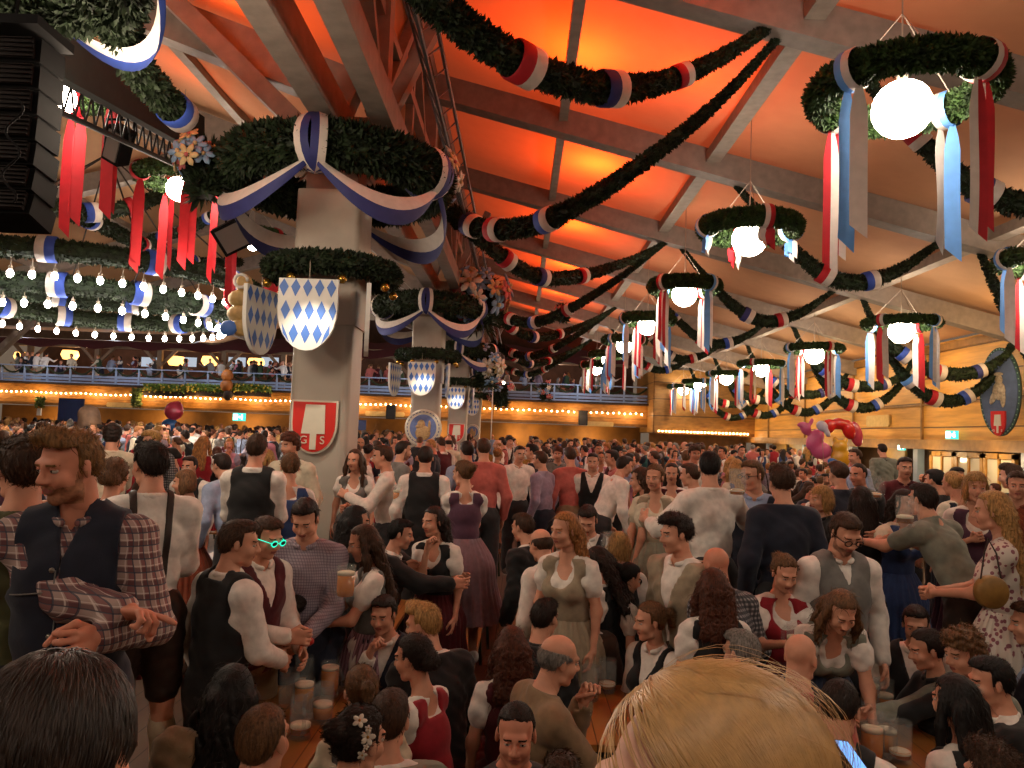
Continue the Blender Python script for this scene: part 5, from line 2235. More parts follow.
# flower boxes on the left balcony front, and the round orange head of a figure
for i, px in enumerate((165, 205, 250)):
    c = at(px, 391, YB-.6)
    e = empty('flower_box', c)
    tag(e, ['leftmost', 'middle', 'rightmost'][i]+' long planter of yellow green plants on the balcony front', 'flower box')
    MB().box((0, 0, -.15), (2.3, .3, .28)).build('trough', M_dark, e)
    leafy(MB(), [(-1.15, 0, .12), (0, 0, .16), (1.15, 0, .1)], .32, 500, .12, 500+i, core=.4).build('plants', mat('box_plants', '#7c9440', .7, .4, 6), e)
    mb = MB()
    for k in range(26):
        mb.sphere((random.uniform(-1.1, 1.1), -.24, random.uniform(-.1, .36)), .05, 6)
    mb.build('blossoms', mat('blossom_yellow', '#c9a93c', .7, .1, 10), e)
c = at(137, 395, YB-.6)
e = empty('hanging_plant', c)
tag(e, 'bushy plant trailing at the left end of the balcony planters', 'plant')
leafy(MB(), [(0, 0, .35), (0, 0, -.6)], .36, 600, .12, 510, core=.4).build('leaves', mat('trailing_plant', '#4d5f2c', .7, .4, 6), e)
c = at(40, 402, YB-.5)
e = empty('hanging_basket', c)
tag(e, 'small hanging basket of green plants at far left of the wooden front', 'plant')
leafy(MB(), [(0, 0, .25), (0, 0, -.25)], .32, 800, .1, 511, core=.4).build('leaves', MATS['trailing_plant'], e)
MB().box((0, 0, -.55), (.22, .1, .4)).build('tag_board', M_bw, e)
c = at(227, 381, YB-.8)
e = empty('round_figure', c)
tag(e, 'orange round-headed carved figure above the balcony planters', 'figure')
mb = MB().sphere((0, 0, .3), (.33, .3, .36), 16).sphere((0, 0, -.25), (.36, .3, .34), 16)
mb.build('carved_body', mat('orange_wood', '#9c5a22', .6, .1, 6), e, True)
MB().sphere((.1, 0, -.75), (.28, .2, .34), 12).build('dark_base', M_dark, e, True)
# a carved barrel-like statue and a blue board behind the crowd on the left
e = empty('carved_mushroom', at(88, 425, 24))
tag(e, 'brown cloaked stone-like figure rising out of the crowd on the left', 'statue')
v, q = sdf_mesh([ell((0, 0, .35), (.32, .3, .28)), cap((.05, 0, .1), (.25, 0, -1.0), .32, .42), cap((-.1, 0, .0), (-.15, 0, -.5), .2, .2)], .03, k=.12)
link('carved_body', np_mesh('carved_body', [(v, q, 0)], [mat('statue_brown', '#6d5340', .8, .2, 5)]), (), e)
o = MB().box((0, 0, 0), (1.0, .06, .9)).build('blue_board', mat('board_blue', '#2c3a66', .6, .1, 6))
o.location = at(71, 410, 30)
tag(o, 'plain dark blue board above the far left crowd', 'board')
o = MB().box((0, 0, 0), (.55, .06, .35)).build('blue_board', MATS['board_blue'])
o.location = at(358, 425, 26)
tag(o, 'small blue board behind the crowd right of the nearest pillar', 'board')
# lantern-like street lamps by the far pillars
for px, py_, lb in ((492, 385, 'thin curved white lamp post behind the fourth pillar'),):
    e = empty('lamp_post', at(px, py_+25, 36))
    tag(e, lb, 'lamp')
    MB().tube([(0, 0, -1.4), (0, 0, 1.0), (.05, 0, 1.25), (.25, 0, 1.4), (.5, 0, 1.38)], .03, 6).build('pole', M_bw, e)
    MB().sphere((.5, 0, 1.3), .07, 8).build('bulb', mat('post_bulb', (1, .8, .6), emit=12), e, True)
# ================================================================== TABLES, BENCHES, MUGS
M_table = planks('table_boards', '#9a6430', '#4f2c12', .125, 0, .38)
M_bench = mat('bench_board', '#8a5a2c', .45, .2, 6, .05, stretch=(4, .4, 4))
M_iron = mat('folding_iron', '#2c3a2e', .5, .1, 20, metal=.5)


def beer_table(x, y, label, L=2.2):
    e = empty('beer_table', (x, y, 0))
    tag(e, label, 'table', 'long beer tables')
    MB().box((0, 0, .755), (.62, L, .035)).build('table_top', M_table, e)
    for s in (-1, 1):
        mb = MB()
        for q in (-1, 1):
            mb.beam((q*.22, s*(L/2-.3), .73), (q*.22, s*(L/2-.3), .0), .03, .03, up=(0, 1, 0))
        mb.beam((-.22, s*(L/2-.3), .35), (.22, s*(L/2-.3), .35), .025, .025)
        mb.build('folding_leg', M_iron, e)
    return e


def beer_bench(x, y, label, L=2.2):
    e = empty('beer_bench', (x, y, 0))
    tag(e, label, 'bench', 'beer benches beside the tables')
    MB().box((0, 0, .435), (.27, L, .03)).build('seat', M_bench, e)
    for s in (-1, 1):
        mb = MB()
        for q in (-1, 1):
            mb.beam((q*.09, s*(L/2-.35), .42), (q*.12, s*(L/2-.35), .0), .03, .03, up=(0, 1, 0))
        mb.build('folding_leg', M_iron, e)
    return e


TX = [-1.25, .58, 2.05]
tl_ = ['left', 'middle', 'right']
for i, x in enumerate(TX):
    for j in range(3):
        y = 4.35+j*2.35+(0, .8, -.1)[i]
        beer_table(x, y, ['nearest', 'second', 'third'][j]+' beer table of the %s row, covered with mugs' % tl_[i] if j == 0 else ['nearest', 'second', 'third'][j]+' beer table of the %s row, hidden among the people' % tl_[i])
        for s in (-1, 1):
            beer_bench(x+s*.50, y, '%s bench along the %s side of the %s table in the %s row' % ('narrow brown', 'right' if s > 0 else 'left', ['nearest', 'second', 'third'][j], tl_[i]))

M_mug = bpy.data.materials.new('mug_glass')
M_mug.use_nodes = True
nt = M_mug.node_tree
b_ = nt.nodes['Principled BSDF']
b_.inputs['Base Color'].default_value = (.55, .58, .56, 1)
b_.inputs['Roughness'].default_value = .06
b_.inputs['IOR'].default_value = 1.45
b_.inputs['Alpha'].default_value = .11
b_.inputs['Specular IOR Level'].default_value = .9
M_beer = mat('beer', '#c2700f', .15, .05, 10, spec=.5)
M_foam = mat('beer_foam', '#d9cbb0', .9, .05, 40)
mugs = {}


def beer_mug(loc, fill, label, rz=0, tilt=0, group='beer mugs'):
    """one litre glass mug with dimples, a D handle, beer and foam; fill 0..1"""
    key = round(fill, 1)
    if key not in mugs:
        e = empty('beer_mug')
        mb = MB()
        prof = [(0, .004), (.048, .0), (.054, .004), (.0555, .03), (.058, .09), (.0575, .15), (.0555, .185), (.0565, .2), (.0525, .2), (.051, .18), (.0525, .10), (.048, .025), (0, .02)]
        n = 28
        vs, fs = [], []
        for r, z in prof:
            for k in range(n):
                a = 2*PI*k/n
                dm = -.0035*max(0, math.cos(a*8))*max(0, math.sin(z*75))*(1 if r > .054 and .02 < z < .17 else 0)
                vs.append(((r+dm)*math.cos(a), (r+dm)*math.sin(a), z))
        for i in range(len(prof)-1):
            for k in range(n):
                k2 = (k+1) % n
                fs.append((i*n+k, i*n+k2, (i+1)*n+k2, (i+1)*n+k))
        mb.add(vs, fs)
        mb.build('glass_body', M_mug, e, True)
        MB().tube([(.053, 0, .165), (.085, 0, .165), (.102, 0, .145), (.104, 0, .09), (.096, 0, .055), (.075, 0, .04), (.053, 0, .042)], [.010, .010, .011, .011, .011, .010, .010], 8).build('handle', M_mug, e, True)
        if key > 0:
            h = .024+.150*key
            MB().lathe([(0, .024), (.046, .026), (.0500, .06), (.0505, h), (0, h)], 22).build('beer', M_beer, e, True)
            MB().lathe([(0, h+.001), (.0503, h+.001), (.0505, h+.018), (.03, h+.024), (0, h+.022)], 22).build('foam', M_foam, e, True)
        mugs[key] = e
        r = e
    else:
        r = dup(mugs[key])
    r.location = loc
    r.rotation_euler = (tilt, 0, rz)
    tag(r, label, 'beer mug', group)
    return r


# mugs standing on the tables: (px, py of the foot, row, fill, look)
TZ = .775
for k, (px, py_, fill, lb) in enumerate([
        (303, 716, .9, 'full beer mug with foam at the centre of the left table'), (288, 706, .0, 'empty glass mug left of the full one on the left table'),
        (322, 722, .4, 'half-empty mug nearest the camera on the left table'), (329, 697, .9, 'full mug by the right edge of the left table'),
        (303, 690, .1, 'nearly empty mug far side of the left table'), (330, 680, .4, 'half-full mug at the far end of the left table'), (300, 738, .2, 'almost drained mug at the near left of the left table'),
        (590, 700, .2, 'glass mug with a rest of beer on the middle table'), (607, 692, .1, 'drained mug held by the centre men'), (597, 622, .9, 'full amber mug behind the girl in the puff blouse'), (608, 620, .5, 'half-full mug beside the full one on the middle table'),
        (870, 712, .8, 'full beer mug far end of the right table'), (884, 714, .5, 'half-full mug beside it on the right table'), (872, 764, .9, 'foaming mug nearest on the right table'), (886, 755, .6, 'mug in the middle of the right table'),
        (900, 762, .1, 'empty mug by the white-sleeved woman on the right table'), (866, 738, .0, 'empty glass at the left edge of the right table')]):
    # the table plane gives the depth
    v = at(px, py_, 1.0)-CAM
    d = (TZ-CAM.z)/v.z
    p = CAM+v*d
    beer_mug(p, fill, lb, rz=(k*1.9) % 6.28)

# ================================================================== THE PEOPLE ONE CAN TELL APART
H_ = hero
# --- extreme foreground: two heads seen from behind
fgB, JB = H_(702, 666, .64, 'b', 100, 'f', ('shirt', 'cream', 'charcoal'), 'buzz', 'blond', 'blond woman right under the camera, only the top of her head in view', h=.008, hp=5, skin='pale', nfuzz=50)
fgD, JD = H_(58, 655, .78, 'b', 10, 'm', ('shirt', 'charcoal', 'charcoal'), 'buzz', 'dark brown', 'out-of-focus dark brown head filling the lower left corner', h=.008, hp=-8)

# --- left group
plaid, JP = H_(72, 426, 2.55, 'b', 192, 'm', ('vest', 'plaid', 'navy', 'charcoal'), 'quiff', 'dark blond', 'man in a red plaid shirt and dark blue waistcoat with piping, pointing', h=.006,
               hy=-34, hp=-9, beard=1, skin='rosy', nfuzz=1500, arms=(((.0, .30, -.24), 'grip'), ((-.40, .26, -.17), 'point')), palm=(None, (.2, .3, -1)), vd=.42, vs=.28, seed=4)
H_(25, 433, 2.75, 'b', 25, 'm', ('shirt', 'olive', 'charcoal'), 'short', 'brown', 'brown-haired man in olive at the left edge, seen from behind', hy=25, arms=('down', 'front'))
H_(-84, 432, 2.85, 'b', -60, 'f', ('shirt', 'white', 'charcoal'), 'long', 'brown', 'person in white at the very edge, hand on the olive shoulder', arms=('shoulder', 'shoulder'))
H_(-88, 540, 1.75, .1, -20, 'm', ('shirt', 'gingham', 'charcoal'), 'short', 'dark brown', 'person in purple gingham cut by the left edge', arms=('down', 'down'))
H_(151, 440, 3.95, 'b', 32, 'm', ('braces', 'white', 'leder'), 'short', 'dark brown', 'man in white shirt, suspenders, brown lederhosen and cream socks, from behind', sleeve='rolled', hy=22, arms=('front', 'frontlow'), h=.009)
H_(116, 456, 4.5, 'b', 12, 'f', ('dirndl', 'white', 'rust', 'maroon'), 'updo', 'light brown', 'woman with curly pinned-up light hair between the plaid man and the suspenders man')
H_(241, 518, 4.05, .02, -38, 'm', ('vest', 'white', 'black', 'charcoal'), 'short', 'brown', 'youth in black waistcoat and white sleeves, back turned, left of the glowing glasses', hy=-35, arms=('down', 'frontlow'))
gl, JG = H_(268, 515, 4.45, .05, -118, 'm', ('vest', 'white', 'maroon', 'tan'), 'short', 'brown', 'youth wearing glowing green shutter glasses and a maroon waistcoat', hp=-14, arms=('frontlow', 'front'))
H_(306, 497, 4.75, .03, 182, 'm', ('shirt', 'fine check', 'navy'), 'short', 'dark brown', 'dark-haired man in a lilac checked shirt looking down', hp=-26, arms=('frontlow', 'frontlow'))
H_(364, 523, 4.9, .02, 108, 'f', ('dirndl', 'white', 'grey', 'pink stripe'), 'longwavy', 'brown', 'woman with long wavy brown hair, white blouse and pink striped skirt, facing left', hp=-14, arms=('front', 'mug'))
H_(300, 587, 4.8, 's', 176, 'm', ('jacket', 'light blue', 'navy', 'navy'), 'tousled', 'dark brown', 'seated person in navy jacket with head bowed over the left table', lean=16, hp=-42, arms=('table', 'table'))
H_(258, 433, 6.1, 'b', 4, 'm', ('vest', 'white', 'black', 'charcoal'), 'short', 'brown', 'man in black waistcoat with white sleeves, back turned, left of the nearest pillar', arms=('frontlow', 'frontlow'))
H_(291, 452, 6.5, .35, 18, 'f', ('dirndl', 'white', 'blue', 'blue'), 'braid', 'light brown', 'woman in white blouse and blue bodice in front of the nearest pillar, back turned')
H_(355, 448, 8.3, .35, 176, 'f', ('dirndl', 'white', 'grey', 'grey'), 'longwavy', 'brown', 'long-haired woman in white blouse and grey bodice right of the nearest pillar', hy=-10)
H_(383, 444, 7.7, .38, 98, 'm', ('shirt', 'white', 'charcoal'), 'short', 'brown', 'man in white shirt facing left, drinking beside the nearest pillar', arms=('mug', 'front'))
H_(404, 440, 9.2, 'b', -60, 'm', ('shirt', 'grey', 'charcoal'), 'short', 'dark brown', 'bearded man in grey shirt looking right, behind the black waistcoat', beard=1)
H_(426, 445, 7.4, 'b', 5, 'm', ('vest', 'white', 'black', 'charcoal'), 'short', 'dark brown', 'man in black waistcoat with white sleeves below the second pillar, back turned')
H_(467, 440, 8.8, 'b', 25, 'm', ('vest', 'light blue', 'black', 'charcoal'), 'short', 'dark brown', 'man in black waistcoat over pale blue, left of the salmon shirt')
H_(484, 437, 8.6, 'b', 12, 'm', ('shirt', 'salmon', 'charcoal'), 'short', 'brown', 'tall man in a salmon red shirt, back turned, behind the purple dirndl')
H_(357, 504, 5.6, .0, -62, 'f', ('shirt', 'black', 'black'), 'longwavy', 'black', 'woman in black with long black hair behind the wavy brown hair', arms=('reach', 'down'))
H_(463, 459, 6.5, 'b', 16, 'f', ('dirndl', 'white', 'purple', 'mauve', 'mauve'), 'bun', 'light brown', 'woman standing on a bench in purple bodice and long mauve dirndl skirt, back turned', hy=38, arms=('mouth', 'front'), shoe='white', skl=.70, skr=.34)
H_(434, 505, 6.0, .02, 158, 'f', ('dirndl', 'white', 'black', 'maroon'), 'longback', 'dark brown', 'dark-haired woman in black bodice raising a finger to her mouth', arms=('down', 'mouth'), hy=-20)
H_(402, 518, 5.9, .0, -88, 'm', ('jacket', 'white', 'black', 'black'), 'short', 'black', 'person in a black jacket stretching a hand to the finger-biting woman', arms=('reach', 'reach'), lean=12)
H_(384, 594, 4.75, 's', 168, 'm', ('vest', 'white', 'navy', 'charcoal'), 'short', 'dark brown', 'seated man in white shirt and dark waistcoat eating from his hand', arms=('table', 'chin'), lean=12)
H_(424, 601, 4.35, 's', 42, 'm', ('jacket', 'white', 'black', 'black'), 'quiff', 'blond', 'blond man in a black jacket leaning towards the eating man', lean=14, hy=28)
H_(414, 632, 3.85, 's', 68, 'f', ('dirndl', 'white', 'red', 'red'), 'updo', 'dark brown', 'woman with pinned-up dark curls in white blouse and red bodice, seated', lean=10, arms=('table', 'table'))
H_(362, 663, 3.5, 's', 25, 'f', ('dirndl', 'cream', 'grey', 'grey'), 'ponytail', 'light brown', 'small light-brown ponytailed head between the mugs and the curls', lean=12)
H_(391, 688, 3.05, 's', 15, 'm', ('jacket', 'white', 'grey-green', 'charcoal'), 'short', 'brown', 'man in grey-green jacket behind the flower-decked hair, bottom centre left', hy=-20, lean=10)
flw, JF = H_(362, 703, 2.75, 's', -12, 'f', ('dirndl', 'white', 'black', 'black'), 'bun', 'dark brown', 'woman with white blossoms pinned in her dark hair, bottom of the picture', hy=-25, lean=8)
H_(266, 700, 2.75, 's', -15, 'm', ('shirt', 'yellow check', 'charcoal'), 'buzz', 'light brown', 'crop-haired man in a yellow checked shirt, bottom left', lean=34, hp=10)
H_(232, 662, 3.2, 's', 25, 'f', ('jacket', 'cream', 'tan', 'tan'), 'longwavy', 'black', 'woman with long black hair beside the bench, lower left', lean=10, side=22, hp=-10)
# --- centre
H_(560, 632, 3.75, 's', -72, 'm', ('jumper', 'tan', 'charcoal'), 'fringe', 'grey', 'balding man in a tan pullover resting chin on hand, facing right', lean=16, arms=('chin', 'table'), h=.009)
H_(517, 701, 2.95, 's', -170, 'm', ('shirt', 'charcoal', 'charcoal'), 'buzz', 'dark brown', 'short-haired man in dark top facing the camera at the bottom centre', hy=-12, skin='rosy', h=.008)
H_(562, 752, 2.7, 's', 0, 'f', ('shirt', 'brown', 'charcoal'), 'short', 'brown', 'brown crown of hair just entering the bottom edge, right of the short-haired man')
H_(512, 624, 4.2, 's', 10, 'f', ('dirndl', 'white', 'maroon', 'maroon'), 'longcurly', 'auburn', 'seated woman with curly auburn hair and white sleeve, left of the balding man')
H_(546, 597, 4.75, 's', -35, 'm', ('jacket', 'black', 'black', 'black'), 'short', 'dark brown', 'dark-haired man seated beside the smiling fair man')
H_(577, 592, 5.1, 's', 152, 'm', ('jacket', 'white', 'brown', 'charcoal'), 'tousled', 'light brown', 'smiling fair-haired man in a dark brown jacket, centre', lean=12, hp=-20)
H_(565, 510, 5.0, .08, 150, 'f', ('dirndl', 'white', 'beige', 'beige'), 'longback', 'ginger blond', 'blond woman in white blouse and beige bodice looking left, centre', hy=-20)
H_(541, 527, 5.6, .0, 40, 'm', ('shirt', 'white', 'charcoal'), 'fringe', 'brown', 'stooping bald man in a pale shirt left of the beige dirndl', lean=30)
H_(523, 512, 6.3, .0, 55, 'm', ('jacket', 'white', 'black', 'black'), 'short', 'brown', 'man in black jacket behind the stooping bald man', lean=14)
H_(588, 504, 6.3, .0, 168, 'm', ('vest', 'white', 'charcoal', 'charcoal'), 'short', 'dark brown', 'man in dark waistcoat looking down behind the beige dirndl', hp=-28)
H_(619, 530, 5.6, .0, 5, 'f', ('dirndl', 'white', 'black', 'black'), 'bob', 'blond', 'person with blond bob, back turned, right of the beige dirndl')
H_(598, 545, 5.3, .0, 60, 'f', ('dirndl', 'white', 'black', 'black'), 'longback', 'dark brown', 'dark-haired woman bending her head beside the beige dirndl', hp=-25)
H_(655, 463, 6.6, .42, 162, 'f', ('dirndl', 'cream', 'beige', 'sage'), 'braid', 'light brown', 'fair woman in cream dress, facing, left of the big white shirt', hy=-12)
H_(641, 466, 6.8, .40, 70, 'f', ('dirndl', 'cream', 'sage', 'sage'), 'longback', 'brown', 'long-haired woman in sage dress seen from the side, centre', )
H_(710, 450, 5.7, 'b', 10, 'm', ('shirt', 'white', 'charcoal'), 'short', 'black', 'broad man in white shirt, back turned, arm round a friend, mug raised', hy=-20, sleeve='rolled', arms=((( .20, .30, -.16), 'relax'), ((.16, .38, -.06), 'grip')))
H_(752, 459, 6.0, 'b', 165, 'm', ('jacket', 'light blue', 'navy', 'navy'), 'short', 'light brown', 'smiling man with dark-rimmed glasses in a navy pullover', hy=-40, open=True)
H_(781, 465, 5.4, .4, 6, 'm', ('jumper', 'navy', 'charcoal'), 'tousled', 'brown', 'man in a dark navy pullover, back turned, right of the white shirt')
H_(676, 513, 4.9, .05, 122, 'm', ('jacket', 'white', 'beige', 'brown'), 'tousled', 'dark brown', 'dark-haired man in white shirt and open beige jacket looking left', hy=-15)
H_(716, 545, 4.7, .0, 25, 'm', ('shirt', 'dark check', 'charcoal'), 'bald', 'brown', 'bald man in a dark checked shirt, back turned', skin='rosy', lean=14)
H_(713, 566, 4.3, .0, 5, 'f', ('dirndl', 'white', 'black', 'black'), 'longcurly', 'auburn', 'woman with a big curly auburn mane, black bodice and white puff sleeves')
rb, JR = H_(785, 553, 4.75, .0, 184, 'f', ('dirndl', 'white', 'red', 'maroon'), 'bun', 'light brown', 'woman in red bodice looking down at her beer mug', hp=-20, arms=('front', 'mug'))
gv, JV = H_(846, 511, 4.75, .05, 186, 'm', ('vest', 'white', 'grey', 'charcoal'), 'short', 'brown', 'bearded man in glasses and grey waistcoat looking down', hp=-26, beard=1, arms=('down', 'down'), vd=.40)
H_(842, 588, 4.25, .0, 178, 'f', ('dirndl', 'white', 'grey-green', 'denim', 'denim'), 'longwavy', 'light brown', 'long-haired woman leaning on the right table with straight arms', lean=42, hp=-20, arms=('lean', 'lean'))
H_(916, 604, 4.9, 's', 150, 'm', ('vest', 'white', 'black', 'black'), 'short', 'dark brown', 'seated man in black waistcoat and white sleeves behind the right table', hp=-10)
H_(926, 627, 4.45, 's', 88, 'f', ('shirt', 'black', 'black'), 'bun', 'dark brown', 'woman in black facing left, lit yellow, at the right table', hp=-12, arms=('reach', 'table'))
H_(964, 629, 4.2, 's', 100, 'm', ('shirt', 'grey-green', 'charcoal'), 'curlyshort', 'light brown', 'man with curly light brown hair stretching an arm across the right table', arms=('table', 'reach'), lean=14)
H_(990, 655, 3.8, 's', 72, 'm', ('jacket', 'white', 'black', 'black'), 'short', 'black', 'dark-haired man in a black suit at the right edge', lean=8, hy=12)
H_(955, 672, 3.45, 's', 25, 'f', ('dirndl', 'white', 'black', 'black'), 'long', 'black', 'woman with straight black hair and white puff sleeves, back turned, bottom right')
H_(801, 631, 3.9, 's', -18, 'm', ('braces', 'salmon', 'charcoal'), 'bald', 'grey', 'bald man in salmon shirt with suspenders, back turned', hy=-25)
bp, JPh = H_(840, 678, 3.35, 's', -30, 'm', ('vest', 'white', 'black', 'charcoal'), 'short', 'dark brown', 'dark-haired youth in black waistcoat reading a phone at the right table', lean=18, hp=-22, arms=('table', 'table'))
H_(992, 742, 2.8, 's', 20, 'm', ('shirt', 'olive', 'charcoal'), 'tousled', 'brown', 'brown hair at the bottom right corner')
H_(741, 628, 4.1, 's', 40, 'm', ('shirt', 'charcoal', 'charcoal'), 'short', 'grey', 'grey-haired man seated behind the blond head, back turned')
H_(718, 614, 4.45, 's', 118, 'm', ('shirt', 'brown', 'charcoal'), 'short', 'brown', 'brown-haired man in glasses next to the grey-haired man')
H_(650, 600, 4.75, 's', 130, 'f', ('vest', 'white', 'black', 'black'), 'ponytail', 'light brown', 'fair ponytailed woman in black waistcoat over a white blouse, looking left', sleeve='rolled', hy=-25)
H_(630, 562, 5.3, .0, -72, 'f', ('dirndl', 'white', 'black', 'black'), 'bun', 'black', 'dark-haired girl in white puff blouse and black bodice facing right', hp=-18)
H_(690, 612, 4.6, .0, 0, 'f', ('shirt', 'maroon', 'maroon'), 'bob', 'brown', 'brown bob seen from behind between the waistcoat woman and the curly mane') if False else None
# --- right group
H_(922, 482, 5.5, .45, 28, 'm', ('shirt', 'grey-green', 'leder'), 'short', 'dark brown', 'man in grey shirt and brown leather shorts bending into a hug', lean=32, hp=10, arms=('reach', 'reach'), sleeve='short')
H_(905, 488, 6.0, .35, -160, 'f', ('dirndl', 'cream', 'blue', 'blue'), 'longback', 'dark brown', 'woman hugged by the bending man, her arm over his back', arms=('side', 'shoulder'))
fl, JFl = H_(992, 489, 4.9, .2, 58, 'f', ('dress', 'floral'), 'longback', 'blond', 'long-haired blond woman in a white floral dress at the right edge', arms=('front', 'front'))
H_(976, 470, 6.0, .4, 162, 'f', ('dirndl', 'white', 'purple', 'purple'), 'bob', 'blond', 'fair woman in white blouse facing the camera behind the floral dress')
H_(1017, 470, 6.6, .4, 150, 'm', ('shirt', 'rust', 'charcoal'), 'short', 'brown', 'man in a rust shirt cut by the right edge')
H_(1030, 600, 4.6, 's', 70, 'm', ('jacket', 'light blue', 'navy', 'navy'), 'short', 'brown', 'person in navy jacket cut by the right edge')
H_(905, 456, 8.6, 'b', 170, 'm', ('shirt', 'maroon', 'charcoal'), 'short', 'dark brown', 'smiling dark-haired man facing the camera above the hugging pair', open=True)
H_(858, 462, 7.8, .42, 120, 'm', ('shirt', 'black', 'charcoal'), 'buzz', 'dark brown', 'short-haired man in black looking left, right centre', skin='rosy')
H_(838, 461, 7.4, .42, 15, 'm', ('shirt', 'navy', 'charcoal'), 'tousled', 'brown', 'brown-haired man in navy seen from behind, right centre')
H_(821, 484, 6.6, .28, 100, 'f', ('shirt', 'black', 'black'), 'bob', 'blond', 'woman with a blond bob in black, facing left')
H_(861, 485, 6.2, .32, 0, 'f', ('dirndl', 'white', 'black', 'black'), 'long', 'dark brown', 'woman with very long straight dark hair, back turned')
H_(882, 443, 13.5, .75, 8, 'm', ('jacket', 'black', 'grey-green', 'charcoal'), 'short', 'dark brown', 'balloon seller in a dark jacket standing in front of the foil balloons')
H_(855, 448, 11.5, .55, 100, 'm', ('shirt', 'light blue', 'charcoal'), 'short', 'brown', 'man facing left under the balloons')
H_(952, 470, 7.3, .38, 20, 'f', ('dirndl', 'cream', 'navy', 'navy'), 'bun', 'blond', 'blond woman with her hair up, back turned, right of the hugging pair')
H_(935, 468, 8, .35, 30, 'm', ('shirt', 'charcoal', 'charcoal'), 'short', 'black', 'dark-haired man in charcoal right of the smiling man')
H_(957, 466, 8.6, .4, 175, 'm', ('shirt', 'navy', 'charcoal'), 'short', 'black', 'dark-haired man facing the camera in navy, right of centre')
H_(1010, 463, 7.6, .42, 40, 'm', ('jacket', 'white', 'black', 'charcoal'), 'tousled', 'brown', 'curly brown-haired man in black near the right edge')
# --- middle distance, centre
H_(540, 450, 9.5, 'b', 60, 'm', ('shirt', 'lilac', 'navy'), 'short', 'brown', 'man in lilac shirt facing left, middle of the hall')
H_(570, 446, 9.8, 'b', 20, 'm', ('shirt', 'salmon', 'tan'), 'short', 'brown', 'man in salmon shirt and tan trousers, back turned, middle of the hall')
H_(593, 452, 9.6, .42, 170, 'm', ('vest', 'white', 'black', 'charcoal'), 'short', 'dark brown', 'man in black waistcoat facing the camera, middle of the hall')
H_(595, 490, 7.4, .1, 10, 'f', ('dirndl', 'white', 'black', 'black'), 'bob', 'blond', 'blond bobbed woman in white and black, back turned, middle of the hall') if False else None
H_(625, 455, 8.8, 'b', -70, 'm', ('shirt', 'white', 'charcoal'), 'short', 'dark brown', 'man in white shirt bending forward to the right, middle of the hall', lean=26)
H_(612, 449, 10.5, 'b', 90, 'm', ('shirt', 'salmon', 'charcoal'), 'short', 'dark brown', 'man in pink-red shirt facing left behind the bending white shirt')
H_(520, 445, 10.5, 'b', -160, 'm', ('shirt', 'white', 'charcoal'), 'short', 'dark brown', 'man in white shirt facing the camera right of the salmon shirt', open=True)
H_(532, 443, 11, 'b', 80, 'm', ('jacket', 'white', 'navy', 'charcoal'), 'short', 'black', 'dark-haired man in navy facing left, middle of the hall')
H_(672, 462, 8.2, .42, 165, 'f', ('dirndl', 'white', 'maroon', 'maroon'), 'longback', 'dark brown', 'dark-haired smiling woman left of the big white shirt', open=True)
H_(690, 462, 7.6, .38, 60, 'm', ('shirt', 'navy', 'charcoal'), 'short', 'brown', 'brown-haired man in navy beside the big white shirt')
H_(300, 452, 7.6, .3, 100, 'm', ('shirt', 'light blue', 'charcoal'), 'short', 'dark brown', 'x') if False else None
H_(222, 452, 7.4, .3, 60, 'm', ('shirt', 'light blue', 'charcoal'), 'short', 'dark brown', 'dark-haired man in pale blue shirt bending left, behind the black waistcoat', lean=20)
H_(190, 455, 8.6, .2, 170, 'm', ('vest', 'white', 'black', 'charcoal'), 'short', 'dark brown', 'man in black waistcoat facing the camera, left middle distance')
H_(185, 468, 7.2, .05, 100, 'f', ('dirndl', 'white', 'rust', 'rust'), 'bob', 'light brown', 'fair bobbed woman facing left behind the suspenders man')

# --- props worn and held
def att(r, J, name, local_mb, mats, smooth=False):
    """a part in the person's own frame"""
    return local_mb.build(name, mats, r, smooth)


def hp_(J, v):
    return Vector(J['hc']+J['Rh'] @ A3(*v))


def glasses(r, J, rim, name='glasses', shutter=False):
    mb = MB()
    for s in (-1, 1):
        pts = [hp_(J, (s*.032+.021*math.cos(a), .103-.004*abs(math.cos(a)), .0+.016*math.sin(a))) for a in [2*PI*k/12 for k in range(13)]]
        mb.tube(pts, .0028 if not shutter else .004, 6)
        mb.tube([hp_(J, (s*.054, .098, .004)), hp_(J, (s*.080, .03, .004)), hp_(J, (s*.082, -.01, .0))], .0025, 5)
    mb.tube([hp_(J, (-.011, .105, .003)), hp_(J, (.011, .105, .003))], .0025, 5)
    return mb.build(name, rim, r)


M_rim = mat('dark_rim', '#1a1211', .3, 0)
glasses(gv, JV, M_rim)
glasses(gl, JG, mat('glow_green', (.02, .8, .5), emit=.8), 'glowing_glasses', True)
mb = MB()
for s in (-1, 1):
    mb.box(hp_(JG, (s*.032, .100, 0)), (.04, .004, .026), Matrix(JG['Rh'].tolist()))
mb.build('glasses_lens', M_rim, gl)
for o in list(SC.objects):
    if o.get('label', '').startswith('smiling man with dark-rimmed'):
        sm = o
# recompute the joints of the smiling man for his glasses
JS = joints(dict(sex='m', outfit=(), hair='', hc='', hy=-40, open=True))
glasses(sm, JS, M_rim)

# waistcoat piping, zip and buttons of the plaid man
pt = JP['pt']


def torso_y(J, u, w, t):
    """front surface of the torso at spine-frame (u, w)"""
    best = 0
    for p in torso_prims(J, t):
        if p[0] != 'e':
            continue
        R = J['Rs']
        c = R.T @ (p[1]-J['P'])
        a = 1-((u-c[0])/p[2][0])**2-((w-c[2])/p[2][2])**2
        if a > 0:
            best = max(best, c[1]+p[2][1]*math.sqrt(a))
    return best


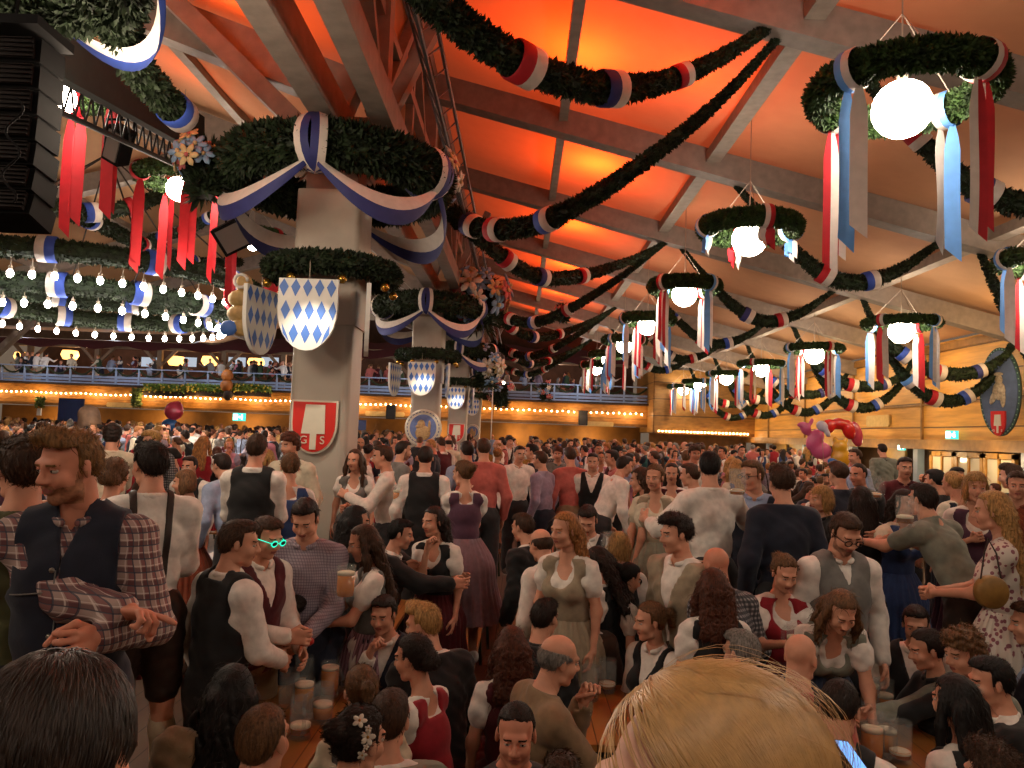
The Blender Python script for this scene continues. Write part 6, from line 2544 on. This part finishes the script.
def on_front(J, u, w, t=.034):
    return Vector(J['pt'](u, torso_y(J, u, w, t), w))


M_pipe = mat('vest_piping', '#6e6a66', .7, 0)
M_btn = mat('metal_button', '#8d8478', .35, 0, metal=.8)
for s in (-1, 1):
    MB().tube([on_front(JP, s*u, .34-.02*(u*8), .035) for u in [.012+.013*k for k in range(11)]], .0022, 5).build('yoke_piping', M_pipe, plaid)
MB().tube([on_front(JP, .006, w, .034) for w in [-.08+.03*k for k in range(17)]], .0022, 5).build('front_piping', M_pipe, plaid)
for k in range(5):
    MB().sphere(on_front(JP, .016, .40-.10*k, .034), .0085, 8).build('button', M_btn, plaid, True)
# buttons for the bearded man's waistcoat
for k in range(5):
    MB().sphere(on_front(JV, .01, .34-.075*k, .034), .008, 8).build('button', M_rim, gv, True)
# blossoms in the dark hair
M_pet = mat('blossom_white', '#cfc3b4', .7, .05)
M_pec = mat('blossom_core', '#a9762f', .7, .05)
for k, (x, y, z, rr) in enumerate([(.062, -.075, .085, .020), (.078, -.045, .035, .022), (.082, -.062, -.015, .014), (.080, -.05, .062, .010), (.084, -.052, .008, .009)]):
    o = JF['Rh'] @ (A3(x, y, z)/np.linalg.norm(A3(x, y, z)))
    c = JF['hc']+JF['Rh'] @ (A3(x, y, z)*1.06)
    q = Vector(o).to_track_quat('Z', 'Y').to_matrix()
    mb = MB()
    for j in range(5):
        a = 2*PI*j/5
        mb.sphere(Vector(c)+q @ Vector((math.cos(a)*rr*.7, math.sin(a)*rr*.7, 0)), (rr*.62, rr*.42, rr*.14), 8, 0, q @ Matrix.Rotation(a, 3, 'Z'))
    mb.sphere(Vector(c)+q @ Vector((0, 0, rr*.15)), rr*.25, 8, 1)
    mb.build('hair_blossom', [M_pet, M_pec], flw, True)
# round tan shoulder bag
c = at(991, 592, 4.55)
e = empty('shoulder_bag', c)
tag(e, 'round tan leather bag hanging beside the floral dress', 'bag')
MB().lathe([(0, .035), (.085, .035), (.095, .02), (.095, -.02), (.085, -.035), (0, -.035)], 28, (0, 0, 0), 0, Matrix.Rotation(PI/2, 3, 'X')).build('pouch', mat('tan_leather', '#8a642f', .5, .15, 20), e, True)
MB().tube([(-.06, 0, .07), (-.02, .03, .22), (.02, .06, .30), (.05, .03, .22), (.06, 0, .07)], .005, 6).build('strap', leather(), e)
# phone in the youth's hand
c = at(851, 757, 3.0)
e = empty('smartphone', c, .3)
e.rotation_euler = (math.radians(-62), .2, .35)
tag(e, 'smartphone with bright blue screen at the right table', 'phone')
MB().box((0, 0, 0), (.075, .009, .15)).build('case', M_rim, e)
MB().box((0, -.0052, 0), (.068, .001, .138)).build('screen', mat('phone_screen', (.16, .42, .95), emit=.75), e)
# mugs in hands
for r, J, i, fill, lb in ((rb, JR, 1, .6, 'beer mug held by the woman in the red bodice'),):
    w_ = wpos(r, J, J['W'][i]+A3(-.02, .06, -.08))
    beer_mug(w_, fill, lb, 2.0)
for px, py_, d, fill, lb in ((737, 498, 5.3, .1, 'nearly empty mug raised by the broad man in white'), (905, 527, 5.0, .2, 'mug dangling from the hand of the hugging pair'), (398, 506, 7.3, .7, 'mug held by the man beside the nearest pillar'),
                             (345, 600, 4.5, .8, 'beer mug held by the wavy-haired woman'), (875, 500, 6.6, .1, 'empty mug lifted near the right centre men'), (610, 560, 5.6, .3, 'mug near the dark-haired girl')):
    beer_mug(at(px, py_, d), fill, lb, px % 6)
# red snack held by the youth with the glowing glasses
w_ = wpos(gl, JG, (JG['W'][0]+JG['W'][1])/2+A3(0, .08, .02))
o = MB().sphere((0, 0, 0), (.05, .03, .03), 10).build('red_toy', mat('red_plastic', '#b5241c', .4, .05), None, True)
o.location = w_
tag(o, 'small red object in the hands of the youth with glowing glasses', 'toy')

# ------------------------------------------------------------------ hair of the two heads next to the lens, strand by strand


def strands(root, J, name, n, L, r, m, seed, ctr, spread, flow, lift=.0, label=None, fly=0, hl=True):
    rg = np.random.default_rng(seed)
    mb = MB()
    vs, fs = [], []
    Rh, hc = J['Rh'], J['hc']
    cen = A3(0, -.014, .037)
    rad = A3(.0785, .0985, .0885)
    for k in range(n):
        # root on the scalp in front of / around ctr, combed along flow
        u = rg.normal(size=3)*spread+ctr
        u[2] = abs(u[2])*.9+.1
        u /= np.linalg.norm(u)
        pp = cen+rad*u
        if pp[1] > .012 and pp[2] < .098-.25*abs(pp[0]) and hl:
            continue
        stp = 9
        P = []
        fl = A3(*flow)+rg.normal(0, .10, 3)
        out = lift*rg.random()+ (.03*rg.random() if k < fly else 0)
        for j in range(stp+1):
            t = j/stp
            P.append(cen+rad*u*(1.02+out*math.sin(PI*t)+.015*rg.random()*t))
            f = fl-u*(fl @ u)
            f /= np.linalg.norm(f)+1e-6
            u = u+f*L/stp*10*.9
            u /= np.linalg.norm(u)
        rr = r*rg.uniform(.6, 1.3)
        o = len(vs)
        for j, p in enumerate(P):
            w_ = rr*(1-.5*j/stp)
            tdir = P[min(j+1, stp)]-P[max(j-1, 0)]
            sd = np.cross(tdir, p-cen)
            sd /= np.linalg.norm(sd)+1e-9
            nn = (p-cen)/np.linalg.norm(p-cen)
            vs += [p-sd*w_, p+nn*w_*.8, p+sd*w_]
        for j in range(stp):
            for q in (0, 1):
                fs.append((o+j*3+q, o+j*3+q+1, o+(j+1)*3+q+1, o+(j+1)*3+q))
    V = np.array(vs) @ Rh.T+hc
    me = np_mesh(name, [(V, np.array(fs), 0)], [m])
    ob = link(name, me, (), root)
    if label:
        ob['label'] = label
    return ob


strands(fgB, JB, 'hair_strands', 5200, .16, .0011, mat('hair_blond_bright', '#b58a55', .4, .12, 90, 0, stretch=(1, 1, 1), spec=.5), 3, A3(-.1, .1, .9), .5, (-.7, -.45, -.6), .03)
strands(fgB, JB, 'flyaway_hair', 60, .16, .0004, MATS['hair_blond_bright'], 4, A3(0, .0, .9), .4, (-.3, -1, 0), .22, fly=60)
strands(fgD, JD, 'hair_strands', 3200, .05, .0012, mat('hair_dark_near', '#2a1a10', .55, .4, 30, 0), 5, A3(0, -.3, .6), .8, (0, -.2, -1), .05)
# ================================================================== THE CROWD BEHIND
OUT_M = [('shirt', 'white', 'charcoal'), ('vest', 'white', 'black', 'charcoal'), ('braces', 'white', 'leder'), ('jacket', 'white', 'navy', 'charcoal'), ('shirt', 'light blue', 'charcoal'), ('vest', 'white', 'maroon', 'tan')]
OUT_F = [('dirndl', 'white', 'red', 'mauve'), ('dirndl', 'white', 'black', 'navy'), ('dress', 'cream'), ('dirndl', 'cream', 'sage', 'sage')]
rgc = random.Random(77)
protos = []
for k in range(13):
    sp = dict(sex='m', outfit=OUT_M[k % 6], hair=['short', 'quiff', 'short', 'buzz', 'tousled', 'curlyshort', 'fringe'][k % 7], hc='brown', pose='stand' if k % 4 != 3 else 's',
              arms=[('down', 'front'), ('mug', 'down'), ('front', 'front'), ('table', 'mug'), ('down', 'side'), ('frontlow', 'mouth')][k % 6], hy=[-25, 10, 30, 0][k % 4], hp=[-5, -15, 0][k % 3], lean=[2, 8, 4, 10][k % 4], side=[0, 4, -4][k % 3], seed=k, beard=k % 5 == 1)
    protos.append(sp)
for k in range(10):
    sp = dict(sex='f', outfit=OUT_F[k % 4], hair=['longwavy', 'bun', 'ponytail', 'bob', 'longback', 'updo', 'long'][k % 7], hc='brown', pose='stand' if k % 4 != 2 else 's',
              arms=[('front', 'down'), ('mug', 'down'), ('table', 'front'), ('down', 'mouth')][k % 4], hy=[20, -20, 0][k % 3], lean=[3, 6, 8][k % 3], seed=k+20)
    protos.append(sp)
cache = {}
pool = {}


def proto_root(i, fine=True):
    sp = protos[i]
    r = empty('person')
    J = joints(sp)
    person_parts(sp, J, r, .018)
    return r, J


def recolour(r, sp, hc, c1, c2, skin):
    for ch in r.children:
        n = ch.name.split('.')[0]
        sl = ch.material_slots
        if n == 'hair':
            sl[0].material = hairm(hc)
        elif n == 'body':
            sl[0].material = skinm(skin)
            sl[4].material = hairm(hc)
            sl[5].material = stubble(hc, skin) if sp.get('beard') else skinm(skin)
        elif n in ('shirt', 't_shirt', 'jumper', 'blouse', 'dress_top'):
            sl[0].material = cloth(c1)
        elif n in ('waistcoat', 'jacket', 'bodice'):
            sl[0].material = cloth(c2)
        elif n == 'skirt':
            sl[0].material = cloth(c2 if sp['outfit'][0] == 'dirndl' else c1)


SH = ['white', 'white', 'white', 'cream', 'light blue', 'salmon', 'fine check', 'lilac', 'grey', 'pink', 'white', 'dark check', 'navy']
VS = ['black', 'navy', 'charcoal', 'brown', 'grey-green', 'maroon', 'green']
BD = ['red', 'black', 'navy', 'green', 'blue', 'maroon', 'sage', 'pink', 'teal', 'purple']
HC = ['dark brown', 'brown', 'dark brown', 'brown', 'light brown', 'blond', 'black', 'grey', 'auburn', 'ginger blond']


def zone(px, d):
    s = ''
    if px < 100:
        a = 'at the far left'
    elif px < 200:
        a = 'left of the nearest pillar, under the ring chandelier'
    elif px < 290:
        a = 'just left of the nearest pillar'
    elif px < 420:
        a = 'between the nearest and second pillars'
    elif px < 500:
        a = 'by the far pillars'
    elif px < 590:
        a = 'in the centre of the hall'
    elif px < 680:
        a = 'below the inner lamp row'
    elif px < 770:
        a = 'below the outer lamp row'
    elif px < 880:
        a = 'below the balloons'
    else:
        a = 'in front of the glazed doors'
    b = 'nearer the camera' if d < 9 else ('in the middle distance' if d < 14 else 'farther back')
    return a+', '+b


occ = [(p[0], p[2], p[3], p[5]) for p in PLACED]
labels = {}
cnt = 0
far = []
need = []
cand = []
cols = []
tc = 2.05+1.95*5
while tc > -30:
    cols += [(tc-.5, 'bs'), (tc+.5, 'bs'), (tc+.97, 'f')]
    if 3 < tc or tc < -2:
        cols.append((tc, 't'))
    tc -= 1.95
for x0, kd in cols:
    y = 5.4+rgc.random()*.5
    while y < 41:
        if -y*.70-.6 < x0 < min(XW-.5, y*.68+.6) and kd != 't':
            cand.append((x0+(rgc.uniform(-.05, .05) if kd == 'bs' else rgc.uniform(-.16, .16)), y, kd))
        y += rgc.uniform(.50, .66)+(.012*y if y > 14 else 0)
NCOL = 260
top_at = np.full(NCOL, 900.0)


def vis_add(x, y, ztop, test=True, thr=.3):
    """is the head (top at ztop) seen past everybody nearer? if so add its outline"""
    pxx = 520+x*F_PX/y
    yt = 434+.037*(pxx-512)-(ztop-2.35)*F_PX/y
    hw, sw_, hh = .085*F_PX/y, .24*F_PX/y, .26*F_PX/y
    a, b = int((pxx-hw)/4), int((pxx+hw)/4)+1
    if b <= 0 or a >= NCOL-1:
        return False
    a, b = max(0, a), min(NCOL, b)
    seg = top_at[a:b]
    ok = (seg > yt+max(2.0, hh*.30)).mean() > thr
    if ok or not test:
        seg[:] = np.minimum(seg, yt+2)
        a, b = max(0, int((pxx-sw_)/4)), min(NCOL, int((pxx+sw_)/4)+1)
        if b > a:
            top_at[a:b] = np.minimum(top_at[a:b], yt+hh)
    return ok


HQ = sorted([(p[5].y, p[5].x, at(p[0], p[1], p[2]).z) for p in PLACED if p[2] > 1.0])
cand.sort(key=lambda c: c[1])
for x, y, row in cand:
    while HQ and HQ[0][0] < y:
        q_ = HQ.pop(0)
        vis_add(q_[1], q_[0], q_[2], False)
    if abs(x-XP) < .75 and any(abs(y-p) < .75 for p in PIL):
        continue
    if y > 30 and x > XW-1:
        continue
    px = 520+x*F_PX/y
    blocked = False
    for hx, hd, hpz, loc in occ:
        if (loc.x-x)**2+(loc.y-y)**2 < .50**2:
            blocked = True
            break
        if y < hd+.35 and abs(px-hx) < 26+F_PX*.24/hd:
            blocked = True
            break
    if blocked:
        continue
    rr_ = rgc.random()
    # every other row stands on the benches, some sit
    base = 'f' if row == 'f' else ('b' if rr_ < (.62 if y > 10 else .40) else 's')
    if y > 20 and row == 'bs':
        base = 'b'
    if px > 740 and y < 26 and base == 'b':
        base = 's' if y < 12 else 'f'
    if y > 30 and rgc.random() < .35:
        continue
    if not vis_add(x, y, {'b': 2.17, 'f': 1.72, 's': 1.33}[base]):
        continue
    cnt += 1
    opts = [i for i, p in enumerate(protos) if (p['pose'] == 's') == (base == 's')]
    fem = rgc.random() < .40
    opts = [i for i in opts if (protos[i]['sex'] == 'f') == fem] or opts
    i = rgc.choice(opts)
    sp = protos[i]
    hc, c1 = rgc.choice(HC), rgc.choice(SH)
    c2 = rgc.choice(BD if sp['sex'] == 'f' else VS)
    skin = rgc.choice(['fair', 'rosy', 'tan', 'fair', 'rosy'])
    yaw = rgc.choice([0, 20, -20, 90, -90, 180, 160, -150, 60, -60, 45, 0])+rgc.uniform(-15, 15)
    if cnt + len(PLACED) > 296:
        far.append((x, y, base, i, hc, c1, c2, skin, yaw))
        continue
    if i not in cache:
        r, J = proto_root(i)
        cache[i] = r
    else:
        r = dup(cache[i])
    r.location = (x, y, {'b': .45, 'f': 0, 's': 0}[base])
    if base != 'f':
        need.append((x, y))
    r.rotation_euler = (0, 0, math.radians(yaw))
    s = rgc.uniform(.93, 1.04)*(.95 if sp['sex'] == 'f' else 1.0)
    r.scale = (s, s, s)
    recolour(r, sp, hc, c1, c2, skin)
    yy_ = (yaw+360) % 360
    facing = 'back turned' if yy_ < 50 or yy_ > 310 else ('facing left' if yy_ < 125 else ('facing the camera' if yy_ < 235 else 'facing right'))
    what = {'vest': '%s waistcoat over %s' % (c2, c1), 'jacket': '%s jacket' % c2, 'dirndl': '%s bodice, %s blouse' % (c2, c1), 'dress': c1+' dress'}.get(sp['outfit'][0], c1+' shirt')
    hstyle = {'longwavy': 'long wavy ', 'longback': 'long ', 'long': 'long ', 'bun': 'pinned-up ', 'updo': 'pinned-up ', 'ponytail': 'ponytailed ', 'bob': 'bobbed ', 'fringe': 'thinning ', 'curlyshort': 'curly '}.get(sp['hair'], 'short ')
    lb = '%s hair, %s, %s, %s' % (hstyle.strip()+' '+hc, what, {'b': 'raised on a bench', 'f': facing, 's': 'seated'}[base], zone(px, y))
    lb = ' '.join(lb.split()[:16])
    labels[lb] = labels.get(lb, 0)+1
    tag(r, lb, 'person', 'crowd of guests in the middle distance')
print('individual persons', min(cnt+len(PLACED), 300), 'far', len(far), 'repeat labels', sum(1 for v in labels.values() if v > 1))

# a bench under everybody who sits or stands on one
for p in PLACED:
    if (p[3] == 's' or p[5].z > .3) and p[2] > 1.0:
        need.append((p[5].x, p[5].y))
bl = [(o.location.x, o.location.y) for o in SC.objects if o.name.startswith('beer_bench')]
need.sort(key=lambda q: q[1])
bproto = [o for o in SC.objects if o.name.startswith('beer_bench')][0]
for x, y in need:
    if any(abs(bx-x) < .13 and abs(by-y) < 1.08 for bx, by in bl):
        continue
    nb_ = dup(bproto, (x, y+.75, 0))
    bl.append((x, y+.75))
    tag(nb_, 'bench under guests %s' % zone(520+x*F_PX/y, y), 'bench', 'beer benches hidden under the crowd')
print('benches', len(bl))

# the rest of the crowd, too many and too small to tell apart: one object
pal, pali = [], {}


def pidx(m):
    if m.name not in pali:
        pali[m.name] = len(pal)
        pal.append(m)
    return pali[m.name]


lod = {}


def lodmesh(i, c_=0):
    if (i, c_) in lod:
        return lod[(i, c_)]
    sp = dict(protos[i])
    J = joints(sp)
    kind = sp['outfit'][0]
    h = (.036, .055)[c_]
    P = []
    zc = J['P'][2]-.25
    clipz = [lambda X, Y, Z: (zc-Z)+0*X+0*Y]
    T = torso_prims(J, .018)
    for a in (0, 1):
        T += arm_prims(J, .014, a, 1.9 if sp['sex'] == 'm' else .5)
    v, q = sdf_mesh(T, h, k=.03, clips=clipz)
    P.append(('c1', v, q))
    if kind in ('vest', 'jacket', 'dirndl'):
        T = torso_prims(J, .036)
        v, q = sdf_mesh(T, h, k=.03, subs=[ell(J['pt'](0, .12, .46), (.07, .12, .12)), ell(J['pt'](.24, 0, .45), (.085, .2, .12)), ell(J['pt'](-.24, 0, .45), (.085, .2, .12))], clips=clipz)
        P.append(('c2', v, q))
    T = [cap(J['pt'](0, -.01, .46), J['hc']+J['Rh'] @ A3(0, -.02, -.05), .052)]
    for a in (0, 1):
        T += [cap(J['E'][a]+(J['W'][a]-J['E'][a])*.3, J['W'][a], .036, .027), cap(J['W'][a], J['W'][a]+(J['W'][a]-J['E'][a])*.5, .03, .03)]
    v, q = sdf_mesh(T, (.028, .04)[c_], k=.03)
    P.append(('skin', v, q))
    for v2, q2, m2 in head_tpl(sp['sex'] == 'f', (.018, .030)[c_]):
        mm = np.zeros(len(q2), int)
        P.append(('skin', v2 @ J['Rh'].T+J['hc'], q2)) 
        break
    v, q = hair_tpl(sp['hair'], (.020, .032)[c_])
    P.append(('hair', v @ J['Rh'].T+J['hc'], q))
    lod[(i, c_)] = P
    return P


parts = []
for x, y, base, i, hc, c1, c2, skin, yaw in far:
    s = rgc.uniform(.92, 1.06)
    a = math.radians(yaw)
    R = rotm(0, 0, a)*s
    o = A3(x, y, {'b': .45, 'f': 0, 's': 0}[base])
    for k, v, q in lodmesh(i, int(y > 20)):
        m = {'c1': cloth(c1), 'c2': cloth(c2), 'skin': skinm(skin), 'hair': hairm(hc)}[k]
        parts.append((v @ R.T+o, q, pidx(m)))
# guests up on the balcony
for k in range(95):
    x = rgc.uniform(XL+1, X1-.5)
    i = rgc.choice([j for j, p in enumerate(protos)])
    R = rotm(0, 0, rgc.uniform(0, 6.28))*.98
    sit = protos[i]['pose'] == 's'
    o = A3(x, YB+.35+rgc.uniform(0, 1.1), 4.3 if not sit else 4.3)
    c1, c2, hc, skin = rgc.choice(SH), rgc.choice(VS), rgc.choice(HC), rgc.choice(['fair', 'rosy', 'tan'])
    if not sit and rgc.random() < .6:
        o[2] -= .0
    for kk, v, q in lodmesh(i, 1):
        m = {'c1': cloth(c1), 'c2': cloth(c2), 'skin': skinm(skin), 'hair': hairm(hc)}[kk]
        parts.append((v @ R.T+o, q, pidx(m)))
me = np_mesh('distant_crowd', parts, pal)
oc = bpy.data.objects.new('distant_crowd', me)
COL.objects.link(oc)
tag(oc, 'dense far crowd of guests at the back of the hall and along the balcony rail', 'crowd', None, 'stuff')
